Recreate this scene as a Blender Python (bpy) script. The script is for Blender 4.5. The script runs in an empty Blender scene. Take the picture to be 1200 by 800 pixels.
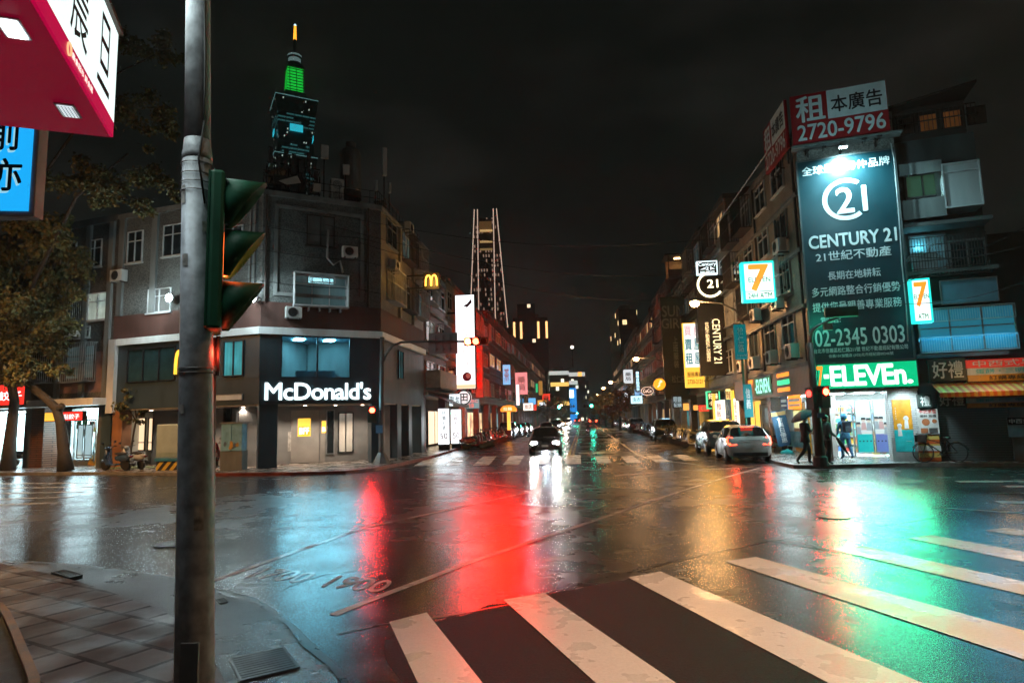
import bpy, math, random
from mathutils import Vector, Matrix
sc = bpy.context.scene
col = sc.collection
R = math.radians
rnd = random.Random(7)
# ------------------------------------------------------------------ camera
FPX, PITCH, ROLL, EYE = 750.0, math.atan(90/750), .025, 2.0
_f = Vector((0, math.cos(PITCH), math.sin(PITCH)))
_u0 = Vector((0, -math.sin(PITCH), math.cos(PITCH)))
_r0 = Vector((1, 0, 0))
_r = _r0*math.cos(ROLL) - _u0*math.sin(ROLL)
_u = _u0*math.cos(ROLL) + _r0*math.sin(ROLL)
CAM = Vector((0, 0, EYE))
cd = bpy.data.cameras.new('camera'); cam = bpy.data.objects.new('camera', cd); col.objects.link(cam)
cd.sensor_width = 36; cd.lens = 36*FPX/1200; cd.clip_start = .05; cd.clip_end = 6000
m = Matrix.Identity(4)
for i in range(3):
    m[i][0] = _r[i]; m[i][1] = _u[i]; m[i][2] = -_f[i]; m[i][3] = CAM[i]
cam.matrix_world = m
sc.camera = cam
# ------------------------------------------------------------------ night sky
w = bpy.data.worlds.new('World'); sc.world = w; w.use_nodes = True
nt = w.node_tree; N = nt.nodes; Lk = nt.links
for n in list(N): N.remove(n)
out = N.new('ShaderNodeOutputWorld'); bg = N.new('ShaderNodeBackground')
tc = N.new('ShaderNodeTexCoord'); mp = N.new('ShaderNodeMapping'); mp.inputs['Scale'].default_value = (1, 1, 2.4)
nz = N.new('ShaderNodeTexNoise'); nz.inputs['Scale'].default_value = 3.2; nz.inputs['Detail'].default_value = 5; nz.inputs['Roughness'].default_value = .55
cr = N.new('ShaderNodeValToRGB')
cr.color_ramp.elements[0].position = .46; cr.color_ramp.elements[0].color = (.0038, .0043, .0036, 1)
cr.color_ramp.elements[1].position = .78; cr.color_ramp.elements[1].color = (.0145, .0135, .0120, 1)
Lk.new(tc.outputs['Generated'], mp.inputs[0]); Lk.new(mp.outputs[0], nz.inputs['Vector']); Lk.new(nz.outputs['Fac'], cr.inputs[0])
Lk.new(cr.outputs[0], bg.inputs[0]); bg.inputs[1].default_value = 1.0; Lk.new(bg.outputs[0], out.inputs[0])
# ------------------------------------------------------------------ exposure and renderer
vs = sc.view_settings; vs.view_transform = 'Standard'; vs.look = 'None'; vs.exposure = .25; vs.gamma = 1
sc.render.engine = 'CYCLES'
cy = sc.cycles; cy.use_denoising = True; cy.denoising_prefilter = 'FAST'; cy.max_bounces = 5; cy.diffuse_bounces = 2; cy.glossy_bounces = 3
cy.transparent_max_bounces = 8; cy.transmission_bounces = 3; cy.sample_clamp_indirect = 4; cy.blur_glossy = .3
cy.caustics_reflective = False; cy.caustics_refractive = False
SODIUM = (1, .50, .19); COOL = (.50, .88, 1); WHITE = (.80, .95, 1); WARM = (1, .72, .42)

# ------------------------------------------------------------------ pixel to world
def ray(px, py): return (_f*FPX + _r*(px-600) - _u*(py-400)).normalized()
def gp(px, py, z=0.0):
    d = ray(px, py); t = (z-EYE)/d.z
    return CAM + d*t
def atY(px, py, Y):
    d = ray(px, py); return CAM + d*(Y/d.y)

class Face:
    """an upright plane: x runs left to right seen from the street, -y points out of the wall"""
    def __init__(s, A, B):
        s.A = Vector((A[0], A[1], 0)); d = Vector((B[0], B[1], 0)) - s.A
        s.w = d.length; s.u = d.normalized(); s.n = Vector((s.u.y, -s.u.x, 0)); s.rot = math.atan2(s.u.y, s.u.x)
        s.M = Matrix.Translation(s.A) @ Matrix.Rotation(s.rot, 4, 'Z')
    def uv(s, px, py, off=0):
        P = s.A + s.n*off; d = ray(px, py); t = (P-CAM).dot(s.n)/d.dot(s.n); p = CAM + d*t
        return (p-s.A).dot(s.u), p.z
    def rect(s, a, b, c, d, off=0):
        ym, xm = (b+d)/2, (a+c)/2
        return s.uv(a, ym, off)[0], s.uv(c, ym, off)[0], s.uv(xm, d, off)[1], s.uv(xm, b, off)[1]
    def P(s, x, off, z): return s.A + s.u*x + s.n*off + Vector((0, 0, z))
    def sub(s, x0, off=0):
        a = s.P(x0, off, 0); return Face(a, a+s.u)

# ------------------------------------------------------------------ materials
MC = {}
def _base(name):
    m = bpy.data.materials.new(name); m.use_nodes = True
    t = m.node_tree; return m, t.nodes, t.links, t.nodes['Principled BSDF']
def _coord(N, L, scale=(1, 1, 1), kind='Object', rot=0):
    tc = N.new('ShaderNodeTexCoord'); mp = N.new('ShaderNodeMapping'); mp.inputs['Scale'].default_value = scale; mp.inputs['Rotation'].default_value = (0, 0, rot)
    L.new(tc.outputs[kind], mp.inputs[0]); return mp.outputs[0]
def _noise(N, L, v, scale, det=4, rough=.55):
    n = N.new('ShaderNodeTexNoise'); n.inputs['Scale'].default_value = scale; n.inputs['Detail'].default_value = det; n.inputs['Roughness'].default_value = rough
    L.new(v, n.inputs['Vector']); return n.outputs['Fac']
def _ramp(N, L, f, stops):
    r = N.new('ShaderNodeValToRGB'); e = r.color_ramp.elements
    while len(e) < len(stops): e.new(.5)
    for k, (p, c) in enumerate(stops):
        e[k].position = p; e[k].color = (c[0], c[1], c[2], 1) if isinstance(c, (tuple, list)) else (c, c, c, 1)
    L.new(f, r.inputs[0]); return r.outputs[0]
def pbr(name, c, rough=.6, metal=0., var=.3, scale=2.5, bump=0., coat=0., streak=False):
    if name in MC: return MC[name]
    m, N, L, b = _base(name)
    v = _coord(N, L, (1, 1, .25) if streak else (1, 1, 1)); f = _noise(N, L, v, scale, 6)
    lo = tuple(x*(1-var) for x in c); hi = tuple(min(1, x*(1+var)) for x in c)
    L.new(_ramp(N, L, f, [(.3, lo), (.7, hi)]), b.inputs['Base Color'])
    L.new(_ramp(N, L, f, [(.3, max(.03, rough*.8)), (.7, min(1, rough*1.2))]), b.inputs['Roughness'])
    b.inputs['Metallic'].default_value = metal; b.inputs['Coat Weight'].default_value = coat
    if bump:
        bp = N.new('ShaderNodeBump'); bp.inputs['Strength'].default_value = bump; bp.inputs['Distance'].default_value = .02
        L.new(_noise(N, L, v, scale*12, 3), bp.inputs['Height']); L.new(bp.outputs[0], b.inputs['Normal'])
    MC[name] = m; return m
def em_curtain(name, c, s, fold=9.):
    if name in MC: return MC[name]
    m = em(name, c, s); t = m.node_tree; N, L, b = t.nodes, t.links, t.nodes['Principled BSDF']; v = _coord(N, L)
    f = _noise(N, L, _coord(N, L, (fold, fold, .25)), 1.0, 4, .6); g = _noise(N, L, v, .9, 3)
    k = N.new('ShaderNodeMath'); k.operation = 'MULTIPLY'; L.new(_ramp(N, L, f, [(.3, .25), (.7, 1.)]), k.inputs[0]); L.new(_ramp(N, L, g, [(.35, .3), (.65, 1.2)]), k.inputs[1])
    q = N.new('ShaderNodeMath'); q.operation = 'MULTIPLY'; L.new(k.outputs[0], q.inputs[0]); q.inputs[1].default_value = s*1.4; L.new(q.outputs[0], b.inputs['Emission Strength']); b.inputs['Roughness'].default_value = .15
    return m
def em(name, c, s):
    if name in MC: return MC[name]
    m, N, L, b = _base(name)
    b.inputs['Base Color'].default_value = (min(1, c[0]*.6), min(1, c[1]*.6), min(1, c[2]*.6), 1); b.inputs['Roughness'].default_value = .5
    b.inputs['Emission Color'].default_value = (*c, 1); b.inputs['Emission Strength'].default_value = s
    MC[name] = m; return m
def tile(name, c1, c2, mortar, bw=.2, bh=.1, ms=.012, rough=.45, dirt=.5, rot=None, offset=.5, flat=False, msmooth=.1):
    """tiles or bricks laid on an upright wall (x+y against z) or, flat, on the ground"""
    if name in MC: return MC[name]
    m, N, L, b = _base(name)
    tc = N.new('ShaderNodeTexCoord'); v = tc.outputs['Object']
    if flat:
        mp = N.new('ShaderNodeMapping'); mp.inputs['Rotation'].default_value = (0, 0, rot or 0); L.new(v, mp.inputs[0]); vv = mp.outputs[0]
    else:
        s = N.new('ShaderNodeSeparateXYZ'); L.new(v, s.inputs[0]); a = N.new('ShaderNodeMath'); a.operation = 'ADD'
        L.new(s.outputs[0], a.inputs[0]); L.new(s.outputs[1], a.inputs[1]); c = N.new('ShaderNodeCombineXYZ'); L.new(a.outputs[0], c.inputs[0]); L.new(s.outputs[2], c.inputs[1]); vv = c.outputs[0]
    br = N.new('ShaderNodeTexBrick'); br.inputs['Scale'].default_value = 1; br.inputs['Brick Width'].default_value = bw; br.inputs['Row Height'].default_value = bh
    br.inputs['Mortar Size'].default_value = ms; br.inputs['Mortar Smooth'].default_value = msmooth; br.offset = offset
    br.inputs['Color1'].default_value = (*c1, 1); br.inputs['Color2'].default_value = (*c2, 1); br.inputs['Mortar'].default_value = (*mortar, 1)
    L.new(vv, br.inputs['Vector'])
    f = _noise(N, L, v, .9, 7, .65); d = _ramp(N, L, f, [(.3, 1-dirt), (.65, 1.0)])
    mx = N.new('ShaderNodeMix'); mx.data_type = 'RGBA'; mx.blend_type = 'MULTIPLY'; mx.inputs[0].default_value = 1
    L.new(br.outputs['Color'], mx.inputs[6]); L.new(d, mx.inputs[7]); L.new(mx.outputs[2], b.inputs['Base Color'])
    if flat: L.new(_ramp(N, L, _noise(N, L, v, 1.7, 5), [(.35, rough*.45), (.65, rough*1.3)]), b.inputs['Roughness'])
    else: b.inputs['Roughness'].default_value = rough
    bp = N.new('ShaderNodeBump'); bp.inputs['Strength'].default_value = .5; bp.inputs['Distance'].default_value = .01; bp.invert = True
    L.new(br.outputs['Fac'], bp.inputs['Height'])
    if flat:
        b2 = N.new('ShaderNodeBump'); b2.inputs['Strength'].default_value = .35; b2.inputs['Distance'].default_value = .01
        L.new(_noise(N, L, v, 60, 3), b2.inputs['Height']); L.new(bp.outputs[0], b2.inputs['Normal']); L.new(b2.outputs[0], b.inputs['Normal'])
    else: L.new(bp.outputs[0], b.inputs['Normal'])
    MC[name] = m; return m
def speckle(name, c1, c2, scale=28, rough=.7):
    if name in MC: return MC[name]
    m, N, L, b = _base(name); v = _coord(N, L)
    vo = N.new('ShaderNodeTexVoronoi'); vo.inputs['Scale'].default_value = scale; L.new(v, vo.inputs['Vector'])
    s = N.new('ShaderNodeSeparateColor'); L.new(vo.outputs['Color'], s.inputs[0])
    a = _ramp(N, L, s.outputs[0], [(.25, c1), (.75, c2)]); d = _ramp(N, L, _noise(N, L, v, .7, 6), [(.3, .55), (.65, 1.0)])
    mx = N.new('ShaderNodeMix'); mx.data_type = 'RGBA'; mx.blend_type = 'MULTIPLY'; mx.inputs[0].default_value = 1
    L.new(a, mx.inputs[6]); L.new(d, mx.inputs[7]); L.new(mx.outputs[2], b.inputs['Base Color']); b.inputs['Roughness'].default_value = rough
    MC[name] = m; return m
def stripes(name, c1, c2, period, axis='X', rough=.5, slant=0., duty=.5):
    if name in MC: return MC[name]
    m, N, L, b = _base(name); tc = N.new('ShaderNodeTexCoord'); s = N.new('ShaderNodeSeparateXYZ'); L.new(tc.outputs['Object'], s.inputs[0])
    src = s.outputs['XYZ'.index(axis)]
    if slant:
        k = N.new('ShaderNodeMath'); k.operation = 'MULTIPLY_ADD'; L.new(s.outputs[2], k.inputs[0]); k.inputs[1].default_value = slant; L.new(src, k.inputs[2]); src = k.outputs[0]
    d = N.new('ShaderNodeMath'); d.operation = 'DIVIDE'; L.new(src, d.inputs[0]); d.inputs[1].default_value = period
    fr = N.new('ShaderNodeMath'); fr.operation = 'FRACT'; L.new(d.outputs[0], fr.inputs[0])
    r = N.new('ShaderNodeValToRGB'); r.color_ramp.interpolation = 'CONSTANT'; r.color_ramp.elements[0].color = (*c1, 1); r.color_ramp.elements[1].color = (*c2, 1); r.color_ramp.elements[1].position = duty
    L.new(fr.outputs[0], r.inputs[0]); L.new(r.outputs[0], b.inputs['Base Color']); b.inputs['Roughness'].default_value = rough
    MC[name] = m; return m
def litgrid(name, wall, lit, cw, ch, dens, strength, fx=.6, fz=.5):
    """far tower: wall with a grid of windows, a few of them lit"""
    if name in MC: return MC[name]
    m, N, L, b = _base(name); tc = N.new('ShaderNodeTexCoord'); s = N.new('ShaderNodeSeparateXYZ'); L.new(tc.outputs['Object'], s.inputs[0])
    def mth(op, a, bb=None):
        k = N.new('ShaderNodeMath'); k.operation = op
        for i, q in enumerate((a, bb)):
            if q is None: continue
            if isinstance(q, (int, float)): k.inputs[i].default_value = q
            else: L.new(q, k.inputs[i])
        return k.outputs[0]
    u = mth('DIVIDE', mth('ADD', mth('ADD', s.outputs[0], s.outputs[1]), 1000.3), cw); v = mth('DIVIDE', mth('ADD', s.outputs[2], .1), ch)
    c = N.new('ShaderNodeCombineXYZ'); L.new(mth('FLOOR', u), c.inputs[0]); L.new(mth('FLOOR', v), c.inputs[1])
    wn = N.new('ShaderNodeTexWhiteNoise'); L.new(c.outputs[0], wn.inputs['Vector'])
    on = mth('LESS_THAN', wn.outputs['Value'], dens)
    k = mth('MULTIPLY', mth('LESS_THAN', mth('FRACT', u), fx), mth('LESS_THAN', mth('FRACT', v), fz))
    L.new(mth('MULTIPLY', mth('MULTIPLY', k, on), strength), b.inputs['Emission Strength']); b.inputs['Emission Color'].default_value = (*lit, 1)
    mx = N.new('ShaderNodeMix'); mx.data_type = 'RGBA'; L.new(k, mx.inputs[0]); mx.inputs[6].default_value = (*wall, 1); mx.inputs[7].default_value = (.02, .025, .03, 1)
    L.new(mx.outputs[2], b.inputs['Base Color']); b.inputs['Roughness'].default_value = .5
    MC[name] = m; return m
def clear_glass(name='clear glass'):
    if name in MC: return MC[name]
    m, N, L, b = _base(name); o = N['Material Output']; N.remove(b)
    t = N.new('ShaderNodeBsdfTransparent'); t.inputs[0].default_value = (.9, .95, .95, 1); g = N.new('ShaderNodeBsdfGlossy'); g.inputs['Roughness'].default_value = .03
    fr = N.new('ShaderNodeFresnel'); fr.inputs[0].default_value = 1.45; mx = N.new('ShaderNodeMixShader')
    L.new(fr.outputs[0], mx.inputs[0]); L.new(t.outputs[0], mx.inputs[1]); L.new(g.outputs[0], mx.inputs[2]); L.new(mx.outputs[0], o.inputs[0])
    MC[name] = m; return m

def road_mat(name='wet asphalt', dry=0., spec=.5, k0=.72, bk=1., r0=.33):
    m, N, L, b = _base(name); v = _coord(N, L)
    big = _noise(N, L, _coord(N, L, (.6, .3, 1), rot=.5), .42, 5, .55); mid = _noise(N, L, v, 1.3, 5, .6); fine = _noise(N, L, v, 48, 6, .85)
    vo = N.new('ShaderNodeTexVoronoi'); vo.inputs['Scale'].default_value = 85; L.new(v, vo.inputs['Vector'])
    a = N.new('ShaderNodeMath'); a.operation = 'MULTIPLY_ADD'; L.new(mid, a.inputs[0]); a.inputs[1].default_value = .38
    k = N.new('ShaderNodeMath'); k.operation = 'MULTIPLY'; L.new(big, k.inputs[0]); k.inputs[1].default_value = .70; L.new(k.outputs[0], a.inputs[2])
    wet = _ramp(N, L, a.outputs[0], [(.40+dry*.3, 0.), (.70+dry*.3, 1.)])
    mx = N.new('ShaderNodeMix'); mx.data_type = 'RGBA'; L.new(wet, mx.inputs[0]); 
    L.new(_ramp(N, L, fine, [(.38, (.006*k0, .0062*k0, .0062*k0)), (.62, (.052*k0, .051*k0, .048*k0))]), mx.inputs[6]); L.new(_ramp(N, L, fine, [(.4, (.004, .0042, .0042)), (.64, (.030, .030, .029))]), mx.inputs[7])
    L.new(mx.outputs[2], b.inputs['Base Color'])
    L.new(_ramp(N, L, wet, [(0., r0+dry*.2), (1., .17)]), b.inputs['Roughness'])
    b.inputs['Specular IOR Level'].default_value = spec
    b1 = N.new('ShaderNodeBump'); b1.inputs['Distance'].default_value = .007; L.new(_ramp(N, L, wet, [(0., min(1, .24*bk)), (1., .07*bk)]), b1.inputs['Strength']); L.new(vo.outputs['Distance'], b1.inputs['Height'])
    b2 = N.new('ShaderNodeBump'); b2.inputs['Distance'].default_value = .012; b2.inputs['Strength'].default_value = .05; L.new(mid, b2.inputs['Height']); L.new(b1.outputs[0], b2.inputs['Normal'])
    L.new(b2.outputs[0], b.inputs['Normal'])
    MC[name] = m; return m
def paint_mat(name, c, wear=.42):
    m, N, L, b = _base(name); v = _coord(N, L)
    f = _noise(N, L, v, 24, 10, .8); g = _noise(N, L, v, 40, 4, .7)
    mx = N.new('ShaderNodeMix'); mx.data_type = 'RGBA'; L.new(_ramp(N, L, f, [(wear-.13, 0.), (wear+.0, 1.)]), mx.inputs[0])
    mx.inputs[6].default_value = (c[0]*.5, c[1]*.5, c[2]*.5, 1); L.new(_ramp(N, L, g, [(.3, tuple(x*.82 for x in c)), (.7, c)]), mx.inputs[7]); L.new(mx.outputs[2], b.inputs['Base Color'])
    L.new(_ramp(N, L, _noise(N, L, v, 1.6, 4), [(.4, .22), (.65, .5)]), b.inputs['Roughness'])
    bp = N.new('ShaderNodeBump'); bp.inputs['Strength'].default_value = .3; bp.inputs['Distance'].default_value = .003; L.new(g, bp.inputs['Height']); L.new(bp.outputs[0], b.inputs['Normal'])
    MC[name] = m; return m

# ------------------------------------------------------------------ objects
W = {}
def tag(o, label=None, cat=None, group=None, kind=None):
    if label: o['label'] = label
    if cat: o['category'] = cat
    if group: o['group'] = group
    if kind: o['kind'] = kind
    return o
def thing(name, label, cat, loc=(0, 0, 0), rz=0., group=None, M=None):
    o = bpy.data.objects.new(name, None); col.objects.link(o); o.empty_display_size = .3
    if M is None: M = Matrix.Translation(Vector(loc)) @ Matrix.Rotation(rz, 4, 'Z')
    o.matrix_world = M; W[o.name] = M.copy(); return tag(o, label, cat, group)
def fthing(face, name, label, cat, x=0, off=0, z=0, group=None):
    return thing(name, label, cat, face.P(x, off, z), face.rot, group)
def copy_tree(o, parent=None, M=None, mats=None):
    c = o.copy(); col.objects.link(c)
    if parent: c.parent = parent; c.matrix_basis = o.matrix_basis.copy()
    if M is not None: c.matrix_world = M; W[c.name] = M.copy()
    for ch in o.children: copy_tree(ch, c)
    return c
class MB:
    def __init__(s): s.v = []; s.f = []; s.mi = []
    def add(s, vs, fs, m=0):
        k = len(s.v); s.v += [tuple(q) for q in vs]; s.f += [tuple(i+k for i in f) for f in fs]; s.mi += [m]*len(fs); return s
    def box(s, x0, x1, y0, y1, z0, z1, m=0):
        return s.add([(x, y, z) for z in (z0, z1) for y in (y0, y1) for x in (x0, x1)],
                     [(0, 2, 3, 1), (4, 5, 7, 6), (0, 1, 5, 4), (2, 6, 7, 3), (0, 4, 6, 2), (1, 3, 7, 5)], m)
    def quad(s, a, b, c, d, m=0): return s.add([a, b, c, d], [(0, 1, 2, 3)], m)
    def poly(s, pts, m=0): return s.add(pts, [tuple(range(len(pts)))], m)
    def prism(s, pts, z0, z1, m=0):
        n = len(pts); a = sum(pts[i][0]*pts[(i+1) % n][1]-pts[(i+1) % n][0]*pts[i][1] for i in range(n))
        if a < 0: pts = pts[::-1]
        return s.add([(p[0], p[1], z0) for p in pts]+[(p[0], p[1], z1) for p in pts],
                     [tuple(range(n))[::-1], tuple(range(n, 2*n))]+[(i, (i+1) % n, n+(i+1) % n, n+i) for i in range(n)], m)
    def prism_y(s, pts, y0, y1, m=0):
        n = len(pts); a = sum(pts[i][0]*pts[(i+1) % n][1]-pts[(i+1) % n][0]*pts[i][1] for i in range(n))
        if a < 0: pts = pts[::-1]
        return s.add([(p[0], y0, p[1]) for p in pts]+[(p[0], y1, p[1]) for p in pts],
                     [tuple(range(n)), tuple(range(n, 2*n))[::-1]]+[(i, n+i, n+(i+1) % n, (i+1) % n) for i in range(n)], m)
    def tube(s, pts, r, n=8, m=0, cap=True):
        pts = [Vector(p) for p in pts]; rr = r if isinstance(r, (list, tuple)) else [r]*len(pts)
        rings = []; prev = None
        for i, p in enumerate(pts):
            d = (pts[min(i+1, len(pts)-1)]-pts[max(i-1, 0)]).normalized()
            if prev is None: a = d.orthogonal().normalized()
            else:
                a = prev - d*prev.dot(d); a = a.normalized() if a.length > 1e-6 else d.orthogonal().normalized()
            prev = a; b = d.cross(a)
            rings.append([p+(a*math.cos(t)+b*math.sin(t))*rr[i] for t in [2*math.pi*k/n for k in range(n)]])
        vs = [q for ri in rings for q in ri]; fs = []
        for i in range(len(pts)-1):
            for k in range(n): fs.append((i*n+k, i*n+(k+1) % n, (i+1)*n+(k+1) % n, (i+1)*n+k))
        if cap: fs += [tuple(range(n))[::-1], tuple(range((len(pts)-1)*n, len(pts)*n))]
        return s.add(vs, fs, m)
    def lathe(s, prof, n=16, c=(0, 0, 0), axis='z', m=0):
        vs = []; c = Vector(c)
        for r, h in prof:
            for k in range(n):
                t = 2*math.pi*k/n; a, b = r*math.cos(t), r*math.sin(t)
                vs.append(c+Vector({'z': (a, b, h), 'y': (a, h, -b), 'x': (h, a, b)}[axis]))
        fs = [(i*n+k, i*n+(k+1) % n, (i+1)*n+(k+1) % n, (i+1)*n+k) for i in range(len(prof)-1) for k in range(n)]
        fs += [tuple(range(n))[::-1], tuple(range((len(prof)-1)*n, len(prof)*n))]
        return s.add(vs, fs, m)
    def ball(s, c, r, n=12, m=0):
        rx, ry, rz = r if isinstance(r, tuple) else (r, r, r); c = Vector(c); h = n//2; vs = []
        for i in range(h+1):
            p = -math.pi/2+math.pi*i/h; cp = max(math.cos(p), .02)
            for k in range(n): vs.append(c+Vector((rx*cp*math.cos(2*math.pi*k/n), ry*cp*math.sin(2*math.pi*k/n), rz*math.sin(p))))
        fs = [(i*n+k, i*n+(k+1) % n, (i+1)*n+(k+1) % n, (i+1)*n+k) for i in range(h) for k in range(n)]
        return s.add(vs, fs+[tuple(range(n))[::-1], tuple(range(h*n, h*n+n))], m)
    def frame(s, x0, x1, z0, z1, y0, y1, t, m=0):
        s.box(x0, x1, y0, y1, z0, z0+t, m); s.box(x0, x1, y0, y1, z1-t, z1, m)
        s.box(x0, x0+t, y0, y1, z0+t, z1-t, m); return s.box(x1-t, x1, y0, y1, z0+t, z1-t, m)
    def build(s, name, mat, parent=None, face=None, smooth=False, bevel=0., M=None):
        me = bpy.data.meshes.new(name); me.from_pydata([tuple(q) for q in s.v], [], s.f)
        for mm in (mat if isinstance(mat, (list, tuple)) else [mat]): me.materials.append(mm)
        for p, i in zip(me.polygons, s.mi): p.material_index = i; p.use_smooth = smooth
        me.update(); o = bpy.data.objects.new(name, me); col.objects.link(o)
        base = face.M if face is not None else (M if M is not None else None)
        if parent is not None:
            o.parent = parent
            if base is not None: o.matrix_basis = W[parent.name].inverted() @ base
        elif base is not None: o.matrix_world = base
        if bevel:
            bv = o.modifiers.new('bevel', 'BEVEL'); bv.width = bevel; bv.segments = 2; bv.limit_method = 'ANGLE'
        return o
def struct(name, mb, mat, **k): return tag(mb.build(name, mat, **k), kind='structure')

TM = {}
def text_verts(body, off=.0, ls=1.0, sp=1.0):
    k = (body, off, ls, sp)
    if k not in TM:
        c = bpy.data.curves.new('lettering', 'FONT'); c.body = body; c.resolution_u = 3; c.offset = off; c.space_line = ls; c.space_character = sp; c.align_x = 'CENTER'; c.fill_mode = 'FRONT'
        o = bpy.data.objects.new('lettering', c); me = o.to_mesh()
        v = [tuple(q.co) for q in me.vertices]; f = [tuple(p.vertices) for p in me.polygons]; o.to_mesh_clear()
        bpy.data.objects.remove(o); bpy.data.curves.remove(c); TM[k] = (v, f)
    return TM[k]
def letters(body, mat, parent, x0, x1, z0, z1, y=-.01, off=.015, keep=False, name='lettering', vertical=False, depth=.012, ls=1.0, sp=1.0, shear=0., face=None):
    """raised lettering filling the box x0..x1, z0..z1 on the plane y"""
    if vertical: body = '\n'.join(body)
    v, f = text_verts(body, 0., ls, sp)
    ax, bx = min(q[0] for q in v), max(q[0] for q in v); az, bz = min(q[1] for q in v), max(q[1] for q in v)
    sx, sz = (x1-x0)/(bx-ax), (z1-z0)/(bz-az)
    if keep: sx = sz = min(sx, sz)
    cx, cz = (x0+x1)/2, (z0+z1)/2; mx, mz = (ax+bx)/2, (az+bz)/2
    b = MB(); vs = [(cx+(q[0]-mx)*sx+shear*(q[1]-mz)*sz, y-depth, cz+(q[1]-mz)*sz) for q in v]; b.add(vs, f)
    if off > 0:
        for i, (dx, dz) in enumerate(((-1, 0), (1, 0), (0, -1), (0, 1), (.7, .7), (-.7, -.7), (.7, -.7), (-.7, .7))[:8 if off > .015 else 4]): b.add([(q[0]+dx*off*sx, q[1]+.0004*(i+1), q[2]+dz*off*sz) for q in vs], f)
    if depth > .02:
        b.add([(q[0], y, q[2]) for q in vs], [g[::-1] for g in f])
    o = b.build(name, mat, parent, face=face)
    return o
def lamp(name, kind, loc, energy, color, radius=.1, target=None, spot=120, blend=.6, parent=None):
    l = bpy.data.lights.new(name, kind); l.energy = energy; l.color = color
    if kind in ('POINT', 'SPOT'): l.shadow_soft_size = radius
    if kind == 'SPOT': l.spot_size = R(spot); l.spot_blend = blend
    if kind == 'AREA': l.shape = 'RECTANGLE'; l.size, l.size_y = radius
    o = bpy.data.objects.new(name, l); col.objects.link(o)
    q = Vector(loc); Mx = Matrix.Translation(q)
    if target is not None: Mx = Mx @ (Vector(target)-q).to_track_quat('-Z', 'Y').to_matrix().to_4x4()
    o.matrix_world = Mx
    if parent is not None:
        o.parent = parent; o.matrix_basis = W[parent.name].inverted() @ Mx
    return o

def window(b, face, r, pane, fm, mull=1, trans=0, proud=.07, t=.05, sill=True, name='window', back=.0):
    x0, x1, z0, z1 = r; q = MB().frame(x0, x1, z0, z1, -proud, back, t)
    for k in range(1, mull+1):
        xm = x0+(x1-x0)*k/(mull+1); q.box(xm-t*.4, xm+t*.4, -proud+.004, back-.004, z0+t, z1-t)
    if trans:
        zm = z0+(z1-z0)*trans; q.box(x0+t, x1-t, -proud+.008, back-.008, zm-t*.4, zm+t*.4)
    if sill: q.box(x0-.06, x1+.06, -proud-.06, back-.003, z0-.07, z0-.003)
    f = q.build(name, fm, b, face=face)
    p = MB().quad((x0+t*.5, -.02, z0+t*.5), (x1-t*.5, -.02, z0+t*.5), (x1-t*.5, -.02, z1-t*.5), (x0+t*.5, -.02, z1-t*.5)).build('pane', pane, f)
    return f
def cage(b, face, r, mat, d=.45, step=.13, name='window_grille'):
    """a projecting iron grille in front of a window"""
    x0, x1, z0, z1 = r; q = MB(); n = max(2, int((x1-x0)/step))
    for k in range(n+1):
        x = x0+(x1-x0)*k/n; q.box(x-.011, x+.011, -d-.01, -d+.012, z0, z1)
    for z in (z0, (z0+z1)/2, z1): q.box(x0-.02, x1+.02, -d-.02, -d+.02, z-.018, z+.018)
    for x in (x0, x1):
        for z in (z0, z1): q.box(x-.018, x+.018, -d, -.003, z-.016, z+.016)
        for j in range(1, 4): q.box(x-.012, x+.012, -d*j/4-.011, -d*j/4+.011, z0+.016, z1-.016)
    q.box(x0+.02, x1-.02, -d+.02, -.003, z0-.012, z0+.012)
    return q.build(name, mat, b, face=face)
def sign(face, px, off, depth, fm, sm, label, texts=(), name='shop_sign', cat='sign', group=None, rim=.035, both=False):
    x0, x1, z0, z1 = face.rect(*px, off) if len(px) == 4 else px[:4]
    w_, h_ = x1-x0, z1-z0
    o = fthing(face, name, label, cat, x0, off, z0, group)
    MB().box(0, w_, 0, depth, 0, h_).build('housing', sm, o, bevel=.012)
    MB().box(rim, w_-rim, -.008, -.001, rim, h_-rim).build('sign_face', fm, o)
    for q in texts:
        body, a, b, c, d, mt = q[:6]; k = q[6] if len(q) > 6 else {}
        letters(body, mt, o, a*w_, c*w_, (1-d)*h_, (1-b)*h_, y=-.010, **k)
    return o, w_, h_
def arches(parent, mat, cx, z0, w_, h_, y, t, name='arches'):
    q = MB()
    for s in (-1, 1):
        c = cx+s*w_/4; pts = []
        for k in range(17):
            a = math.pi*k/16; pts.append((c-math.cos(a)*w_/4*.93, y, z0+h_*(math.sin(a)**.55)))
        q.tube(pts, t, 6)
    return q.build(name, mat, parent, smooth=True)
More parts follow.
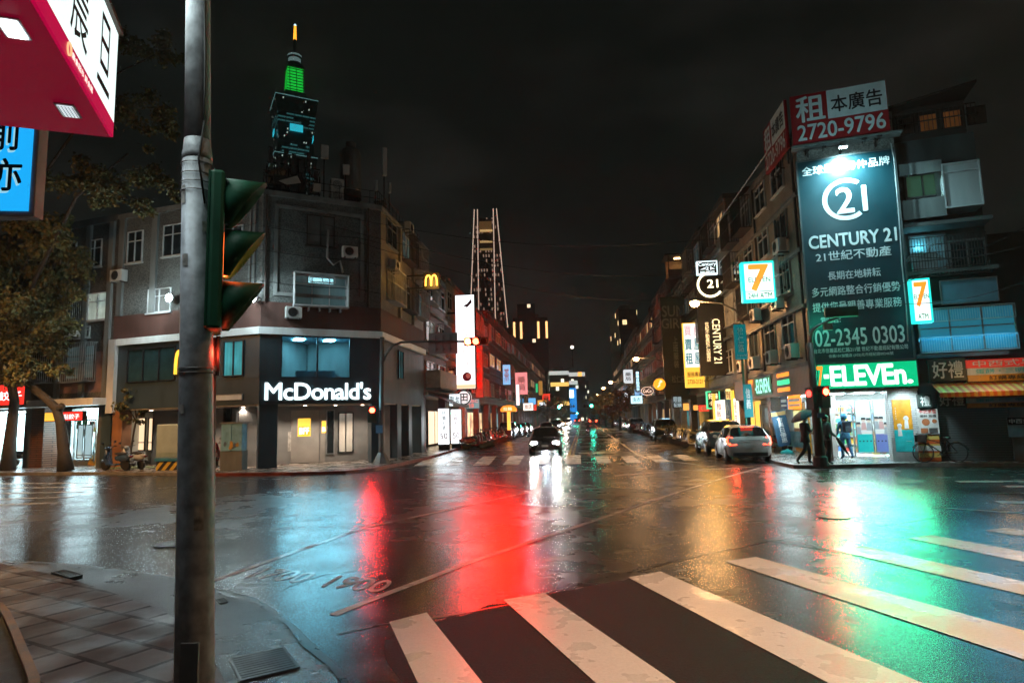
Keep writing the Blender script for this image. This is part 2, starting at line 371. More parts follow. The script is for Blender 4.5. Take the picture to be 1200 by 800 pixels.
# ================================================================== plan of the place
SD = Vector((math.sin(R(6.1)), math.cos(R(6.1)), 0))                   # along the street, away from the camera
PERP = Vector((math.cos(R(6.1)), -math.sin(R(6.1)), 0))                # across the street, to the right
CD = Vector((math.cos(R(-20)), math.sin(R(-20)), 0))                   # along the cross street, to the right and nearer
PV = .12                                                               # pavement height
P1, P2, Q0 = gp(302, 549, PV), gp(446, 541, PV), gp(963, 540.5, PV)
FC = Face(P1, P2)                                                      # chamfered corner of the left block
FL = Face(P1-CD*45, P1)                                                # left block, cross street side
FS = Face(P2, P2+SD*400)                                               # left block, street side
QF = Face(Q0, Q0+CD*30)                                                # right block, cross street side
QS = Face(Q0+SD*400, Q0)                                               # right block, street side
def LX(Y): return (Y-P2.y)/SD.y                                        # face coordinate at a depth
def RX(Y): return 400-(Y-Q0.y)/SD.y
def perp(face, Y, right=True):                                         # plane across the street that touches a street wall at depth Y
    x = LX(Y) if face is FS else RX(Y); p = face.P(x, 0, 0); return Face(p, p+PERP)

def perp_px(face, px, py):                                             # the same, where the wall stands in view at a pixel
    p = face.P(face.uv(px, py)[0], 0, 0); return Face(p, p+PERP)

# ================================================================== ground
road_mat(); road_mat('older asphalt', dry=.5)
struct('road', MB().quad((-1500, -300, 0), (1500, -300, 0), (1500, 3000, 0), (-1500, 3000, 0)), MC['wet asphalt'])
def offset(pts, d):
    o = []
    for i, p in enumerate(pts):
        a = (pts[i]-pts[max(i-1, 0)]); b = (pts[min(i+1, len(pts)-1)]-pts[i])
        if a.length < 1e-6: a = b
        if b.length < 1e-6: b = a
        t = (a.normalized()+b.normalized()).normalized(); n = Vector((-t.y, t.x, 0)); k = max(.5, n.dot(Vector((-a.normalized().y, a.normalized().x, 0))))
        o.append(p+n*(d/k))
    return o
def kerb(pts, wd, z1, mat):
    q = MB(); b = offset(pts, wd)
    for i in range(len(pts)-1):
        A, B, C_, D = pts[i], pts[i+1], b[i+1], b[i]
        q.quad((A.x, A.y, z1), (B.x, B.y, z1), (C_.x, C_.y, z1), (D.x, D.y, z1)); q.quad((A.x, A.y, -.05), (B.x, B.y, -.05), (B.x, B.y, z1), (A.x, A.y, z1))
        q.quad((D.x, D.y, z1), (C_.x, C_.y, z1), (C_.x, C_.y, 0), (D.x, D.y, 0))
    return struct('kerb', q, mat)
KERB = pbr('kerb stone', (.16, .15, .14), .35, var=.4, scale=4, bump=.2)
REDKERB = pbr('red painted kerb', (.22, .05, .035), .4, var=.5, scale=3, bump=.2)
PAVE_L = tile('pavement slabs far', (.23, .19, .16), (.17, .14, .12), (.05, .045, .04), .4, .4, .012, .3, .5, flat=True, rot=R(20))
PAVE_R = tile('pavement tiles shop', (.30, .30, .30), (.24, .25, .25), (.1, .1, .1), .3, .3, .01, .28, .4, flat=True, rot=R(20))
lk = [gp(x, y) for x, y in ((-500, 566), (-200, 560), (0, 557), (120, 556), (250, 558), (340, 557), (405, 555), (440, 551.5), (468, 546), (500, 538.5), (524, 531), (546, 524))]
e = lk[-1]; lk += [e+SD*k for k in (20, 60, 150, 380)]
inner = offset(lk, .16)
far_l = [Vector((-8, 430, 0)), Vector((-70, 430, 0)), Vector((-70, 40, 0))]
struct('pavement', MB().prism([(p.x, p.y) for p in inner+far_l], -.05, PV), PAVE_L)
kerb(lk[:5], .16, PV+.006, KERB); kerb(lk[4:], .16, PV+.006, REDKERB)
rk = [Q0+SD*k+PERP*(-1.15) for k in (380, 150, 60, 20, 8, 4.2)]
rk += [gp(x, y) for x, y in ((911, 544.5), (930, 548.5), (960, 549), (1080, 546), (1200, 547), (1500, 556))]
rin = offset(rk, .16)
struct('pavement', MB().prism([(p.x, p.y) for p in rin+[Vector((60, 4, 0)), Vector((60, 420, 0))]], -.05, PV), PAVE_R)
kerb(rk, .16, PV+.006, KERB)
# near corner: asphalt apron, slab pavement, planting strip
apron = [(-120, 650), (0, 657), (90, 663), (140, 669), (200, 678), (253, 692), (300, 703), (322, 717), (340, 733), (360, 753), (390, 777), (415, 812), (430, 900)]
ap = [gp(*p) for p in apron]
tilee = [(-120, 655), (0, 662), (20, 667), (67, 677), (110, 690), (147, 703), (187, 717), (205, 728), (238, 757), (262, 800), (275, 900)]
te = [gp(p[0], p[1], .05) for p in tilee]
APR = road_mat('gutter asphalt', dry=.22, k0=1.7, bk=2.2)
q = MB(); 
back = [Vector((-1.0, .8, 0)), Vector((-9, .8, 0)), Vector((-14, 8, 0))]
q.prism([(p.x, p.y) for p in ap+[Vector((-.9, 1.5, 0))]+back], -.05, .03); struct('gutter_apron', q, APR)
q = MB(); q.prism([(p.x, p.y) for p in te+[Vector((-1.2, 1.5, 0))]+back], -.05, .085)
a = gp(67, 723, .085); b_ = gp(200, 757, .085); ang = math.atan2(b_.y-a.y, b_.x-a.x)
struct('pavement', q, tile('pavement slabs near', (.27, .27, .26), (.13, .13, .125), (.004, .004, .004), .44, .44, .026, .62, .5, flat=True, rot=-ang, offset=.5))
MC['seam tar'] = pbr('seam tar', (.008, .008, .008), .3, var=.4, scale=6)
def pxstrip(pts, wd, z, jag=0):
    P = [gp(x, y, z) for x, y in pts]; P2_ = []
    for i in range(len(P)-1):
        n = max(1, int((P[i+1]-P[i]).length/.35)) if jag else 1
        P2_ += [P[i]+(P[i+1]-P[i])*k/n for k in range(n)]
    P2_.append(P[-1]); ws = [wd*(1+jag*rnd.uniform(-.7, .9)) for _ in P2_]
    n_ = offset(P2_, 1); q = MB()
    if jag: P2_ = [p+(m_-p)*rnd.uniform(-.04, .04)*jag for p, m_ in zip(P2_, n_)]
    A = [p+(m_-p)*w_/2 for p, m_, w_ in zip(P2_, n_, ws)]; B = [p-(m_-p)*w_/2 for p, m_, w_ in zip(P2_, n_, ws)]
    for i in range(len(A)-1): q.quad(B[i], B[i+1], A[i+1], A[i])
    return q
struct('road_seam', pxstrip(apron[1:-1], .055, .036, 1), MC['seam tar'])
for pts in ([(395, 742), (450, 731), (520, 722), (600, 707), (690, 680), (780, 660), (870, 640), (900, 633), (985, 646), (1060, 661)], [(330, 690), (380, 672), (420, 668)], [(560, 588), (700, 600), (790, 598), (880, 594)], [(900, 633), (1000, 620), (1100, 605)]):
    struct('road_seam', pxstrip(pts, .035, .004, 1), MC['seam tar'])
pp0 = [(447, 752), (520, 724), (590, 706), (650, 693), (742, 676), (800, 700), (1000, 800), (1250, 930), (520, 930)]; pp = []
for (xa_, ya_), (xb_, yb_) in zip(pp0, pp0[1:]+pp0[:1]):
    for k in range(8): t_ = k/8; pp.append((xa_+(xb_-xa_)*t_+rnd.uniform(-5, 5), ya_+(yb_-ya_)*t_+rnd.uniform(-2, 2)))
struct('asphalt_patch', MB().poly([gp(x, y, .0025) for x, y in pp]), road_mat('newer asphalt patch', dry=.75, spec=.16, k0=.55, bk=4, r0=.5))
# planting strip with an ochre painted edge, bottom left
bed = [(-60, 712), (3, 709), (12, 720), (22, 740), (34, 768), (46, 796), (50, 830), (40, 900), (-200, 900), (-200, 712)]
struct('planting_soil', MB().prism([(p.x, p.y) for p in [gp(x, y, .1) for x, y in bed]], 0, .10), pbr('wet soil', (.018, .017, .015), .5, var=.6, scale=9, bump=.8))
kp = [gp(x, y, .1) for x, y in bed[:8]]
kerb([Vector((p.x, p.y, 0)) for p in kp[::-1]], .07, .135, pbr('ochre kerb paint', (.36, .17, .045), .45, var=.4, scale=5, bump=.3))
# drain grates
GR = pbr('cast iron', (.03, .03, .028), .35, .7, var=.4, scale=10)
def grate(cor, z, label, n=9):
    P = [gp(x, y, z) for x, y in cor]; o = thing('drain_grate', label, 'drain grate', P[0])
    L = lambda a, b: P[0]+(P[1]-P[0])*a+(P[3]-P[0])*b-P[0]
    q = MB()
    for a0, a1, b0, b1 in [(0, 1, 0, .06), (0, 1, .94, 1), (0, .04, .06, .94), (.96, 1, .06, .94)]: q.prism([(v.x, v.y) for v in (L(a0, b0), L(a1, b0), L(a1, b1), L(a0, b1))], -.04, .012)
    q.build('grate_frame', GR, o); q = MB()
    for k in range(n):
        b0 = .08+.84*k/n; q.prism([(v.x, v.y) for v in (L(.04, b0), L(.96, b0), L(.96, b0+.84/n*.55), L(.04, b0+.84/n*.55))], -.02, .008)
    q.build('grate_bars', GR, o)
    MB().prism([(v.x, v.y) for v in (L(.04, .06), L(.96, .06), L(.96, .94), L(.04, .94))], -.03, .002).build('drain_pit', pbr('drain black', (.004, .004, .004), .6), o)
grate([(268, 772), (333, 758), (352, 785), (281, 799)], .032, 'wide iron drain grate in the gutter right of the steel pole base')
grate([(60, 671), (75, 667.5), (98, 673), (82, 677.5)], .088, 'small rusty drain grate at the far edge of the slab pavement', 6)
grate([(253, 703), (262, 701), (268, 705), (258, 707.5)], .032, 'little iron grate in the gutter just right of the steel pole', 5)
q = MB(); q.lathe([(.33, 0), (.33, .012), (.27, .013), (.27, .009), (.22, .009), (.22, .013), (.02, .013)], 24, gp(205, 637, .004))
tag(q.build('manhole_cover', GR), 'round iron manhole cover in the wet road left of the pole', 'manhole cover')
q = MB(); q.lathe([(.28, 0), (.28, .012), (.2, .013), (.02, .013)], 24, gp(985, 646, .004)+Vector((1.4, 3, 0)))
tag(q.build('manhole_cover', GR), 'round iron manhole cover in the green lit road before the right crossing', 'manhole cover')

# ------------------------------------------------------------------ painted markings
WP = paint_mat('white road paint', (.72, .69, .65), .375); YP = paint_mat('yellow road paint', (.55, .36, .06)); WPW = paint_mat('worn white road paint', (.42, .41, .39), .52)
def pxpoly(pts, z=.008): return MB().poly([gp(x, y, z) for x, y in pts])
for i, pts in enumerate(([(456, 728), (500, 717), (566, 800), (616, 863), (533, 863), (490, 800)], [(590, 702), (638, 694), (793, 800), (885, 863), (768, 863), (699, 800)],
          [(736, 676), (774, 669), (1082, 800), (1230, 863), (1120, 863), (972, 800)], [(849, 657), (886, 652), (1200, 738), (1420, 798), (1400, 828), (1200, 772)],
          [(974, 643), (1010, 639), (1200, 681), (1400, 726), (1400, 742), (1200, 696.5)], [(1063, 630), (1092, 626.5), (1200, 646), (1400, 684), (1400, 694), (1200, 658)],
          [(1153, 621), (1178, 618), (1200, 621), (1400, 648), (1400, 655), (1200, 628)], [(1222, 612), (1244, 609.5), (1400, 626), (1400, 633)])):
    struct('crosswalk_stripe', pxpoly(pts, .0065), WP)
struct('lane_line', pxstrip([(390, 720), (440, 700), (560, 655), (680, 615), (792, 577)], .12, .0045), WP)
struct('lane_line', pxstrip([(250, 680), (340, 648), (430, 617), (520, 598), (628, 574.5)], .12, .0045), WP)
struct('lane_line', pxstrip([(629, 574), (632, 563), (634.5, 552)], .14, .0045), WP)
struct('stop_line', pxstrip([(488, 561), (560, 565), (628, 574)], .13, .006), WPW)
struct('stop_line', pxstrip([(500, 556), (634, 552)], .3, .006), WPW)
struct('lane_line', pxstrip([(792, 577), (850, 559), (890, 548)], .10, .0045), WP)
struct('lane_line', pxstrip([(720, 557), (800, 551), (880, 547)], .10, .006), WP)
for x0, x1, y0, y1 in ((502, 484, 535.5, 546), (534, 519, 535, 545.5), (566, 554, 534.5, 545), (598, 589, 534, 544.5), (630, 623.5, 533.5, 544), (664, 662, 533, 543.5), (697, 700.5, 534.5, 542.5), (727, 734.5, 534, 542), (757, 769, 533.5, 541.5), (789, 802, 533, 540)):
    k = 19 if x0 < 690 else 17
    struct('crosswalk_stripe', pxpoly([(x1, y1), (x1+k, y1-.4), (x0+k*.86, y0-.3), (x0, y0)], .0065), WP)
for y in (566, 571.5, 578, 585, 592.5): struct('crosswalk_stripe', pxstrip([(-60, y+1), (70+2*(592-y), y-(y-560)*.12)], .26 if y < 580 else .3, .0065), WPW)
for pts, w_ in (([(1122, 564), (1300, 563)], .35), ([(1178, 569.5), (1320, 569.5)], .35), ([(1160, 577), (1330, 578)], .1), ([(1094, 594), (1200, 601), (1340, 611)], .1), ([(1170, 588), (1330, 590)], .4)):
    struct('crosswalk_stripe', pxstrip(pts, w_, .0065), WPW)
a = gp(666.5, 534); b_ = gp(671.5, 534)
for p in (a, b_): struct('centre_line', MB().poly([p+PERP*s*.07+SD*d+Vector((0, 0, .008)) for s, d in ((-1, 0), (1, 0), (1, 260), (-1, 260))]), YP)
e = gp(746, 533); c1 = gp(800, 541)
q = MB(); path = [e+SD*d for d in (260, 60, 20, 6, 1.5, 0)]+[gp(757, 536.5), gp(785, 541), gp(815, 544)]
o2 = offset(path, .12)
for i in range(len(path)-1): q.quad(*[v+Vector((0, 0, .008)) for v in (path[i], path[i+1], o2[i+1], o2[i])])
struct('lane_line', q, WP)
for d in (8, 24, 40, 56, 72):
    s0 = a+PERP*3.4+SD*(d+8); struct('lane_line', MB().poly([s0+PERP*s*.06+SD*k+Vector((0, 0, .008)) for s, k in ((-1, 0), (1, 0), (1, 5), (-1, 5))]), WP)
aw = gp(705, 529); ar = [(-2.4, -.1), (.6, -.1), (.6, -.55), (2.0, 0), (.6, .55), (.6, .1), (-2.4, .1)]
ar = [(0, -.09), (0, .09), (2.3, .09), (2.3, .5), (3.1, .0), (2.3, -.5), (2.3, -.09)]
struct('road_arrow', MB().poly([gp(*p, .008) for p in ((677, 530.3), (700, 530), (703, 528.4), (718, 528.6), (707, 529.4), (711, 530.5), (702, 532), (699, 531.2), (679, 531.6))]), WP)
def ground_text(body, p0, p1, pt, off=.015):
    v, f = text_verts(body, off); ax, bx = min(q[0] for q in v), max(q[0] for q in v); az, bz = min(q[1] for q in v), max(q[1] for q in v)
    O, X, Y = gp(*p0, .005), gp(*p1, .005), gp(*pt, .005); b = MB()
    b.add([O+(X-O)*((q[0]-ax)/(bx-ax))+(Y-O)*((q[1]-az)/(bz-az)) for q in v], f); return struct('road_lettering', b, WP)
ground_text('1900', (375, 687), (445, 694.5), (398, 673.5)); ground_text('1700', (287, 676), (350, 683), (315, 664.5))

# ================================================================== shared materials
CONC = pbr('stained concrete', (.155, .165, .16), .8, var=.45, scale=1.3, streak=True, bump=.15)
DCONC = pbr('dark concrete', (.080, .088, .086), .8, var=.45, scale=1.2, streak=True)
MOSAIC = speckle('grey mosaic tile', (.075, .082, .08), (.165, .175, .165), 26)
TILEB = tile('brown wall tile', (.16, .10, .075), (.12, .08, .06), (.07, .06, .055), .22, .075, .008, .5, .5)
TILEG = tile('grey green wall tile', (.15, .165, .16), (.11, .12, .118), (.08, .08, .08), .22, .075, .008, .5, .5)
TILEY = tile('cream wall tile', (.30, .26, .19), (.25, .21, .15), (.14, .12, .1), .2, .07, .008, .5, .5)
TILEW = tile('white shop tile', (.52, .53, .53), (.46, .47, .48), (.3, .3, .3), .25, .08, .008, .35, .25)
REDBRK = tile('red brick wall', (.17, .05, .04), (.12, .035, .03), (.09, .07, .06), .22, .075, .01, .6, .5)
PINKB = pbr('dusty pink render', (.20, .115, .105), .75, var=.3, scale=2)
SLATE = pbr('slate panel', (.028, .046, .056), .42, var=.25, scale=1.5, streak=True)
WHITEP = pbr('white painted metal', (.55, .55, .53), .45, var=.15, scale=2, streak=True)
WFR = pbr('white window frame', (.50, .52, .52), .45, var=.2)
AFR = pbr('aluminium frame', (.28, .29, .29), .4, .6, var=.2)
IRON = pbr('rusty iron', (.06, .05, .045), .6, .5, var=.5, scale=6)
WIRON = pbr('pale iron bars', (.34, .35, .34), .5, .3, var=.3)
STEEL = pbr('galvanised steel', (.22, .22, .215), .5, .65, var=.35, scale=3, streak=True)
BLACK = pbr('black metal', (.02, .02, .021), .45, .2, var=.3)
DGLASS = pbr('dark window glass', (.012, .016, .018), .08, var=.2)
CURT = pbr('curtained window', (.12, .12, .115), .35, var=.35, scale=1.4, streak=True)
RUBBER = pbr('rubber', (.012, .012, .012), .7)
LCOOL = em_curtain('cool lit pane', (.35, .72, .80), .55); LWARM = em_curtain('warm lit pane', (1, .62, .28), .5); LDIM = em_curtain('dim lit pane', (.25, .42, .45), .10); LORG = em_curtain('dim orange pane', (.6, .20, .06), .10); LTEAL = em_curtain('teal lit pane', (.10, .55, .62), .35)
PANEL_COOL = em('cool ceiling panel', (.70, .95, 1), 24); PANEL_WARM = em('warm ceiling panel', (1, .72, .42), 7); PANEL_BLUE = em('blue ceiling panel', (.22, .75, 1), 40)
LEDW = em('led white', (.75, .97, 1), 22); LEDS = em('sodium lens', (1, .52, .2), 60)
WHT = em('backlit white', (.86, 1, 1), 1.25); GRNS = em('backlit green', (.0, .42, .17), 1.1); ORGS = em('backlit orange', (1, .27, .02), 1.3); REDS = em('backlit red', (.85, .03, .02), 1.2); TEALW = em('backlit teal white', (.62, 1, .95), 1.25)
AMB = em('amber neon', (1, .47, .06), 3.0); YELS = em('backlit yellow', (1, .55, .06), 1.0); WARMW = em('backlit warm white', (1, .80, .55), 1.1)
INK = pbr('black lettering', (.015, .015, .018), .5); WLET = pbr('white lettering', (.72, .74, .74), .5, var=.1); RLET = pbr('red lettering', (.45, .03, .03), .5)
GLASS = clear_glass()

def ac(face, x, z, off, label, w_=.8, h_=.58, d=.34, name='air_conditioner', group=None):
    o = fthing(face, name, label, 'air conditioner', x, off, z, group)
    MB().box(0, w_, 0, d, 0, h_).build('housing', WHITEP, o, bevel=.02)
    q = MB(); cx, cz, r = w_*.42, h_/2, h_*.4
    for k in range(5):
        rr = r*(k+1)/5; q.tube([(cx+rr*math.cos(t), -.012, cz+rr*math.sin(t)) for t in [2*math.pi*j/16 for j in range(17)]], .006, 4)
    q.build('fan_grille', BLACK, o)
    MB().lathe([(r*.9, -.004), (r*.95, -.001)], 16, (cx, 0, cz), 'y').build('fan_recess', pbr('fan dark', (.02, .02, .02), .7), o)
    q = MB()
    for x_ in (.08, w_-.12): q.box(x_, x_+.04, 0.01, d+.12, -.06, -.002); 
    q.build('bracket', IRON, o)
    return o
def shop_room(b, quadpts, z0, z1, wallm, panel, npan=(3, 2), floorm=None, name='shop_interior'):
    """a lit room: floor, ceiling, back and side walls on a quad A B C D (A-B is the open street side)"""
    A, B, C_, D = [Vector((p[0], p[1], 0)) for p in quadpts]
    up = lambda p, z: (p.x, p.y, z)
    M = Matrix.Identity(4)
    MB().quad(up(A, z0), up(B, z0), up(C_, z0), up(D, z0)).build('shop_floor', floorm or PAVE_R, b, M=M)
    q = MB(); q.quad(up(D, z0), up(C_, z0), up(C_, z1), up(D, z1)); q.quad(up(B, z0), up(C_, z0), up(C_, z1), up(B, z1)); q.quad(up(A, z0), up(D, z0), up(D, z1), up(A, z1)); q.build('shop_wall', wallm, b, M=M)
    MB().quad(up(A, z1), up(D, z1), up(C_, z1), up(B, z1)).build('shop_ceiling', WHITEP, b, M=M)
    L = lambda u, v: A+(B-A)*u+(D-A)*v+(A-B+C_-D)*u*v
    for i in range(npan[0]):
        for j in range(npan[1]):
            u, v = (i+.5)/npan[0], (j+.5)/npan[1]; du, dv = .30/npan[0], .34/npan[1]
            MB().quad(up(L(u-du, v-dv), z1-.04), up(L(u-du, v+dv), z1-.04), up(L(u+du, v+dv), z1-.04), up(L(u+du, v-dv), z1-.04)).build('ceiling_light', panel, b, M=M)
GOODS = [pbr('goods '+n, c, .4) for n, c in (('red', (.5, .05, .04)), ('blue', (.05, .2, .5)), ('yellow', (.6, .42, .05)), ('green', (.06, .35, .12)), ('white', (.6, .6, .6)), ('teal', (.05, .4, .42)), ('orange', (.6, .22, .03)))]
def shelf(b, face, x0, x1, y, z0, z1, rows=5, d=.4):
    q = MB(); q.box(x0, x1, y+d-.03, y+d, z0, z1, 4)
    for r_ in range(rows):
        z = z0+(z1-z0)*r_/rows; q.box(x0, x1, y, y+d-.03, z, z+.03, 4); x = x0
        while x < x1-.1:
            w_ = rnd.uniform(.07, .2); q.box(x+.005, min(x+w_, x1)-.005, y+.04, y+d-.1, z+.03, z+.03+(z1-z0)/rows*rnd.uniform(.4, .8), rnd.randrange(7)); x += w_
    return q.build('display_shelf', GOODS, b, face=face)
def ptext(parent, face, body, px, poff, mat, **k):
    x0, x1, z0, z1 = face.rect(*px, poff)
    return letters(body, mat, parent, x0, x1, z0, z1, y=-poff-.012, face=face, **k)
# ================================================================== corner restaurant block on the left
zF0, zF1 = FC.uv(375, 472.5)[1], FC.uv(375, 443)[1]
zB0, zB1, zB2, zT = FC.uv(375, 394)[1], FC.uv(375, 386)[1], FC.uv(375, 357)[1], FC.uv(373, 237)[1]
Pm = FL.P(FL.uv(131, 440)[0], 0, 0); xm = FL.uv(131, 440)[0]; WL, WC = FL.w, FC.w
Lr = LX(38.9)                                                          # length of its street side
P3 = FS.P(Lr, 0, 0); inn = -(FC.n)*8
def foot(o=0., a=None):                                                # footprint of the block, o metres proud of the walls
    return [FL.P(a if a is not None else xm, o, 0), FL.P(WL+o*.3, o, 0), FC.P(WC+o*.3, o, 0), FS.P(Lr, o, 0), FS.P(Lr, -9, 0), FL.P(a if a is not None else xm, -9, 0)]
xy = lambda ps: [(p.x, p.y) for p in ps]
MD = thing('corner_building', 'grey tiled corner building with a dark slate burger restaurant on its two lower floors', 'building', P1)
I4 = Matrix.Identity(4)
MB().prism(xy(foot(0)), zB1+.02, zT).build('upper_wall', MOSAIC, MD, M=I4)
MB().prism(xy(foot(.03)), zB1+.03, zB2).build('spandrel_band', pbr('dull red spandrel', (.10, .045, .035), .7, streak=True), MD, M=I4)
MB().prism(xy(foot(.18)), zB0, zB1).build('white_band', pbr('clean white band', (.86, .90, .90), .45, var=.12, streak=True), MD, M=I4)
MB().prism(xy(foot(.10)), zT+.005, zT+.25).build('parapet_cap', CONC, MD, M=I4)
# second floor shell around the lit corner window
x0, x1, z0, z1 = FC.rect(329, 397, 411, 443)
MB().box(-.02, x0, -.02, .3, zF1, zB0).build('slate_panel', SLATE, MD, face=FC); MB().box(x1, WC+.02, -.02, .3, zF1, zB0).build('slate_panel', SLATE, MD, face=FC)
MB().prism(xy([FC.P(0, -.0, 0), FC.P(WC, 0, 0), FS.P(Lr, .02, 0), FS.P(Lr, -9, 0), FL.P(xm, -9, 0), FL.P(xm, .02, 0)]), zF0, zF1).build('fascia', SLATE, MD, M=I4)
MB().box(-.02, WC+.02, -.12, .0, zF0, zF1-.01).build('sign_fascia', SLATE, MD, face=FC)
q = MB(); q.quad((x0-.6, 3.2, zF1+.01), (x1+.6, 3.2, zF1+.01), (x1+.6, 3.2, zB0-.01), (x0-.6, 3.2, zB0-.01))
for s in (x0-.6, x1+.6): q.quad((s, .32, zF1+.01), (s, 3.2, zF1+.01), (s, 3.2, zB0-.01), (s, .32, zB0-.01))
q.quad((x0-.6, .32, zF1+.012), (x1+.6, .32, zF1+.012), (x1+.6, 3.2, zF1+.012), (x0-.6, 3.2, zF1+.012)); q.quad((x0-.6, .32, zB0-.012), (x0-.6, 3.2, zB0-.012), (x1+.6, 3.2, zB0-.012), (x1+.6, .32, zB0-.012))
q.build('dining_room', pbr('pale blue wall', (.28, .40, .46), .6, var=.1), MD, face=FC)
for u in (.35, .85):
    cx = x0+(x1-x0)*u*.9; MB().box(cx-.22, cx+.22, .9, 1.5, zB0-.06, zB0-.03).build('ceiling_light', PANEL_BLUE, MD, face=FC)
lamp('room_lamp', 'AREA', FC.P((x0+x1)/2, -1.2, zB0-.12), 75, (.22, .75, 1), (2, 1), FC.P((x0+x1)/2, -1.6, 0), parent=MD)
q = MB(); q.box(x0+.9, x1-.6, 1.2, 1.5, zF1+.02, zF1+.42); q.box(x0+1.3, x1-.3, 1.9, 2.2, zF1+.02, zF1+.5); q.build('bench_back', SLATE, MD, face=FC)
w_ = MB().frame(x0, x1, zF1, zB0, -.01, .1, .05); xmid = FC.uv(372, 420)[0]; w_.box(xmid-.035, xmid+.035, -.006, .1, zF1+.05, zB0-.05); wf = w_.build('window', BLACK, MD, face=FC)
MB().quad((x0, .05, zF1), (x1, .05, zF1), (x1, .05, zB0), (x0, .05, zB0)).build('pane', GLASS, wf)
q = MB(); q.box(xm, WL-.02, -.02, .3, zF1, zB0); q.build('slate_panel', SLATE, MD, face=FL); MB().box(0.02, Lr, -.02, .3, zF1, zB0).build('slate_panel', SLATE, MD, face=FS)
MB().prism(xy([FL.P(xm, -.3, 0), FL.P(WL-.6, -.3, 0), FL.P(WL-.6, -9, 0), FL.P(xm, -9, 0)]), zF1, zB0-.01).build('inner_wall', DCONC, MD, M=I4)
MB().prism(xy([FS.P(.8, -.3, 0), FS.P(Lr, -.3, 0), FS.P(Lr, -9, 0), FS.P(.8, -4, 0)]), zF1, zB0-.01).build('inner_wall', DCONC, MD, M=I4)
for px in ((150, 407, 206, 447), (262, 399, 286, 441)):
    window(MD, FL.sub(0), FL.rect(*px, .03), LTEAL if px[0] > 200 else pbr('teal dark glass', (.02, .05, .055), .1), BLACK, 2 if px[0] < 200 else 1, 0, .10, .05, False)
window(MD, FS, (LX(33.4), LX(34.3), zF1+.15, zB0-.25), LTEAL, BLACK, 1, 0, .1, .05, False)
q = MB(); xv = FL.uv(138, 440)[0]; q.box(xm-.05, xv, -.22, -.03, PV+2.6, zB1); q.build('white_upright', WHITEP, MD, face=FL)
# arcade columns
for f, xs in ((FC, [(0.0, .78), (WC-.45, WC+.05)]), (FS, [(FS.uv(465, 500)[0], FS.uv(465, 500)[0]+.75), (FS.uv(480.5, 500)[0]-.35, FS.uv(480.5, 500)[0]+.35), (Lr-.7, Lr)])):
    for a, b_ in xs: MB().box(a, b_, -.03, .55, PV, zF0).build('column', SLATE, MD, face=f, bevel=.02)
for px in (124, 137): 
    a = FL.uv(px, 510)[0]; MB().box(a-.32, a+.32, -.02, .5, PV, zF0).build('column', SLATE if px < 130 else pbr('timber slats', (.22, .10, .045), .5, var=.4, scale=1.5), MD, face=FL)
# recessed restaurant front
RW = pbr('warm grey render', (.17, .165, .16), .6, var=.2, scale=1.2); 
FCr = Face(FC.P(-.6, -2.3, 0), FC.P(WC+1.2, -2.3, 0))
MB().box(0, FCr.w, 0, .2, PV, zF0).build('restaurant_front', RW, MD, face=FCr)
FSr = Face(FS.P(1.5, -2.4, 0), FS.P(Lr, -2.4, 0)); MB().box(0, FSr.w, 0, .2, PV, zF0).build('restaurant_front', RW, MD, face=FSr)
FLr = Face(FL.P(xm, -2.4, 0), FL.P(WL-1.3, -2.4, 0)); MB().box(0, FLr.w, 0, .2, PV, zF0).build('restaurant_front', RW, MD, face=FLr)
MB().prism(xy([FL.P(xm, -.02, 0), FL.P(WL-.02, -.05, 0), FC.P(WC-.02, -.05, 0), FS.P(Lr, -.05, 0), FS.P(Lr, -2.6, 0), FC.P(WC+.4, -2.6, 0), FC.P(-.4, -2.6, 0), FL.P(xm, -2.6, 0)]), zF0-.05, zF0-.004).build('arcade_ceiling', pbr('arcade ceiling', (.40, .34, .28), .6), MD, M=I4)
GP = pbr('grey stone cladding', (.24, .22, .20), .45, var=.2, scale=1)
for px in ((341, 485, 374, 533), (375, 484, 381, 533)): 
    r_ = FCr.rect(*px); MB().box(r_[0], r_[1], -.05, -.003, PV+.02, zF0-.25).build('cladding_panel', GP, MD, face=FCr)
window(MD, FCr, FCr.rect(310, 480, 320, 534), LDIM, AFR, 0, .55, .06, .05, False); window(MD, FCr, FCr.rect(313, 488, 319, 512), em('menu screen', (.5, .9, 1), .9), BLACK, 0, 0, .12, .03, False, 'menu_board')
window(MD, FCr, FCr.rect(382, 480, 392, 532), DGLASS, AFR, 0, 0, .06, .05, False, 'door'); window(MD, FCr, FCr.rect(396, 483, 414, 530), em_curtain('lobby glow', (.75, .68, .58), .22), BLACK, 1, 0, .06, .05, False, 'door')
for px, tx in (((349, 490, 364, 511), 'BFF'), ((377, 493, 382, 507), 'B')):
    r_ = FCr.rect(*px, .06); o = fthing(FCr, 'poster', 'orange poster with white letters on the grey restaurant wall' if tx == 'BFF' else 'narrow orange poster beside the dark restaurant door', 'poster', r_[0], .06, r_[2])
    MB().box(0, r_[1]-r_[0], 0, .015, 0, r_[3]-r_[2]).build('sheet', YELS, o); MB().box(.04, r_[1]-r_[0]-.04, -.004, -.001, .04, (r_[3]-r_[2])*.55).build('print', ORGS, o)
    letters(tx, WHT, o, (r_[1]-r_[0])*.12, (r_[1]-r_[0])*.88, (r_[3]-r_[2])*.12, (r_[3]-r_[2])*.48, y=-.006, off=.014)
for px in ((147, 489, 158, 528), (160, 489, 171, 528), (174, 489, 180, 528)): window(MD, FLr, FLr.rect(*px), em('warm glazed front', (1, .70, .42), 1.0), BLACK, 0, .25, .06, .05, False)
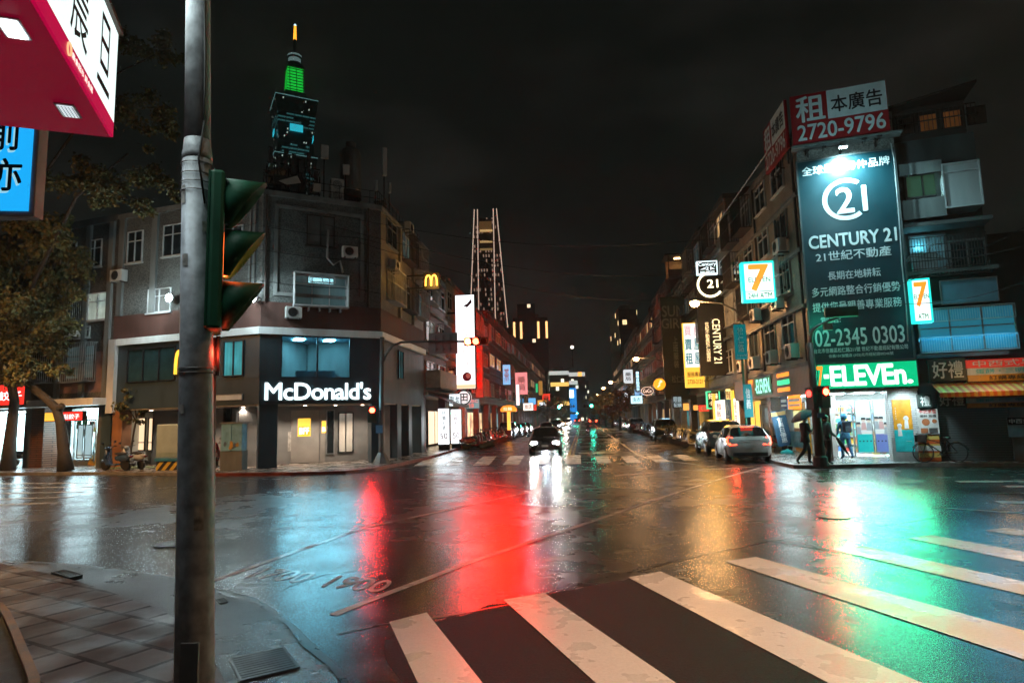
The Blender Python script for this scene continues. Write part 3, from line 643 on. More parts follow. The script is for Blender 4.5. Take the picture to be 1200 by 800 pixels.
window(MD, FLr, FLr.rect(262, 478, 271, 533), DGLASS, BLACK, 0, 0, .06, .05, False, 'door'); window(MD, FLr, FLr.rect(276, 480, 290, 530), em('grey lobby', (.45, .40, .36), .22), AFR, 1, 0, .06, .05, False, 'door')
window(MD, FSr, (1.2, 2.4, PV+.9, PV+2.3), em('warm menu light', (1, .6, .3), .9), BLACK, 1, 0, .06, .05, False); window(MD, FSr, (3.2, 4.6, PV+.2, PV+2.3), LCOOL, AFR, 1, 0, .06, .05, False); window(MD, FSr, (5.2, 6.6, PV+.2, PV+2.3), em('warm shop glow', (1, .7, .42), .7), AFR, 1, 0, .06, .05, False)
def downlight(f, x, y, e, c=(1, .84, .66), r=.07):
    z = zF0-.055; o = MB().lathe([(r, 0), (r, .02)], 12, (x, y, z-.02)).build('downlight', em('downlight lens', (1, .82, .6), 12), MD, face=f)
    p = f.P(x, -y, z-.09); lamp('downlight_lamp', 'SPOT', p, e, c, .05, p-Vector((0, 0, 1)), 130, .7, MD)
for u in (.16, .40, .66, .9): downlight(FC, WC*u, 1.2, 190)
for u in (.25, .6, .9): downlight(FS, Lr*u, 1.2, 150)
for px in (152, 190, 225, 262): downlight(FL, FL.uv(px, 475)[0], 1.2, 140)
# upper windows of the corner
q = MB().frame(FC.uv(321, 300)[0], FC.uv(426, 300)[0], zB2+.3, zT-.35, -.06, -.002, .16); q.build('wall_border', CONC, MD, face=FC)
window(MD, FC, FC.rect(359, 253, 392, 289), CURT, IRON, 1, 0)
window(MD, FC, FC.rect(346, 322, 408, 357, .35), LDIM, WFR, 2, .7, .06, .05, False); r_ = FC.rect(346, 322, 408, 357, .35)
q = MB(); q.box(r_[0]-.05, r_[1]+.05, -.42, -.02, r_[2]-.10, r_[2]-.03); q.box(r_[0]-.05, r_[1]+.05, -.42, -.02, r_[3]+.01, r_[3]+.07)
for k in range(5): x = r_[0]+(r_[1]-r_[0])*(k+.3)/5; q.box(x-.02, x+.02, -.36, -.01, r_[2]-.3, r_[2]-.102)
for s in (r_[0]-.04, r_[1]+.0): q.box(s, s+.04, -.41, -.02, r_[2]-.028, r_[3]+.008)
q.build('window_bay', WFR, MD, face=FC)
a_, b_, c_, d_ = FC.rect(361, 320, 392, 332, .3); window(MD, FC, (r_[0]+.62, r_[1]-.6, r_[3]-.36, r_[3]-.07), em('bright bay light', (.45, .9, 1), 1.6), WFR, 1, 0, .385, .03, False, 'window', -.30)
q = MB(); q.tube([FC.P(FC.uv(x, y)[0], .1, FC.uv(x, y)[1]) for x, y in ((384, 270), (383, 303), (390, 311), (398, 306), (401, 320))], .05, 7); q.build('drain_pipe', WIRON, MD, M=I4, smooth=True)
for px in (311, 431): 
    x, _ = FC.uv(px, 300); q = MB(); q.tube([(x, -.09, zB2), (x, -.09, zT)], .045, 8); q.build('drain_pipe', IRON, MD, face=FC)
q = MB()
for z in (zB2+.9, zB2+2.3, zB2+3.4): q.tube([(-.1, -.1, z), (WC*.4, -.1, z-.12), (WC*.8, -.1, z-.05), (WC, -.1, z-.2)], .016, 5)
q.build('wall_cable', BLACK, MD, face=FC)
# street side upper floors
fz = [zB2+.2, zB2+2.95]
for i, z in enumerate(fz):
    for k, (a, b_) in enumerate(((.9, 2.7), (3.6, 5.4), (6.2, 7.9))):
        window(MD, FS, (a, b_, z+.55, z+1.9), (CURT, DGLASS, LDIM)[(k+i) % 3], WFR if k % 2 else AFR, 1, .7)
        if (i, k) != (1, 0): cage(MD, FS, (a-.12, b_+.12, z+.35, z+2.0), WIRON if k != 1 else IRON, .5)
MB().box(2.95, 3.25, -.16, -.0, zB2, zT).build('pilaster', TILEY, MD, face=FS); MB().box(5.7, 5.95, -.16, 0, zB2, zT).build('pilaster', TILEY, MD, face=FS)
MB().box(0.03, Lr, -.012, .0, zB2+.01, zT-.01).build('street_wall', TILEY, MD, face=FS)
for k, (x, z) in enumerate(((1.2, zB2+2.15), (4.0, zB2+5.0), (6.5, zB2+2.2))): ac(FS, x, z, .42, ['small air conditioner above the first grille window on the yellow lit corner wall', 'air conditioner near the roof of the yellow lit wall', 'air conditioner above the farthest grille of the corner building'][k])
q = MB()
for k in range(4): q.tube([(5.2+k*.8, -.02, zT+.1), (5.0+k*.8, -.9, zT-.5-k*.03)], .02, 5)
q.build('awning_frame', WIRON, MD, face=FS)
# sign lettering on the fascia
r_ = FC.rect(310.5, 448, 434, 468, .13); o = fthing(FC, 'shop_sign', 'illuminated white restaurant name in block letters on the dark corner fascia', 'sign', r_[0], .13, r_[2])
letters("McDonald's", em('sign letter white', (.80, .97, 1), 1.5), o, 0, r_[1]-r_[0], 0, r_[3]-r_[2], y=0, off=.022, depth=.06, sp=.93)
MB().box(0, r_[1]-r_[0], -.012, 0, -.10, -.05).build('mounting_rail', BLACK, o)
lamp('sign_glow', 'AREA', FC.P(WC*.5, .5, (r_[2]+r_[3])/2), 100, (.25, .78, 1), (3.4, .6), FC.P(WC*.5, 9, -1), parent=o)
# golden arches
o = fthing(FS, 'arches_sign', 'glowing amber arches on a dark square box held out over the street', 'sign', LX(34), 0, 0); F = perp(FS, 34)
r_ = F.rect(496, 319, 515, 339); q = MB().box(r_[0], r_[1], 0, .3, r_[2], r_[3]); q.build('sign_box', BLACK, o, face=F, bevel=.02);
k = MB(); w_, h_ = (r_[1]-r_[0])*.72, (r_[3]-r_[2])*.62
ao = arches(o, AMB, (r_[0]+r_[1])/2, r_[2]+(r_[3]-r_[2])*.2, w_, h_, -.04, .045); ao.matrix_basis = W[o.name].inverted() @ F.M
q = MB(); q.box(.01, r_[0]-.001, .1, .18, r_[3]-.16, r_[3]-.08); q.box(.01, r_[0]-.001, .1, .18, r_[2]+.08, r_[2]+.16); q.build('bracket', BLACK, o, face=F)
lamp('arches_glow', 'POINT', F.P((r_[0]+r_[1])/2, .6, (r_[2]+r_[3])/2), 70, (1, .5, .1), .3, parent=o)
F = perp(FS, 38.2); o = fthing(FS, 'arches_sign', 'tall narrow yellow arches on the slate end wall above the last column', 'sign', LX(38.2), 0, 0)
r_ = F.rect(484.5, 434, 493, 455); MB().box(-.75, .02, .15, .6, zF0+.01, zB0+.3).build('wing_panel', SLATE, o, face=F); ao = arches(o, em('arches yellow', (1, .55, .05), 1.3), -.38, zF0+.75, .5, 1.0, .10, .06); ao.matrix_basis = W[o.name].inverted() @ F.M
o = fthing(FC, 'arches_sign', 'small amber arches under the arcade right of the corner column', 'sign', 0, 0, 0); F = perp(FS, 36.6)
r_ = F.rect(461.5, 481, 470, 490); MB().box(r_[0]-.06, r_[1]+.06, .02, .1, r_[2]-.06, r_[3]+.06).build('sign_box', BLACK, o, face=F); ao = arches(o, AMB, (r_[0]+r_[1])/2, r_[2], r_[1]-r_[0], r_[3]-r_[2], -.02, .035); ao.matrix_basis = W[o.name].inverted() @ F.M
o = fthing(FL, 'arches_sign', 'flat yellow arches on the slate side wall, half behind the steel pole', 'sign', 0, 0, 0)
r_ = FL.rect(206, 411, 222, 438, .06); ao = arches(o, em('arches yellow', (1, .55, .05), 1.3), (r_[0]+r_[1])/2, r_[2], r_[1]-r_[0], r_[3]-r_[2], -.08, .07); ao.matrix_basis = W[o.name].inverted() @ FL.M
MB().box(r_[0], r_[1], -.05, -.025, r_[2]-.06, r_[2]-.01).build('mounting_rail', BLACK, o, face=FL)
r_ = FL.rect(251, 462, 284, 469, .05); o = fthing(FL, 'sign_board', 'blank pale strip sign on the slate wall behind the steel pole', 'sign', r_[0], .06, r_[2]); MB().box(0, r_[1]-r_[0], 0, .04, 0, r_[3]-r_[2]).build('board', WHITEP, o); MB().frame(0, r_[1]-r_[0], 0, r_[3]-r_[2], -.01, -.001, .03).build('edging', AFR, o)

# ---- side wall windows of the corner building (cross street side)
for px, pm in (((192, 263, 214.5, 300), DGLASS), ((174, 338, 201, 366), CURT), ((262, 335, 285, 366), DGLASS), ((262, 265, 285, 298), DGLASS), ((150, 271, 168, 308), DGLASS)):
    window(MD, FL, FL.rect(*px), pm, WFR, 1, .68)
for px in (140, 178, 222, 293): 
    a = FL.uv(px, 320)[0]; MB().box(a, a+.35, -.12, -.0, zB2, zT).build('pilaster', CONC, MD, face=FL)
for px, lb in ((198, 'round cool white floodlight on the side wall left of the steel pole'), (296, 'round cool white floodlight on the corner right of the green signal')):
    x, z = FL.uv(px, 349, .5); o = fthing(FL, 'floodlight', lb, 'floodlight', x, 0, z)
    MB().box(-.03, .03, -.42, -.03, .05, .09).build('arm', IRON, o); MB().lathe([(.08, -.5), (.19, -.45), (.2, -.36), (.07, -.28)], 16, (0, 0, 0), 'y').build('housing', STEEL, o, smooth=True)
    MB().lathe([(.19, -.512), (.19, -.503)], 16, (0, 0, 0), 'y').build('lens', em('flood lens', (.8, .97, 1), 90), o)
    p = FL.P(x, .75, z); lamp('flood_lamp', 'SPOT', p, 170, (.72, .95, 1), .12, p+FL.n*6+Vector((0, 0, -4.6)), 150, .5, o)
    p2 = FL.P(x, 1.5, zB1+2.2); lamp('band_fill', 'SPOT', p2, 330, (.75, .95, 1), .15, FL.P(x-3.2, 0, zB1-.2) if px < 250 else FC.P(2.4, 0, zB1-.2), 95, .8, o)  # extra spot added in front of the wall to brighten the white band
    lamp('added_fill', 'POINT', FL.P(x, 2.2, z), 150, (.7, .95, 1), .15, parent=o)  # unseen point lamp added off the wall to lift and cool it

r2 = random.Random(17)
for k, (px_, py_, lb) in enumerate(((241, 300, 'air conditioner on the side wall hidden behind the green signal, upper floor'), (335, 372, 'air conditioner under the white window bay, left of its brackets'), (402, 300, 'air conditioner between the drain pipe elbow and the right corner pipe'))):
    f = FL if px_ < 300 else FC; x, z = f.uv(px_, py_, .4); ac(f, x, z, .42, lb, .7, .52)
q = MB()
for k in range(7):
    z = zB2+.4+k*.62; q.tube([(-4+k*.3, -.16, z), (-2.2, -.18, z-.1), (-.1, -.2, z+.05)], .012, 5)
for x in (-3.6, -2.4, -.5): q.tube([(x+WL*0, -.17, zB2), (x, -.17, zT-.3)], .03, 6)
q.build('wall_pipework', IRON, MD, face=FL.sub(WL))
for k in range(3):
    A_, B_ = FC.P(WC*(.2+.3*k), .2, zT-.4-k*.7), QS.P(RX(34+k*6), .4, 11.5-k*.6); tag(MB().tube([A_+(B_-A_)*t/14-Vector((0, 0, 1.1*math.sin(math.pi*t/14))) for t in range(15)], .014, 5).build('overhead_cable', BLACK), ['highest cable slung across the street between the two corner roofs', 'middle cable slung across the street above the left lane', 'lowest cable slung across the street beside the hanging store lightbox'][k], 'cable')
q = MB()
for x, w_ in ((.9, .5), (2.2, .35), (3.0, .6)):
    q.box(x, x+w_, -.03, -.003, PV+.6, PV+1.5)
q.build('wall_notice', pbr('faded notice', (.35, .33, .30), .6, var=.4, scale=6), MD, face=FCr)
# ---- roof clutter of the corner building
zR = zT+.25
def rp(f, px, off, py): x, z = f.uv(px, py, off); return x, z
x, z = FC.uv(411, 168, -1.2); o = fthing(FC, 'water_tank', 'steel water tank on legs on the corner roof', 'water tank', x, -1.2, zR)
hz = z-zR; q = MB(); q.lathe([(.50, .9), (.52, .95), (.52, hz*.8), (.46, hz*.88), (.25, hz*.93), (.25, hz), (.05, hz)], 20); q.build('tank', pbr('tank steel', (.22, .22, .21), .4, .6, var=.2, streak=True), o, smooth=False)
q = MB(); q.lathe([(.54, .55), (.54, .9)], 20); 
for k in range(4): a = k*math.pi/2+.6; q.tube([(.45*math.cos(a), .45*math.sin(a), 0), (.45*math.cos(a), .45*math.sin(a), .6)], .035, 6)
q.build('stand', IRON, o)
def mast(f, px, off, pyt, label, panel=(.16, .8), r=.03, pan=WHITEP, name='mobile_antenna'):
    x, z = f.uv(px, pyt, off); o = fthing(f, name, label, 'antenna', x, off, zR); h = z-zR
    MB().tube([(0, 0, 0), (0, 0, h*.97)], r, 7).build('mast', IRON, o); MB().box(-panel[0]/2, panel[0]/2, -.16, -.04, h-panel[1], h).build('antenna_panel', pan, o, bevel=.02); return o
mast(FC, 380, -.6, 171, 'flat pale antenna panel on a mast left of the water tank', (.38, .7)); mast(FC, 405, -.5, 194, 'small square antenna panel just below the water tank', (.32, .5))
mast(FC, 450, -.6, 174, 'tall white cylinder-like antenna at the right end of the corner roof', (.22, 1.5)); mast(FC, 440, -.8, 212, 'short antenna panel beside the tall white antenna', (.16, .6)); mast(FC, 456, -.5, 215, 'lowest antenna panel at the right roof end', (.14, .55))
x, z = FC.uv(388, 208, -.3); o = fthing(FC, 'air_conditioner', 'tall double fan air conditioner on the corner roof edge', 'air conditioner', x, -.3, zR)
MB().box(0, .62, 0, .35, 0, z-zR).build('housing', WHITEP, o, bevel=.02); q = MB()
for c in (.27, .73):
    for k in (1, 2, 3): q.tube([(.31+.2*k/3*math.cos(t), -.012, (z-zR)*c+.2*k/3*math.sin(t)) for t in [2*math.pi*j/14 for j in range(15)]], .012, 4)
q.build('fan_grille', BLACK, o)
# lattice frame with antennas
x0, zt = FC.uv(313, 178, -.4); x1, _ = FC.uv(375, 178, -.4); o = fthing(FC, 'antenna_frame', 'dark steel lattice frame crowded with antennas on the corner roof', 'antenna frame', x0, -.4, zR)
wd, h = x1-x0, zt-zR; q = MB(); r2 = random.Random(3)
for y in (0, 1.1):
    for k in range(6): x = wd*k/5; q.tube([(x, y, 0), (x, y, h*r2.uniform(.55, 1))], .03, 5)
    for z in (.25, .8, 1.5): q.tube([(0, y, z), (wd, y, z)], .025, 5)
    for k in range(5): q.tube([(wd*k/5, y, .1), (wd*(k+1)/5, y, 1.4)], .02, 5); q.tube([(wd*k/5, y, 1.4), (wd*(k+1)/5, y, .1)], .02, 5)
q.build('lattice', BLACK, o); q = MB()
for k in range(7): x = wd*(k+.4)/7; z = r2.uniform(.5, h*.8); q.box(x-.09, x+.09, -.2, -.08, z, z+r2.uniform(.5, 1.1))
q.box(wd*.46, wd*.72, .1, .5, .2, h*.98); q.box(wd*.12, wd*.45, -.12, -.02, .5, .9); q.build('antenna_panel', pbr('dark antenna grey', (.05, .05, .05), .5), o)
q = MB(); q.add([(wd*.2, -.3, .55), (wd*.55, -.25, .95), (wd*.62, -.3, .6), (wd*.35, -.3, .42)], [(0, 1, 2, 3)]); q.box(wd*.85, wd*1.0, -.3, .1, .3, .7); q.build('loose_sheet', WHITEP, o)
x, z = FC.uv(297, 190, -.5); o = fthing(FL, 'stair_head', 'pale rooftop stair house at the left edge of the corner roof', 'stair house', FL.w-1.0, -1.4, zR); MB().box(0, 1.0, 0, 1.6, 0, max(1.4, z-zR)).build('wall', CONC, o); MB().box(-.1, 1.1, -.1, 1.7, max(1.4, z-zR), max(1.4, z-zR)+.12).build('roof', DCONC, o); MB().box(.3, .8, -.03, -.002, 0, 1.2).build('door', IRON, o)
o = fthing(FC, 'roof_railing', 'dark pipe railing along the corner roof', 'railing', 0, -.15, zR); q = MB()
for k in range(12): q.tube([(WC*k/11, 0, 0), (WC*k/11, 0, .75)], .015, 5)
for z in (.4, .75): q.tube([(0, 0, z), (WC, 0, z)], .018, 5)
q.build('rail', IRON, o)
o = fthing(FS, 'roof_railing', 'bent pipe railing along the roof above the street', 'railing', 0, -.15, zR); q = MB()
for k in range(14): q.tube([(Lr*k/13, 0, 0), (Lr*k/13, 0, .8)], .015, 5)
for z in (.4, .8): q.tube([(0, 0, z), (Lr, 0, z)], .018, 5)
q.build('rail', IRON, o)
for k, x in enumerate((2.0, 5.6)): o = fthing(FS, 'chimney_stack', ['square concrete roof stub at the near end of the street side roof', 'square concrete roof stub at the far end of the street side roof'][k], 'roof stub', x, -.5, zR); MB().box(0, .45, 0, .45, 0, .9).build('stub', CONC, o); MB().box(-.05, .5, -.05, .5, .9, .98).build('cap', DCONC, o)

# ================================================================== old apartments to the left of the restaurant
zA = FL.uv(90, 268)[1]; xa = FL.uv(-160, 440)[0]
AP = fthing(FL, 'apartment_building', 'old dark four storey apartment block behind the left trees with two lit shops below', 'building', xm, 0, 0)
zS = FL.uv(80, 475)[1]
MB().box(xa, xm-.01, 0, 9, zS, zA).build('upper_wall', speckle('dark mosaic wall', (.06, .058, .055), (.12, .115, .105), 22), AP, face=FL)
MB().box(xa, xm-.01, -.12, 9.0, zA+.004, zA+.35).build('parapet', DCONC, AP, face=FL)
MB().box(xa, xm, -.9, -.004, zS-.05, zS+.28).build('canopy_ledge', WHITEP, AP, face=FL)
for px in (-60, -10, 38, 72, 100, 127):
    a = FL.uv(px, 350)[0]; MB().box(a, a+.3, -.14, -.0, zS+.29, zA).build('pilaster', CONC, AP, face=FL)
for px, pm, cg in (((103, 281, 120, 313), DGLASS, 0), ((72, 285, 90, 316), DGLASS, 0), ((104, 343, 127, 375), em_curtain('pale lit room', (.60, .74, .66), .5), 0), ((78, 345, 95, 378), DGLASS, 1), ((78, 405, 112, 444), LDIM, 1), ((84, 383, 106, 396), CURT, 0), ((40, 290, 58, 322), DGLASS, 0), ((20, 350, 48, 382), DGLASS, 1), ((30, 410, 62, 446), DGLASS, 1), ((-30, 300, -8, 330), DGLASS, 0), ((-40, 410, -8, 446), CURT, 1)):
    r_ = FL.rect(*px); window(AP, FL, r_, pm, WFR if not cg else IRON, 1, .68)
    if cg: cage(AP, FL, (r_[0]-.1, r_[1]+.1, r_[2]-.15, r_[3]+.1), WIRON, .4, .15)
MB().quad((FL.uv(66, 420)[0], -.012, zS+.6), (FL.uv(123, 420)[0], -.012, zS+.6), (FL.uv(123, 420)[0], -.012, zS+2.6), (FL.uv(66, 420)[0], -.012, zS+2.6)).build('render_patch', PINKB, AP, face=FL)
ac(FL, FL.uv(82, 392)[0], FL.uv(82, 396)[1], .4, 'air conditioner below the pale lit window behind the left tree')
ac(FL, FL.uv(137, 330)[0], FL.uv(137, 332)[1], .4, 'air conditioner on the dark wall left of the side wall floodlight')
# ground floor
def wallbox(a, b_, mat, nm='pier', y0=-.01, y1=6): return MB().box(a, b_, y0, y1, PV, zS-.06).build(nm, mat, AP, face=FL)
u = lambda px: FL.uv(px, 510)[0]
wallbox(u(28.5), u(36), TILEG, y1=.8); wallbox(u(36)+.01, u(51), tile('ribbed brown tile', (.24, .11, .06), (.19, .085, .045), (.04, .025, .02), .9, .11, .022, .4, .3), y1=.8); wallbox(u(114), xm-.4, TILEG, y1=.8); wallbox(xa, u(-70), TILEG)
LW = pbr('shop white wall', (.62, .66, .66), .5, var=.1)
pq = lambda x, y: FL.P(x, -y, 0)
shop_room(AP, [pq(u(-68), 1.4), pq(u(28.5), 1.4), pq(u(28.5), 6), pq(u(-68), 6)], PV+.01, zS-.10, LW, PANEL_COOL, (4, 2))
shop_room(AP, [pq(u(51), 1.4), pq(u(112), 1.4), pq(u(112), 6), pq(u(51), 6)], PV+.012, zS-.104, LW, PANEL_COOL, (3, 2))
for a, b_ in ((u(2), u(24)), (u(54), u(80))):
    f = shelf(AP, FL, a, b_, 4.8, PV, PV+1.9, 5); q = MB().frame(a, b_, PV+.25, zS-.7, 1.42, 1.5, .06); xmn = (a+b_)/2; q.box(xmn-.03, xmn+.03, 1.424, 1.5, PV+.31, zS-.76); wf = q.build('shopfront_window', AFR, AP, face=FL); MB().quad((a, 1.46, PV+.25), (b_, 1.46, PV+.25), (b_, 1.46, zS-.7), (a, 1.46, zS-.7)).build('pane', GLASS, wf)
    MB().box(a, b_, 1.425, 1.495, PV, PV+.244).build('shopfront_base', AFR, AP, face=FL)
q = MB()
for k in range(10): 
    a = u(55)+rnd.uniform(0, u(78)-u(55)); z = PV+rnd.uniform(.8, 2.2); q.box(a, a+rnd.uniform(.15, .4), 1.40+k*.001, 1.405+k*.001, z, z+rnd.uniform(.2, .5), rnd.randrange(7))
q.build('window_poster', GOODS, AP, face=FL)
for a, b_ in ((91, 98.5), (99.5, 109)):
    window(AP, FL.sub(0, -1.35), FL.rect(a, 497, b_, 537, -1.35), em('door glow', (.6, .85, .9), .5), AFR, 0, .1, .05, .05, False, 'door')
MB().box(u(85), u(90), 1.3, 1.4, PV, PV+2.5).build('yellow_post', YELS, AP, face=FL)
MB().box(u(90.5), u(112), 1.25, 1.42, PV+2.15, PV+2.9).build('roller_box', AFR, AP, face=FL)
sign(FL, (-45, 451, 29, 476), 1.0, .3, REDS, BLACK, 'big red backlit dumpling shop sign at the left edge behind the trees', [('鍋貼水餃子', .06, .34, .96, .76, WHT, dict(off=.014))])
o, w_, h_ = sign(FL, (52, 482, 97, 493.5), .55, .2, REDS, BLACK, 'long red and yellow backlit shop sign under the white ledge behind the leaning tree', [('鍋貼餃子', .38, .28, .92, .8, WHT, dict(off=.014))]); MB().prism_y([(.04, .04), (w_*.28, .04), (w_*.36, h_-.04), (.04, h_-.04)], -.013, -.0095).build('yellow_corner', YELS, o)
p = FL.P(u(20), 1.6, PV+2.2); lamp('shop_spill', 'AREA', FL.P(u(-10), -1.3, 1.7), 150, (.62, .92, 1), (5, 1.8), FL.P(u(-10), 8, 0), parent=AP); lamp('shop_spill', 'AREA', FL.P(u(75), -1.3, 1.7), 130, (.62, .92, 1), (4, 1.8), FL.P(u(75), 8, 0), parent=AP)
# ================================================================== right corner: convenience store with the tall billboard
B1 = QF.uv(1061, 300)[0]                                               # end of the billboard building on the cross street
S1 = RX(36.5); SW = QS.w
zC = QF.uv(1000, 176)[1]; zG = QF.uv(1010, 457)[1]; zG1 = QF.uv(1010, 424)[1]; zRf = QS.uv(893, 206)[1]-.15
RB = thing('corner_building', 'old grey tiled corner building above the bright convenience store', 'building', Q0)
ft = lambda o: [QF.P(0, o, 0), QF.P(B1, o, 0), QF.P(B1, -9, 0), QS.P(S1, -9, 0), QS.P(S1, o, 0)]
MB().prism(xy(ft(0)), zG+.01, zRf).build('upper_wall', speckle('pale mosaic wall', (.16, .155, .14), (.30, .29, .27), 24), RB, M=I4)
MB().prism(xy(ft(.1)), zRf+.004, zRf+.3).build('parapet_cap', CONC, RB, M=I4)
MB().box(S1, SW-.02, -.012, -.001, zG1, zRf-.01).build('side_wall', TILEY, RB, face=QS)
# store room and piers
QR = Face(QF.P(0, -2.4, 0), QF.P(30, -2.4, 0)); A_, Bq = QF.P(.85, -2.4, 0), QF.P(QF.uv(1079, 500)[0]-.1, -2.4, 0); Dq = QS.P(S1+.1, -1.2, 0); Cq = Bq + SD*8
MB().prism(xy([QF.P(.02, -.02, 0), QF.P(B1-.02, -.02, 0), QF.P(B1-.02, -2.42, 0), QF.P(.85, -2.42, 0), QS.P(S1+.1, -1.2, 0), QS.P(S1+.1, -.02, 0)]), zG-.06, zG-.003).build('arcade_ceiling', WHITEP, RB, M=I4)
MB().box(QF.uv(1078, 500)[0]-.12, QF.uv(1078, 500)[0]-.02, .61, 2.5, PV, zG-.065).build('arcade_wall', TILEW, RB, face=QF)
for x in (.75, 1.75, 2.75): MB().box(x-.3, x+.3, .8, 1.6, zG-.10, zG-.07).build('ceiling_light', PANEL_COOL, RB, face=QF)
for x in (2.2, 4.2, 6.2): MB().box(SW-x-.3, SW-x+.3, .3, .8, zG-.10, zG-.07).build('ceiling_light', PANEL_COOL, RB, face=QS)
shop_room(RB, [A_, Bq, Cq, Dq], PV+.01, zG-.02, pbr('store white wall', (.70, .74, .74), .5, var=.06), PANEL_COOL, (4, 4), tile('store floor', (.5, .5, .5), (.46, .46, .46), (.3, .3, .3), .5, .5, .006, .25, .1, flat=True))
xw = QF.uv(1043, 500)[0]; xe = QF.uv(1078.5, 500)[0]
MB().box(xw, xe, -.05, .6, PV, zG+.005).build('tiled_pier', TILEW, RB, face=QF); MB().box(xw-.002, xe+.004, -.065, -.052, PV, PV+.85).build('tiled_pier_base', pbr('grey base tile', (.25, .26, .26), .4), RB, face=QF)
xp = QR.uv(985, 500)[0]
px = QS.uv(904, 500)[0]; PIER = tile('brown pier tile', (.26, .17, .12), (.22, .14, .10), (.12, .09, .08), .2, .08, .008, .4, .3)
MB().box(px-.28, px+.28, -.03, .5, PV, zG).build('pier', PIER, RB, face=QS); MB().box(SW-.5, SW-.05, -.02, .45, PV, zG).build('pier', PIER, RB, face=QS); MB().box(S1, S1+.45, -.03, .5, PV, zG).build('pier', PIER, RB, face=QS)
MB().box(S1-.01, SW-.015, -.14, .0, zG-.05, zG1).build('side_fascia', stripes('ribbed brown fascia', (.22, .17, .14), (.17, .13, .105), .16), RB, face=QS)
# front glazing
for a, b_, z, col_, lb in ((1002.5, 1023, 467, 'cyan', 1), (1024, 1043, 467, 'violet', 2)):
    x0, x1 = QR.uv(a, 500)[0], QR.uv(b_, 500)[0]; z1 = zG-.35
    f = MB().frame(x0, x1, PV+.15, z1, -.02, .06, .04).build('shopfront_window', AFR, RB, face=QR); MB().quad((x0, .02, PV+.15), (x1, .02, PV+.15), (x1, .02, z1), (x0, .02, z1)).build('pane', GLASS, f)
    zc = PV+.15+(z1-PV-.15)*.36; MB().box(x0+.04, x1-.04, .026, .032, PV+.2, zc).build('window_film', em('film '+col_, (.02, .62, .62) if lb == 1 else (.16, .24, .62), .7), f)
    MB().box(x0+.04, x1-.04, .034, .04, zc+.002, z1-.05).build('window_poster', em('window poster white', (.82, .95, .95), .75), f); q = MB(); r2 = random.Random(lb)
    for k in range(3):
        x = x0+(x1-x0)*(k+.6)/3.3; zz = zc+r2.uniform(.05, .3); q.lathe([(.085, .026), (.085, .03)], 14, (x, 0, zz+.30), 'y', 0); q.prism_y([(x-.10, zz-.1), (x+.10, zz-.1), (x+.07, zz+.21), (x-.07, zz+.21)], .026, .0305, 1+k % 2); q.prism_y([(x-.09, zz+.31), (x+.09, zz+.31), (x+.07, zz+.40), (x-.07, zz+.40)], .0245, .0255, 3)
    for k in range(5): q.box(x0+.1+k*.13, x0+.15+k*.13, .0245, .0256, zc-.3, zc-.25, 3)
    q.build('window_picture', [em('print skin', (.9, .75, .66), .6), em('print grey', (.55, .65, .72), .5), em('print rose', (.9, .6, .6), .5), em('print dark', (.06, .08, .10), .3)], f)  # poster and prints glow by themselves to look lit from behind
x0, x1 = xp+.02, QR.uv(1001, 500)[0]; f = MB().frame(x0, x1, PV, zG-.5, .0, .08, .06).build('door', AFR, RB, face=QR); MB().quad((x0, .04, PV), (x1, .04, PV), (x1, .04, zG-.5), (x0, .04, zG-.5)).build('pane', GLASS, f); MB().box(x0+.05, x0+.09, -.05, -.002, PV+.9, PV+1.5).build('handle', STEEL, f)
MB().box(.9, QR.uv(1050, 500)[0], .0, .06, zG-.34, zG-.07).build('door_header', WHITEP, RB, face=QR)
o = fthing(QF, 'poster', 'orange over turquoise store poster with two pale round figures on the tiled pier', 'poster', *[QF.rect(1047, 468, 1069, 529)[i] for i in (0,)], .07, QF.rect(1047, 468, 1069, 529)[2])
r_ = QF.rect(1047, 468, 1069, 529); w_, h_ = r_[1]-r_[0], r_[3]-r_[2]; MB().box(0, w_, 0, .018, 0, h_).build('sheet', pbr('poster orange', (.62, .27, .02), .4), o); MB().box(0, w_, -.003, -.0005, 0, h_*.42).build('print', pbr('poster teal', (.02, .48, .50), .4), o)
q = MB()
for x, z, r, hh in ((.3, .30, .12, .20), (.68, .44, .13, .2)): q.lathe([(r*w_*1.1, -.006), (r*w_*1.1, -.004)], 16, (x*w_, 0, (z+hh)*h_), 'y'); q.prism_y([((x-.12)*w_, z*h_), ((x+.12)*w_, z*h_), ((x+.08)*w_, (z+hh)*h_), ((x-.08)*w_, (z+hh)*h_)], -.006, -.004)
for k in range(5): q.box(.14*w_, .17*w_, -.005, -.003, (.62+.05*k)*h_, (.645+.05*k)*h_); q.box((.6+.06*k)*w_, (.64+.06*k)*w_, -.005, -.003, .2*h_, .21*h_)
q.build('picture', pbr('print white', (.7, .7, .68), .4), o)
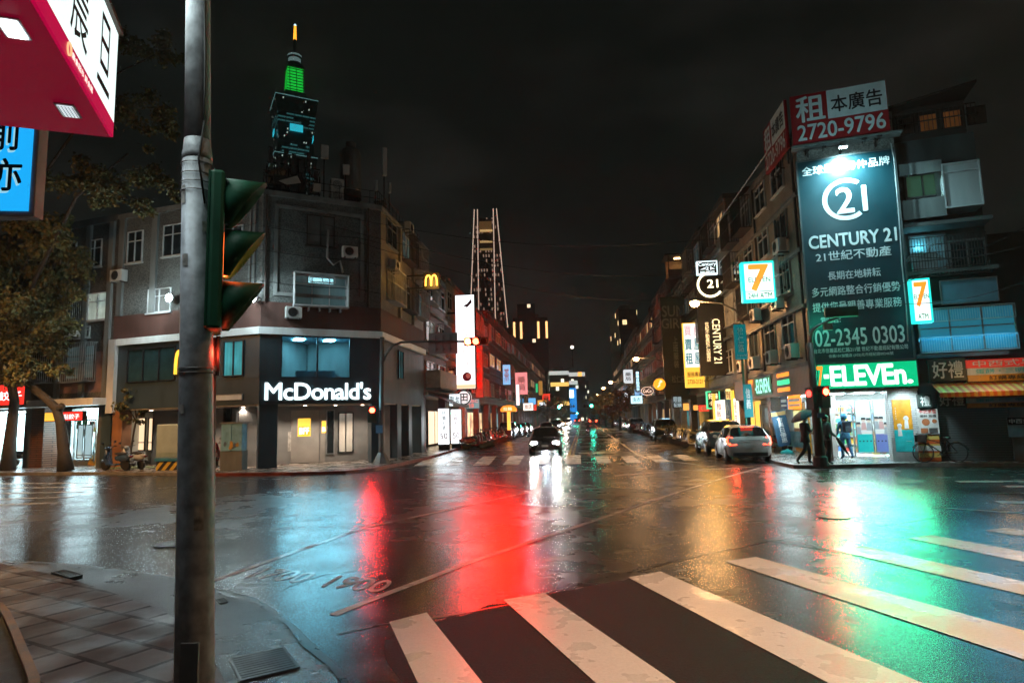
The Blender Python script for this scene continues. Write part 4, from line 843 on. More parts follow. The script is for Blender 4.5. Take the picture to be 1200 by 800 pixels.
# goods inside
f1 = Face(Dq+PERP*.3, Cq+PERP*.3)
for k in range(2): x = 1.4+k*1.9; shelf(RB, Face(QF.P(.3, -6, 0), QF.P(9, -6, 0)), x-.6, x+1.1, k % 2*1.2, PV, PV+1.6, 5)
shelf(RB, Face(Cq-PERP*.2-SD*.2, Bq-PERP*.2+SD*.6), .3, 6.2, -.35, PV, PV+2.1, 6)
FI = Face(QS.P(RX(33), -3.2, 0), QS.P(SW, -3.2, 0)); shelf(RB, FI, .2, 3.2, 0, PV, PV+2.0, 6); shelf(RB, FI, 4.0, 7.0, .4, PV, PV+2.1, 6)
r_ = QS.rect(931, 478, 946, 531, -1.2); MB().box(r_[0], r_[1], 1.2, 2.0, PV, PV+2.3).build('ticket_machine', pbr('orange machine', (.65, .26, .01), .35), RB, face=QS); MB().box(r_[0]+.1, r_[1]-.1, 1.17, 1.198, PV+1.1, PV+1.9).build('screen', em('machine screen', (.9, .8, .4), .8), RB, face=QS)
for a, b_ in ((907, 931), (880, 893)):
    x0, x1 = QS.uv(a, 500)[0], QS.uv(b_, 500)[0]; x0, x1 = min(x0, x1), max(x0, x1); f = MB().frame(x0, x1, PV+.05, zG-.3, .5, .56, .04).build('side_window', AFR, RB, face=QS); MB().quad((x0, .53, PV+.05), (x1, .53, PV+.05), (x1, .53, zG-.3), (x0, .53, zG-.3)).build('pane', GLASS, f)
    MB().box(x0+.05, x1-.05, .54, .546, PV+.3, PV+1.0).build('window_film', pbr('film pale blue', (.25, .5, .55), .4), f)
for a, b_, t, mt, lb in ((917, 925, '7', pbr('hang navy', (.02, .05, .12), .5), 'navy hanging placard under the store side fascia'), (926, 941, '11', ORGS, 'orange hanging placard under the store side fascia')):
    r_ = QS.rect(a, 460, b_, 474, .1)
    o = fthing(QS, 'hanging_placard', lb, 'placard', r_[0], .2, zG-.62); MB().box(0, r_[1]-r_[0], 0, .03, 0, .56).build('board', mt, o); MB().box(.1, (r_[1]-r_[0])-.1, -.006, -.001, .12, .2).build('print', WLET, o); MB().box(.1, (r_[1]-r_[0])-.1, -.006, -.001, .3, .42).build('print', WLET, o)
lamp('store_spill', 'AREA', QF.P(1.6, .1, 2.2), 26, (.72, .97, 1), (3, 1.4), QF.P(1.6, 8, .2), parent=RB); lamp('store_spill', 'AREA', QS.P(SW-3.2, .1, 2.2), 130, (.75, .97, 1), (4, 1.6), QS.P(SW-3.2, 6, 0), parent=RB)
lamp('pier_light', 'SPOT', QF.P(xw+.6, 1.1, zG-.02), 160, (.75, .97, 1), .1, QF.P(xw+.5, 0, 1.4), 95, .6, RB)
lamp('room_light', 'AREA', QF.P(2.6, -3.2, zG-.3), 160, (.8, .97, 1), (3, 1), QF.P(2.6, -3.4, 0), parent=RB)
# fascia signs
x0 = QF.uv(957, 440)[0]; x1 = QF.uv(1075, 440)[0]; zs0, zs1 = QF.uv(1015, 455)[1], QF.uv(1015, 424.5)[1]
o = fthing(QF, 'fascia_sign', 'long green backlit convenience store fascia with white letters facing the crossing', 'sign', x0, .16, zs0)
w_, h_ = x1-x0, zs1-zs0; MB().box(0, w_, 0, .28, 0, h_).build('housing', pbr('green housing', (.02, .22, .12), .4), o, bevel=.015); MB().box(.03, w_-.03, -.008, -.001, .03, h_-.03).build('sign_face', GRNS, o)
u_ = lambda p: QF.uv(p, 440, .16)[0]-x0
letters('-', em('fascia letter white', (.88, 1, 1), 1.3), o, u_(965.5), u_(971), h_*.45, h_*.57, y=-.01, off=.017); letters('ELEVEn', MC['fascia letter white'], o, u_(973.5), u_(1061), h_*.14, h_*.88, y=-.01, off=.032, sp=.95); letters('.', MC['fascia letter white'], o, u_(1063), u_(1069), h_*.14, h_*.27, y=-.01, off=.014)
letters('7', ORGS, o, u_(957.8), u_(964.5), h_*.12, h_*.9, y=-.01, off=.017)
lamp('fascia_glow', 'AREA', QF.P((x0+x1)/2, .5, (zs0+zs1)/2), 230, (.0, 1, .42), (3, .8), QF.P((x0+x1)/2, 8, (zs0+zs1)/2-.4), parent=o)
r_ = QS.rect(862, 436, 945, 462, .15)
o = fthing(QS, 'fascia_sign', 'smaller green and orange store name on the ribbed brown side fascia', 'sign', QS.uv(874, 450, .15)[0], .16, zG+.1)
us = lambda p: QS.uv(p, 450, .16)[0]-QS.uv(874, 450, .15)[0]; hh = zG1-zG-.2
MB().box(us(884), us(904), -.006, .012, .0, hh).build('sign_face', pbr('sign face green', (.02, .20, .12), .4), o); letters('-ELEVEN.', em('side letters', (.35, 1, .85), 1.2), o, us(885), us(903), hh*.12, hh*.9, y=-.01, off=.014); letters('7', ORGS, o, us(878), us(882.5), .02, hh*.95, y=-.01, off=.018)
for a, b_, c_ in ((0, .2, ORGS), (.36, .6, em('green band', (.05, .9, .35), 1.0)), (.75, .95, ORGS)): MB().box(us(911), us(925), -.006, .012, hh*(1-b_), hh*(1-a)).build('colour_band', c_, o); MB().box(us(872), us(877), -.006, .012, hh*(1-b_), hh*(1-a)).build('colour_band', c_, o)
# the tall billboard
TEAL = pbr('billboard teal canvas', (.0045, .038, .050), .42, var=.12, scale=.6)
x0, x1 = QF.uv(943, 300, .2)[0], QF.uv(1059, 300, .2)[0]; z0, z1 = QF.uv(1010, 424, .2)[1]+.06, QF.uv(990, 183, .2)[1]
BB = fthing(QF, 'billboard', 'huge dark teal estate agent billboard lit by one floodlight on the right corner', 'billboard', x0, .2, z0)
MB().box(0, x1-x0, 0, .16, 0, z1-z0).build('panel', TEAL, BB); MB().frame(-.06, x1-x0+.06, -.06, z1-z0+.06, -.03, .17, .058).build('frame', pbr('billboard frame', (.08, .09, .09), .5), BB)
BL = pbr('billboard white', (.82, .86, .86), .5, var=.08)
for t, p, k in (('全球最大房仲品牌', (939, 189.5, 1043, 200), {}), ('21', (980, 219, 1015.5, 248.5), dict(off=.017)), ('CENTURY 21', (947.5, 272, 1051, 287), dict(off=.026)), ('21世紀不動產', (955.7, 292, 1044.5, 303.5), {}), ('長期在地耕耘', (970, 316, 1032, 326), {}), ('多元網路整合行銷優勢', (951, 333.5, 1055, 344.5), {}), ('提供您最親善專業服務', (952, 351.5, 1057, 362.5), {}), ('電話:', (962, 371, 985, 378.5), {}), ('02-2345 0303', (955, 384, 1060, 403.5), dict(off=.014)), ('台北市信義區松仁路211號 世紀不動產經紀有限公司', (953.5, 406, 1064, 411.5), {}), ('信義101加盟店 (102)北市經紀證00246號', (971, 413.5, 1047, 418), {})):
    kk = dict(off=.010); kk.update(k); ptext(BB, QF, t, p, .2, BL, **kk)
cx, cz = QF.uv(991.5, 233.5, .2); rr = .5*(QF.uv(1020, 233, .2)[0]-QF.uv(963, 233, .2)[0]); q = MB()
for k in range(40):
    a, b_ = [R(52)+(R(308)-R(52))*j/40 for j in (k, k+1)]; P_ = lambda t, r: (cx+r*math.cos(t), -.214, cz+r*math.sin(t)); q.quad(P_(a, rr), P_(b_, rr), P_(b_, rr*.80), P_(a, rr*.80))
q.build('emblem_ring', BL, BB, face=QF)
for k, px_ in enumerate((988,)):
    x, z = QF.uv(px_, 172, .9); o = fthing(QF, 'billboard_lamp', 'small blazing floodlight on an arm above the teal billboard', 'floodlight', x, .9, z)
    MB().box(-.02, .02, .02, .9, .06, .1).build('arm', IRON, o); MB().box(-.16, .16, -.1, .1, -.02, .06).build('housing', STEEL, o, bevel=.02); MB().box(-.13, .13, -.08, .08, -.032, -.022).build('lens', em('billboard lens', (.75, 1, 1), 60), o)
    p = QF.P(x, .95, z-.12); lamp('flood_lamp', 'SPOT', p, 1300, (.50, .93, 1), .06, QF.P(x+.1, .2, z-1.6), 155, .9, o); lamp('added_fill', 'POINT', QF.P(x, 3.4, z-1.6), 130, (.45, .9, 1), .2, parent=o)  # second lamp is an unseen fill added for the billboard and rental signs
for k, px_ in enumerate((945, 965, 1012, 1030)):
    x, z = QF.uv(px_, 178-(px_-945)*.2, .3); o = fthing(QF, 'billboard_bracket', 'small unlit lamp bracket on the strip above the teal billboard', 'bracket', x, .0, z, 'unlit brackets above the billboard'); MB().tube([(0, 0, 0), (0, -.3, .12), (0, -.42, .02)], .02, 6).build('arm', IRON, o); MB().box(-.08, .08, -.5, -.38, -.03, .02).build('head', IRON, o)
q = MB(); q.tube([QF.P(QF.uv(x, y, .3)[0], .3, QF.uv(x, y, .3)[1]) for x, y in ((1044, 168), (1048, 190), (1050, 215), (1054, 260), (1057, 310), (1062, 360), (1064, 400))], .022, 6); tag(q.build('power_cable', pbr('pale cable', (.4, .42, .42), .5), smooth=True), 'pale cable hanging down the right edge of the teal billboard', 'cable')
# rental signs on the roof corner
RSR = pbr('rental red', (.36, .012, .018), .45, var=.15); RSW = pbr('rental white', (.72, .80, .80), .5, var=.12)
def rental(face, x0, x1, z0, z1, off, label):
    o = fthing(face, 'rental_sign', label, 'sign', x0, off, z0); w_, h_ = x1-x0, z1-z0
    MB().box(0, w_, 0, .12, 0, h_).build('panel', RSR, o); MB().box(w_*.39, w_*.995, -.008, -.001, h_*.42, h_*.995).build('white_panel', RSW, o)
    letters('租', RSW, o, w_*.06, w_*.36, h_*.43, h_*.95, y=-.01, off=.018); letters('本廣告', INK, o, w_*.43, w_*.95, h_*.53, h_*.86, y=-.012, off=.014); letters('2720-9796', RSW, o, w_*.06, w_*.96, h_*.06, h_*.37, y=-.01, off=.017)
    q = MB()
    for x in (.15, .5, .85): q.box(w_*x-.03, w_*x+.03, .13, .2, -.5, h_*.9); q.box(w_*x-.025, w_*x+.025, .2, 1.2, -.3, -.25)
    q.build('support_frame', IRON, o)
r_ = QF.rect(926.5, 103.5, 1041.5, 162, .35); rental(QF, *r_, .35, 'big red and white rental sign with a phone number facing the crossing')
r_ = QS.rect(894.5, 133, 921.5, 192, .35); rental(QS, *r_, .35, 'foreshortened red and white rental sign facing the side street')
MB().box(-.2, B1+.2, -.5, -.02, zC+.25, zC+.33).build('sign_ledge', CONC, RB, face=QF)
# side street windows of the corner building
def side_floors(b, x0, x1, zb, nfl, fh, seed, cages=True, acs=None, wmats=None):
    r2 = random.Random(seed); n = max(1, int((x1-x0)/2.6))
    for f in range(nfl):
        for k in range(n):
            a = x0+(x1-x0)*(k+.2)/n; c = x0+(x1-x0)*(k+.82)/n; z = zb+f*fh; pm = r2.choice(wmats or [DGLASS, DGLASS, CURT, LDIM]); s = r2.random()
            window(b, QS, (a, c, z+.9, z+2.2), pm, WFR if s < .6 else AFR, 1, .7 if s < .7 else 0)
            if cages and r2.random() < .62: cage(b, QS, (a-.15, c+.15, z+.7, z+2.35), WIRON if r2.random() < .5 else IRON, .55, .11)
side_floors(RB, S1+.3, SW-1.2, zG1+.1, 4, (zRf-zG1)/4.1, 5)
q = MB()
for k in range(4): z = zG1+(zRf-zG1)*k/4.1; q.box(S1, SW-.02, -.2, -.013, z, z+.14)
q.build('floor_band', CONC, RB, face=QS)
for k, (x, z) in enumerate(((SW-1.6, 1), (SW-4.4, 1), (SW-7.3, 1), (SW-3, 2), (SW-6.5, 2), (SW-9.8, 1), (SW-2.2, 3))):
    ac(QS, x, zG1+(zRf-zG1)*(z-1)/4.1+.35, .55, ['air conditioner just above the store side fascia, nearest the billboard', 'air conditioner just above the store side fascia, second from the billboard', 'air conditioner just above the store side fascia, third from the billboard', 'air conditioner one floor up, nearer the hanging store lightbox', 'air conditioner one floor up, farther along the side street', 'air conditioner just above the store side fascia, farthest along', 'air conditioner two floors up beside the billboard edge'][k])
for k, x in enumerate((SW-.35, SW-6.2)): MB().tube([(x, -.1, zG1), (x, -.1, zRf)], .055, 8).build('drain_pipe', IRON, RB, face=QS)
q = MB()
for k in range(5): q.tube([(S1+1+k*2.2, .1, zRf+.3), (S1+.4+k*2.2, -.8, zRf-.2)], .02, 5)
q.tube([(S1+.3, -.8, zRf-.2), (SW-1, -.8, zRf-.2)], .025, 5); q.build('roof_pipe', WIRON, RB, face=QS)

# ================================================================== balcony building with the breakfast shop, right edge
RA = fthing(QF, 'balcony_building', 'dark balcony building with the shuttered breakfast shop at the right edge', 'building', B1, 0, 0)
zt = QF.uv(1100, 150)[1]; xr = QF.uv(1340, 300)[0]; x5 = QF.uv(1157, 200)[0]; zq = QF.uv(1130, 414)[1]
MB().box(B1+.01, x5, .9, 8, zq, zt).build('upper_wall', DCONC, RA, face=QF); MB().box(B1+.012, xr, .45, 8, 2.9, zq-.01).build('lower_wall', DCONC, RA, face=QF)
MB().box(x5+.01, xr, 3.0, 9, zq, zt-3.5).build('rear_wing', DCONC, RA, face=QF)
for py in (258, 315, 352, 414): 
    z = QF.uv(1110, py)[1]; MB().box(B1+.02, x5-.02, -.1, .89, z-.14, z).build('balcony_slab', DCONC, RA, face=QF)
zt0 = QF.uv(1095, 150, -.5)[1]; zt1 = QF.uv(1100, 106, -.5)[1]
MB().box(B1+.1, x5-.2, .91, 6, zt+.01, zt1-.35).build('penthouse', pbr('dark timber shed', (.05, .035, .03), .8), RA, face=QF); MB().prism_y([(B1-.1, zt1-.5), (x5+.1, zt1+.0), (x5+.1, zt1+.10), (B1-.1, zt1-.4)], .3, 6.4).build('roof', IRON, RA, face=QF)
for k in range(4): a = B1+.3+k*.78; window(RA, QF.sub(0, -.9), (a, a+.62, zt+.25, zt1-.7), LORG if k in (1, 2) else pbr('brown pane', (.06, .03, .02), .3), IRON, 0, 0, .05, .04, False)
q = MB()
for k in range(20): x = B1+.1+(x5-B1-.2)*k/19; q.box(x-.01, x+.01, .1, .12, zt+.02, zt+.8)
for z in (.4, .8): q.box(B1+.1, x5-.1, .095, .125, zt+z-.02, zt+z+.02)
q.build('roof_railing', IRON, RA, face=QF)
FB = QF.sub(0, -.9)
window(RA, FB, FB.rect(1060, 204, 1102, 232), em('green dim pane', (.12, .30, .18), .12), AFR, 1, 0, .08, .06, False); window(RA, QF, QF.rect(1105, 189, 1151, 242, .05), pbr('white canvas panel', (.42, .44, .44), .7, var=.12, scale=1.2, streak=True), WFR, 0, .8, .06, .05, False, 'balcony_panel', .9)
MB().box(B1+.05, QF.uv(1104, 200)[0], -.05, .02, QF.uv(1080, 204)[1], QF.uv(1080, 190)[1]).build('balcony_beam', CONC, RA, face=QF); MB().box(B1+.05, QF.uv(1104, 200)[0], -.05, .02, QF.uv(1080, 256)[1], QF.uv(1080, 233)[1]).build('balcony_parapet', CONC, RA, face=QF)
r_ = QF.rect(1066, 276, 1158, 322, .06); q = MB(); n = 26
for k in range(n+1): x = r_[0]+(r_[1]-r_[0])*k/n; q.box(x-.009, x+.009, -.1, -.075, r_[2], r_[3])
for k in range(6): z = r_[2]+(r_[3]-r_[2])*k/5; q.box(r_[0], r_[1], -.112, -.101, z-.015, z+.015)
q.build('balcony_grille', IRON, RA, face=QF)
window(RA, FB, FB.rect(1066, 275, 1110, 322), LDIM, AFR, 1, 0, .06, .06, False); window(RA, FB, FB.rect(1112, 280, 1156, 322), DGLASS, AFR, 1, 0, .06, .06, False)
for k, (a, lb) in enumerate(((1078, 'teal lit shirt drying behind the balcony grille, beside the billboard'), (1092, 'teal lit shirt drying behind the balcony grille, next one to the right'))):
    x, z = QF.uv(a, 322, -.3); o = fthing(QF, 'shirt', lb, 'laundry', x, -.3, z); MB().prism_y([(-.2, 0), (.2, 0), (.2, .62), (.34, .5), (.4, .6), (.2, .85), (.06, .86), (0, .82), (-.06, .86), (-.2, .85), (-.4, .6), (-.34, .5), (-.2, .62)], 0, .05).build('cloth', pbr('white cloth', (.55, .62, .65), .8, var=.15), o); MB().tube([(0, .02, .84), (0, .02, .98), (.05, .02, 1.0)], .01, 5).build('hanger', IRON, o)
lamp('balcony_glow', 'POINT', QF.P(QF.uv(1085, 300)[0], -.7, QF.uv(1085, 283)[1]), 12, (.2, .8, 1), .1, parent=RA)
r_ = QF.rect(1103, 327, 1169, 354, .12); o = fthing(QF, 'blank_signboard', 'plain pale blue board below the grille balcony', 'sign board', r_[0], .12, r_[2]); MB().box(0, r_[1]-r_[0], 0, .05, 0, r_[3]-r_[2]).build('board', pbr('blue board', (.10, .22, .30), .6, var=.15), o); MB().frame(-.03, r_[1]-r_[0]+.03, -.03, r_[3]-r_[2]+.03, -.02, .06, .028).build('edging', AFR, o)
r_ = QF.rect(1076, 359, 1192, 411, .05); window(RA, QF, r_, em('cyan lit blinds', (.04, .36, .54), .26), AFR, 2, .55, .06, .05, False, 'window', .4)
q = MB(); n = 40
for k in range(n+1): x = r_[0]+(r_[1]-r_[0])*k/n; q.box(x-.007, x+.007, -.1, -.085, r_[2], r_[2]+(r_[3]-r_[2])*.34); q.box(x-.007, x+.007, -.1, -.085, r_[3]-(r_[3]-r_[2])*.3, r_[3])
for z in (0, .34, .7, 1): z = r_[2]+(r_[3]-r_[2])*z; q.box(r_[0], r_[1], -.115, -.101, z-.016, z+.016)
q.build('window_grille', pbr('pale grille', (.3, .45, .5), .5), RA, face=QF)
lamp('room_glow', 'AREA', QF.P((r_[0]+r_[1])/2, .3, (r_[2]+r_[3])/2), 80, (.08, .65, 1), (3, 1), QF.P((r_[0]+r_[1])/2, 5, 0), parent=RA)
# signs of the breakfast shop
def bsign(py0, py1, off, d, lb1, lb2, dim):
    DK = pbr('sign dark green', (.015, .035, .03), .5); gw = pbr('sign grey white', (.5, .52, .5), .5); rd = pbr('sign dull red', (.30, .025, .02), .5) if dim else em('sign lit red', (.55, .03, .02), .45)
    x0, x1, z0, z1 = QF.rect(1089 if not dim else 1098, py0, 1132, py1, off); o = fthing(QF, 'shop_sign', lb1, 'sign', x0, off, z0); MB().box(0, x1-x0, 0, d, 0, z1-z0).build('panel', DK, o); letters('好禮', gw, o, (x1-x0)*.08, (x1-x0)*.92, (z1-z0)*.12, (z1-z0)*.88, y=-.003, off=.014)
    x2, x3, z0, z1 = QF.rect(1133, py0-1, 1262, py1-1, off); o = fthing(QF, 'shop_sign', lb2, 'sign', x2, off, z0); w_, h_ = x3-x2, z1-z0
    MB().box(0, w_, 0, d, h_*.62, h_).build('red_panel', rd, o); MB().box(0, w_, 0, d, h_*.30, h_*.615).build('white_panel', pbr('sign pale', (.45, .48, .48), .5), o); MB().box(0, w_, 0, d, 0, h_*.295).build('yellow_panel', pbr('sign amber', (.50, .22, .02), .5), o)
    letters('中西式早餐店', gw, o, w_*.06, w_*.95, h_*.67, h_*.96, y=-.003, off=.010); letters('蛋餅・三明治・飯糰', pbr('sign cyan ink', (.02, .35, .42), .5), o, w_*.08, w_*.9, h_*.35, h_*.57, y=-.003, off=.010); letters('訂購專線:27299658', INK, o, w_*.2, w_*.9, h_*.05, h_*.25, y=-.003, off=.010)
bsign(420, 446, .35, .2, 'upper dark shop sign with two big grey characters above the striped awning', 'upper red, white and amber breakfast sign above the striped awning', False)
bsign(458, 477.5, .12, .1, 'lower dark shop sign with two big grey characters over the shutter', 'lower faded breakfast sign over the shutter, under the awning', True)
lamp('sign_lamp', 'POINT', QF.P(QF.uv(1150, 450)[0], 1.5, QF.uv(1150, 440)[1]), 22, (1, .55, .2), .1, parent=RA)
o = fthing(QF, 'awning', 'orange and yellow striped awning over the shuttered breakfast shop', 'awning', QF.uv(1093, 450, .3)[0], 0, QF.uv(1140, 459, 1.0)[1]); w_ = 7.0
q = MB(); q.quad((0, -1.05, 0), (w_, -1.05, 0), (w_, -.1, .34), (0, -.1, .34)); q.quad((0, -1.05, -.16), (w_, -1.05, -.16), (w_, -1.05, 0), (0, -1.05, 0)); q.build('canvas', stripes('awning stripes', (.55, .11, .02), (.60, .33, .05), .22), o); q = MB()
for x in (.1, w_/2, w_-.1): q.tube([(x, -.02, .3), (x, -1.03, -.02)], .018, 5)
q.build('frame', IRON, o)
x0, x1, z0, z1 = QF.rect(1103, 478, 1181, 537, -.1); MB().box(x0-.15, x1+.15, .3, .4, PV, 2.95).build('shutter', stripes('roller shutter', (.10, .12, .12), (.055, .065, .065), .085, 'Z'), RA, face=QF); MB().box(x1+.16, xr, .2, .6, PV, 2.85).build('pier', CONC, RA, face=QF)
MB().box(B1+.02, x0-.16, .1, .7, PV, 2.9).build('pier', DCONC, RA, face=QF)
r_ = QF.rect(1076, 462, 1092, 477.5, .25); o = fthing(QF, 'shop_sign', 'small square sign with one grey character beside the store pier', 'sign', r_[0], .25, r_[2]); MB().box(0, r_[1]-r_[0], 0, .2, 0, r_[3]-r_[2]).build('panel', MC['sign dark green'], o); letters('禮', MC['sign grey white'], o, .06, r_[1]-r_[0]-.06, .06, r_[3]-r_[2]-.06, y=-.003, off=.014)
r_ = QF.rect(1076, 479, 1100, 511, .12); w_, h_ = r_[1]-r_[0], r_[3]-r_[2]; o = fthing(QF, 'menu_board', 'white breakfast menu board with food pictures beside the shutter', 'menu board', r_[0], .12, r_[2]); MB().box(0, w_, 0, .05, 0, h_).build('board', pbr('menu white', (.5, .5, .48), .5), o); letters('中式早餐', RLET, o, .05, w_-.05, h_*.83, h_*.97, y=-.003, off=.010)
q = MB(); q.lathe([(w_*.2, -.006), (w_*.2, -.003)], 14, (w_*.38, 0, h_*.52), 'y'); q.lathe([(w_*.12, -.006), (w_*.12, -.003)], 14, (w_*.8, 0, h_*.55), 'y'); q.box(w_*.1, w_*.45, -.006, -.003, h_*.08, h_*.3); q.build('food_picture', pbr('food print', (.35, .12, .05), .5), o); MB().box(w_*.5, w_*.92, -.006, -.003, h_*.08, h_*.3).build('food_picture', pbr('food print dark', (.06, .06, .06), .5), o); letters('蛋餅 豆漿', INK, o, w_*.1, w_*.9, h_*.7, h_*.79, y=-.003)
r_ = QF.rect(1077, 511, 1102, 540, .2); o = fthing(QF, 'striped_counter', 'orange, white and yellow banded counter below the menu board', 'counter', r_[0], .2, PV); q = MB(); hh = .95
MB().box(0, r_[1]-r_[0], 0, .3, 0, hh).build('counter', stripes('counter bands', (.50, .10, .02), (.55, .40, .10), .31, 'Z'), o); MB().box(-.02, r_[1]-r_[0]+.02, -.01, .31, .38, .56).build('white_band', WHITEP, o); MB().box(-.03, r_[1]-r_[0]+.03, -.03, .31, hh+.001, hh+.04).build('counter_top', AFR, o)
r_ = QF.rect(1184, 489, 1212, 512, .05); o = fthing(QF, 'notice_board', 'small black and pale blue notice right of the shutter', 'notice', r_[0], -.17, r_[2]); w_, h_ = r_[1]-r_[0], r_[3]-r_[2]; MB().box(0, w_, 0, .03, 0, h_).build('board', pbr('notice blue', (.22, .34, .38), .5), o); MB().box(0, w_, -.006, -.001, h_*.62, h_).build('header', INK, o); letters('中西式', WLET, o, .05, w_-.05, h_*.7, h_*.94, y=-.008)
# ================================================================== rows of buildings down the street
def row(face, X, Ya, Yb, ht, mat, label, seed, shop=None, floors=4, cages=.4, canopy=True, bands=True):
    x0, x1 = sorted((X(Ya), X(Yb))); x0 += .01; x1 -= .01; r2 = random.Random(seed)
    b = fthing(face, 'row_building', label, 'building', x0, 0, 0); zg = 3.5
    MB().box(x0, x1, 0, 10, zg, ht).build('upper_wall', mat, b, face=face)
    MB().box(x0, x1, -.1, 10, ht+.003, ht+.3).build('parapet', DCONC, b, face=face)
    fh = (ht-zg)/floors; n = max(1, int((x1-x0)/(2.4 if x1-x0 < 22 else 4.5)))
    for f in range(floors):
        for k in range(n):
            a = x0+(x1-x0)*(k+.16)/n; c = x0+(x1-x0)*(k+.84)/n; z = zg+f*fh; s = r2.random()
            pm = DGLASS if s < .5 else CURT if s < .72 else LDIM if s < .86 else LORG if s < .93 else LWARM
            if Ya < 75:
                window(b, face, (a, c, z+.85, z+2.2), pm, WFR if r2.random() < .6 else AFR, 1, .7)
                if r2.random() < cages: cage(b, face, (a-.1, c+.1, z+.65, z+2.3), WIRON if r2.random() < .5 else IRON, .5, .14)
            else: window(b, face, (a, c, z+.85, z+2.2), pm, WFR, 0, 0, sill=False)
        if bands: MB().box(x0, x1, -.18, -.002, zg+f*fh+.02, zg+f*fh+.2).build('floor_band', CONC, b, face=face)
    MB().box(x0, x1, 1.6, 9.9, PV, zg).build('ground_floor', DCONC, b, face=face)
    m_ = max(1, int((x1-x0)/4.5))
    for k in range(m_+1): xx = x0+(x1-x0-.5)*k/m_; MB().box(xx, xx+.5, 0.01, .5, PV, zg-.003).build('column', mat, b, face=face)
    for k in range(m_):
        a = x0+(x1-x0)*k/m_+.7; c = x0+(x1-x0)*(k+1)/m_-.3; s = r2.random()
        pm = (shop or [LWARM, LCOOL, em_curtain('shop warm', (1, .68, .38), 1.6, 3), em_curtain('shop warm', (1, .68, .38), 1.6, 3), em_curtain('shop cool', (.6, .9, 1), 1.6, 3)])
        window(b, face.sub(0, -1.6), (a, c, PV+.1, PV+2.6), r2.choice(pm), AFR, 2, 0, .06, .06, False, 'shopfront')
    q = MB()
    for k in range(3): xx = r2.uniform(x0+1, max(x0+1.1, x1-2)); q.box(xx, xx+r2.uniform(.8, 2), 2, 5, ht+.31, ht+r2.uniform(1, 2.6))
    q.build('roof_shed', DCONC, b, face=face)
    return b
SH_Y = [YELS, WARMW, em('shop amber', (1, .5, .05), 1.0)]
row(QS, RX, 36.6, 44.5, 14.6, TILEY, 'cream tiled building above the yellow lit shops on the right', 11, SH_Y)
row(QS, RX, 44.6, 53, 15.0, TILEB, 'brown tiled building behind the vertical estate agent signs on the right', 12, [LWARM, DGLASS, WARMW])
row(QS, RX, 53.1, 63, 13.2, TILEG, 'grey green building behind the dark girl-shop wall board', 13)
row(QS, RX, 63.1, 76, 15.2, DCONC, 'dark building with a lit roof balcony on the right', 14, [LCOOL, LTEAL, DGLASS])
row(QS, RX, 76.2, 98, 14.4, CONC, 'long concrete building behind the pale blue hanging sign', 15)
row(QS, RX, 98.2, 128, 15.5, DCONC, 'dark long block beyond the pale blue hanging sign', 16)
row(QS, RX, 128.2, 175, 14, CONC, 'distant low block near the end of the right row', 17)
row(FS, LX, 38.95, 45.5, 11.4, REDBRK, 'dark red building right beside the burger restaurant', 21, [DGLASS, LCOOL], 3)
row(FS, LX, 45.6, 53, 12.1, TILEY, 'cream building behind the tall white vertical sign', 22, [LCOOL, WARMW], 3, .3)
row(FS, LX, 53.1, 66, 12.0, REDBRK, 'red lit brick building behind the red traffic signal', 23, None, 3)
row(FS, LX, 66.1, 88, 13.0, REDBRK, 'long dark red block beyond the orange lantern sign', 24, None, 3)
row(FS, LX, 88.2, 120, 13.5, TILEB, 'brown block far down the left row', 25, None, 3)
row(FS, LX, 120.2, 170, 14, DCONC, 'dark block at the far end of the left row', 26, None, 3)
# lit roof balcony
F = perp(QS, 63); o = fthing(F, 'roof_terrace', 'warm lit little roof terrace high on the dark right building', 'roof terrace', .3, 0, 15.55); MB().box(0, 3, .1, 3, 0, .1).build('floor', CONC, o); MB().box(-.3, 3.2, -.2, 3.2, 2.3, 2.45).build('roof', IRON, o); MB().box(.1, 2.9, 2.6, 2.75, .11, 2.29).build('back_wall', pbr('terrace wall', (.4, .3, .2), .7), o); MB().box(.8, 2.0, 1.0, 1.4, 2.22, 2.29).build('ceiling_lamp', em('terrace lamp', (1, .6, .25), 10), o)
MB().box(0, 3, .05, .1, .1, .9).build('parapet', CONC, o); q = MB()
for x in (0.0, 2.9): q.box(x, x+.1, .05, .15, .1, 2.3)
q.build('post', IRON, o)
# ------------------------------------------------------------------ far towers
def block(px0, px1, py, Y, mat, label, depth=22, name='tower_block', rz=0.0, parts=()):
    a, b_ = atY(px0, 480, Y), atY(px1, 480, Y); top = atY((px0+px1)/2, py, Y).z; o = thing(name, label, 'tower', ((a.x+b_.x)/2, Y, 0), rz); hw = (b_.x-a.x)/2
    MB().box(-hw, hw, 0, depth, 0, top).build('tower_wall', mat, o); MB().box(-hw*.5, hw*.5, depth*.2, depth*.8, top+.01, top+top*.03+1).build('roof_house', DCONC, o); return o, hw, top
T1 = litgrid('dark red tower wall', (.035, .018, .016), (1, .75, .5), 2.6, 3.4, .06, 1.2); T2 = litgrid('dark tower wall', (.03, .03, .03), (.9, .9, .7), 2.2, 3.3, .08, 1.4); T3 = litgrid('brown tower wall', (.05, .04, .03), (1, .7, .35), 2.4, 3.2, .10, 1.2)
o, hw, top = block(604, 645, 372, 300, T1, 'dark tower with warm crown lamps right of the slender lit tower', 24); MB().box(-hw*.75, hw*.3, 2, 18, top, top+7).build('upper_tier', T1, o)
for x in (-hw*.95, -hw*.55, hw*.45, hw*.93): MB().box(x-.5, x+.5, -.4, -.02, top-10, top-2).build('crown_lamp', em('crown lamp', (1, .55, .22), 1.6), o); 
block(590, 607, 388, 330, T1, 'thin dark tower tucked behind the slender lit tower', 20)
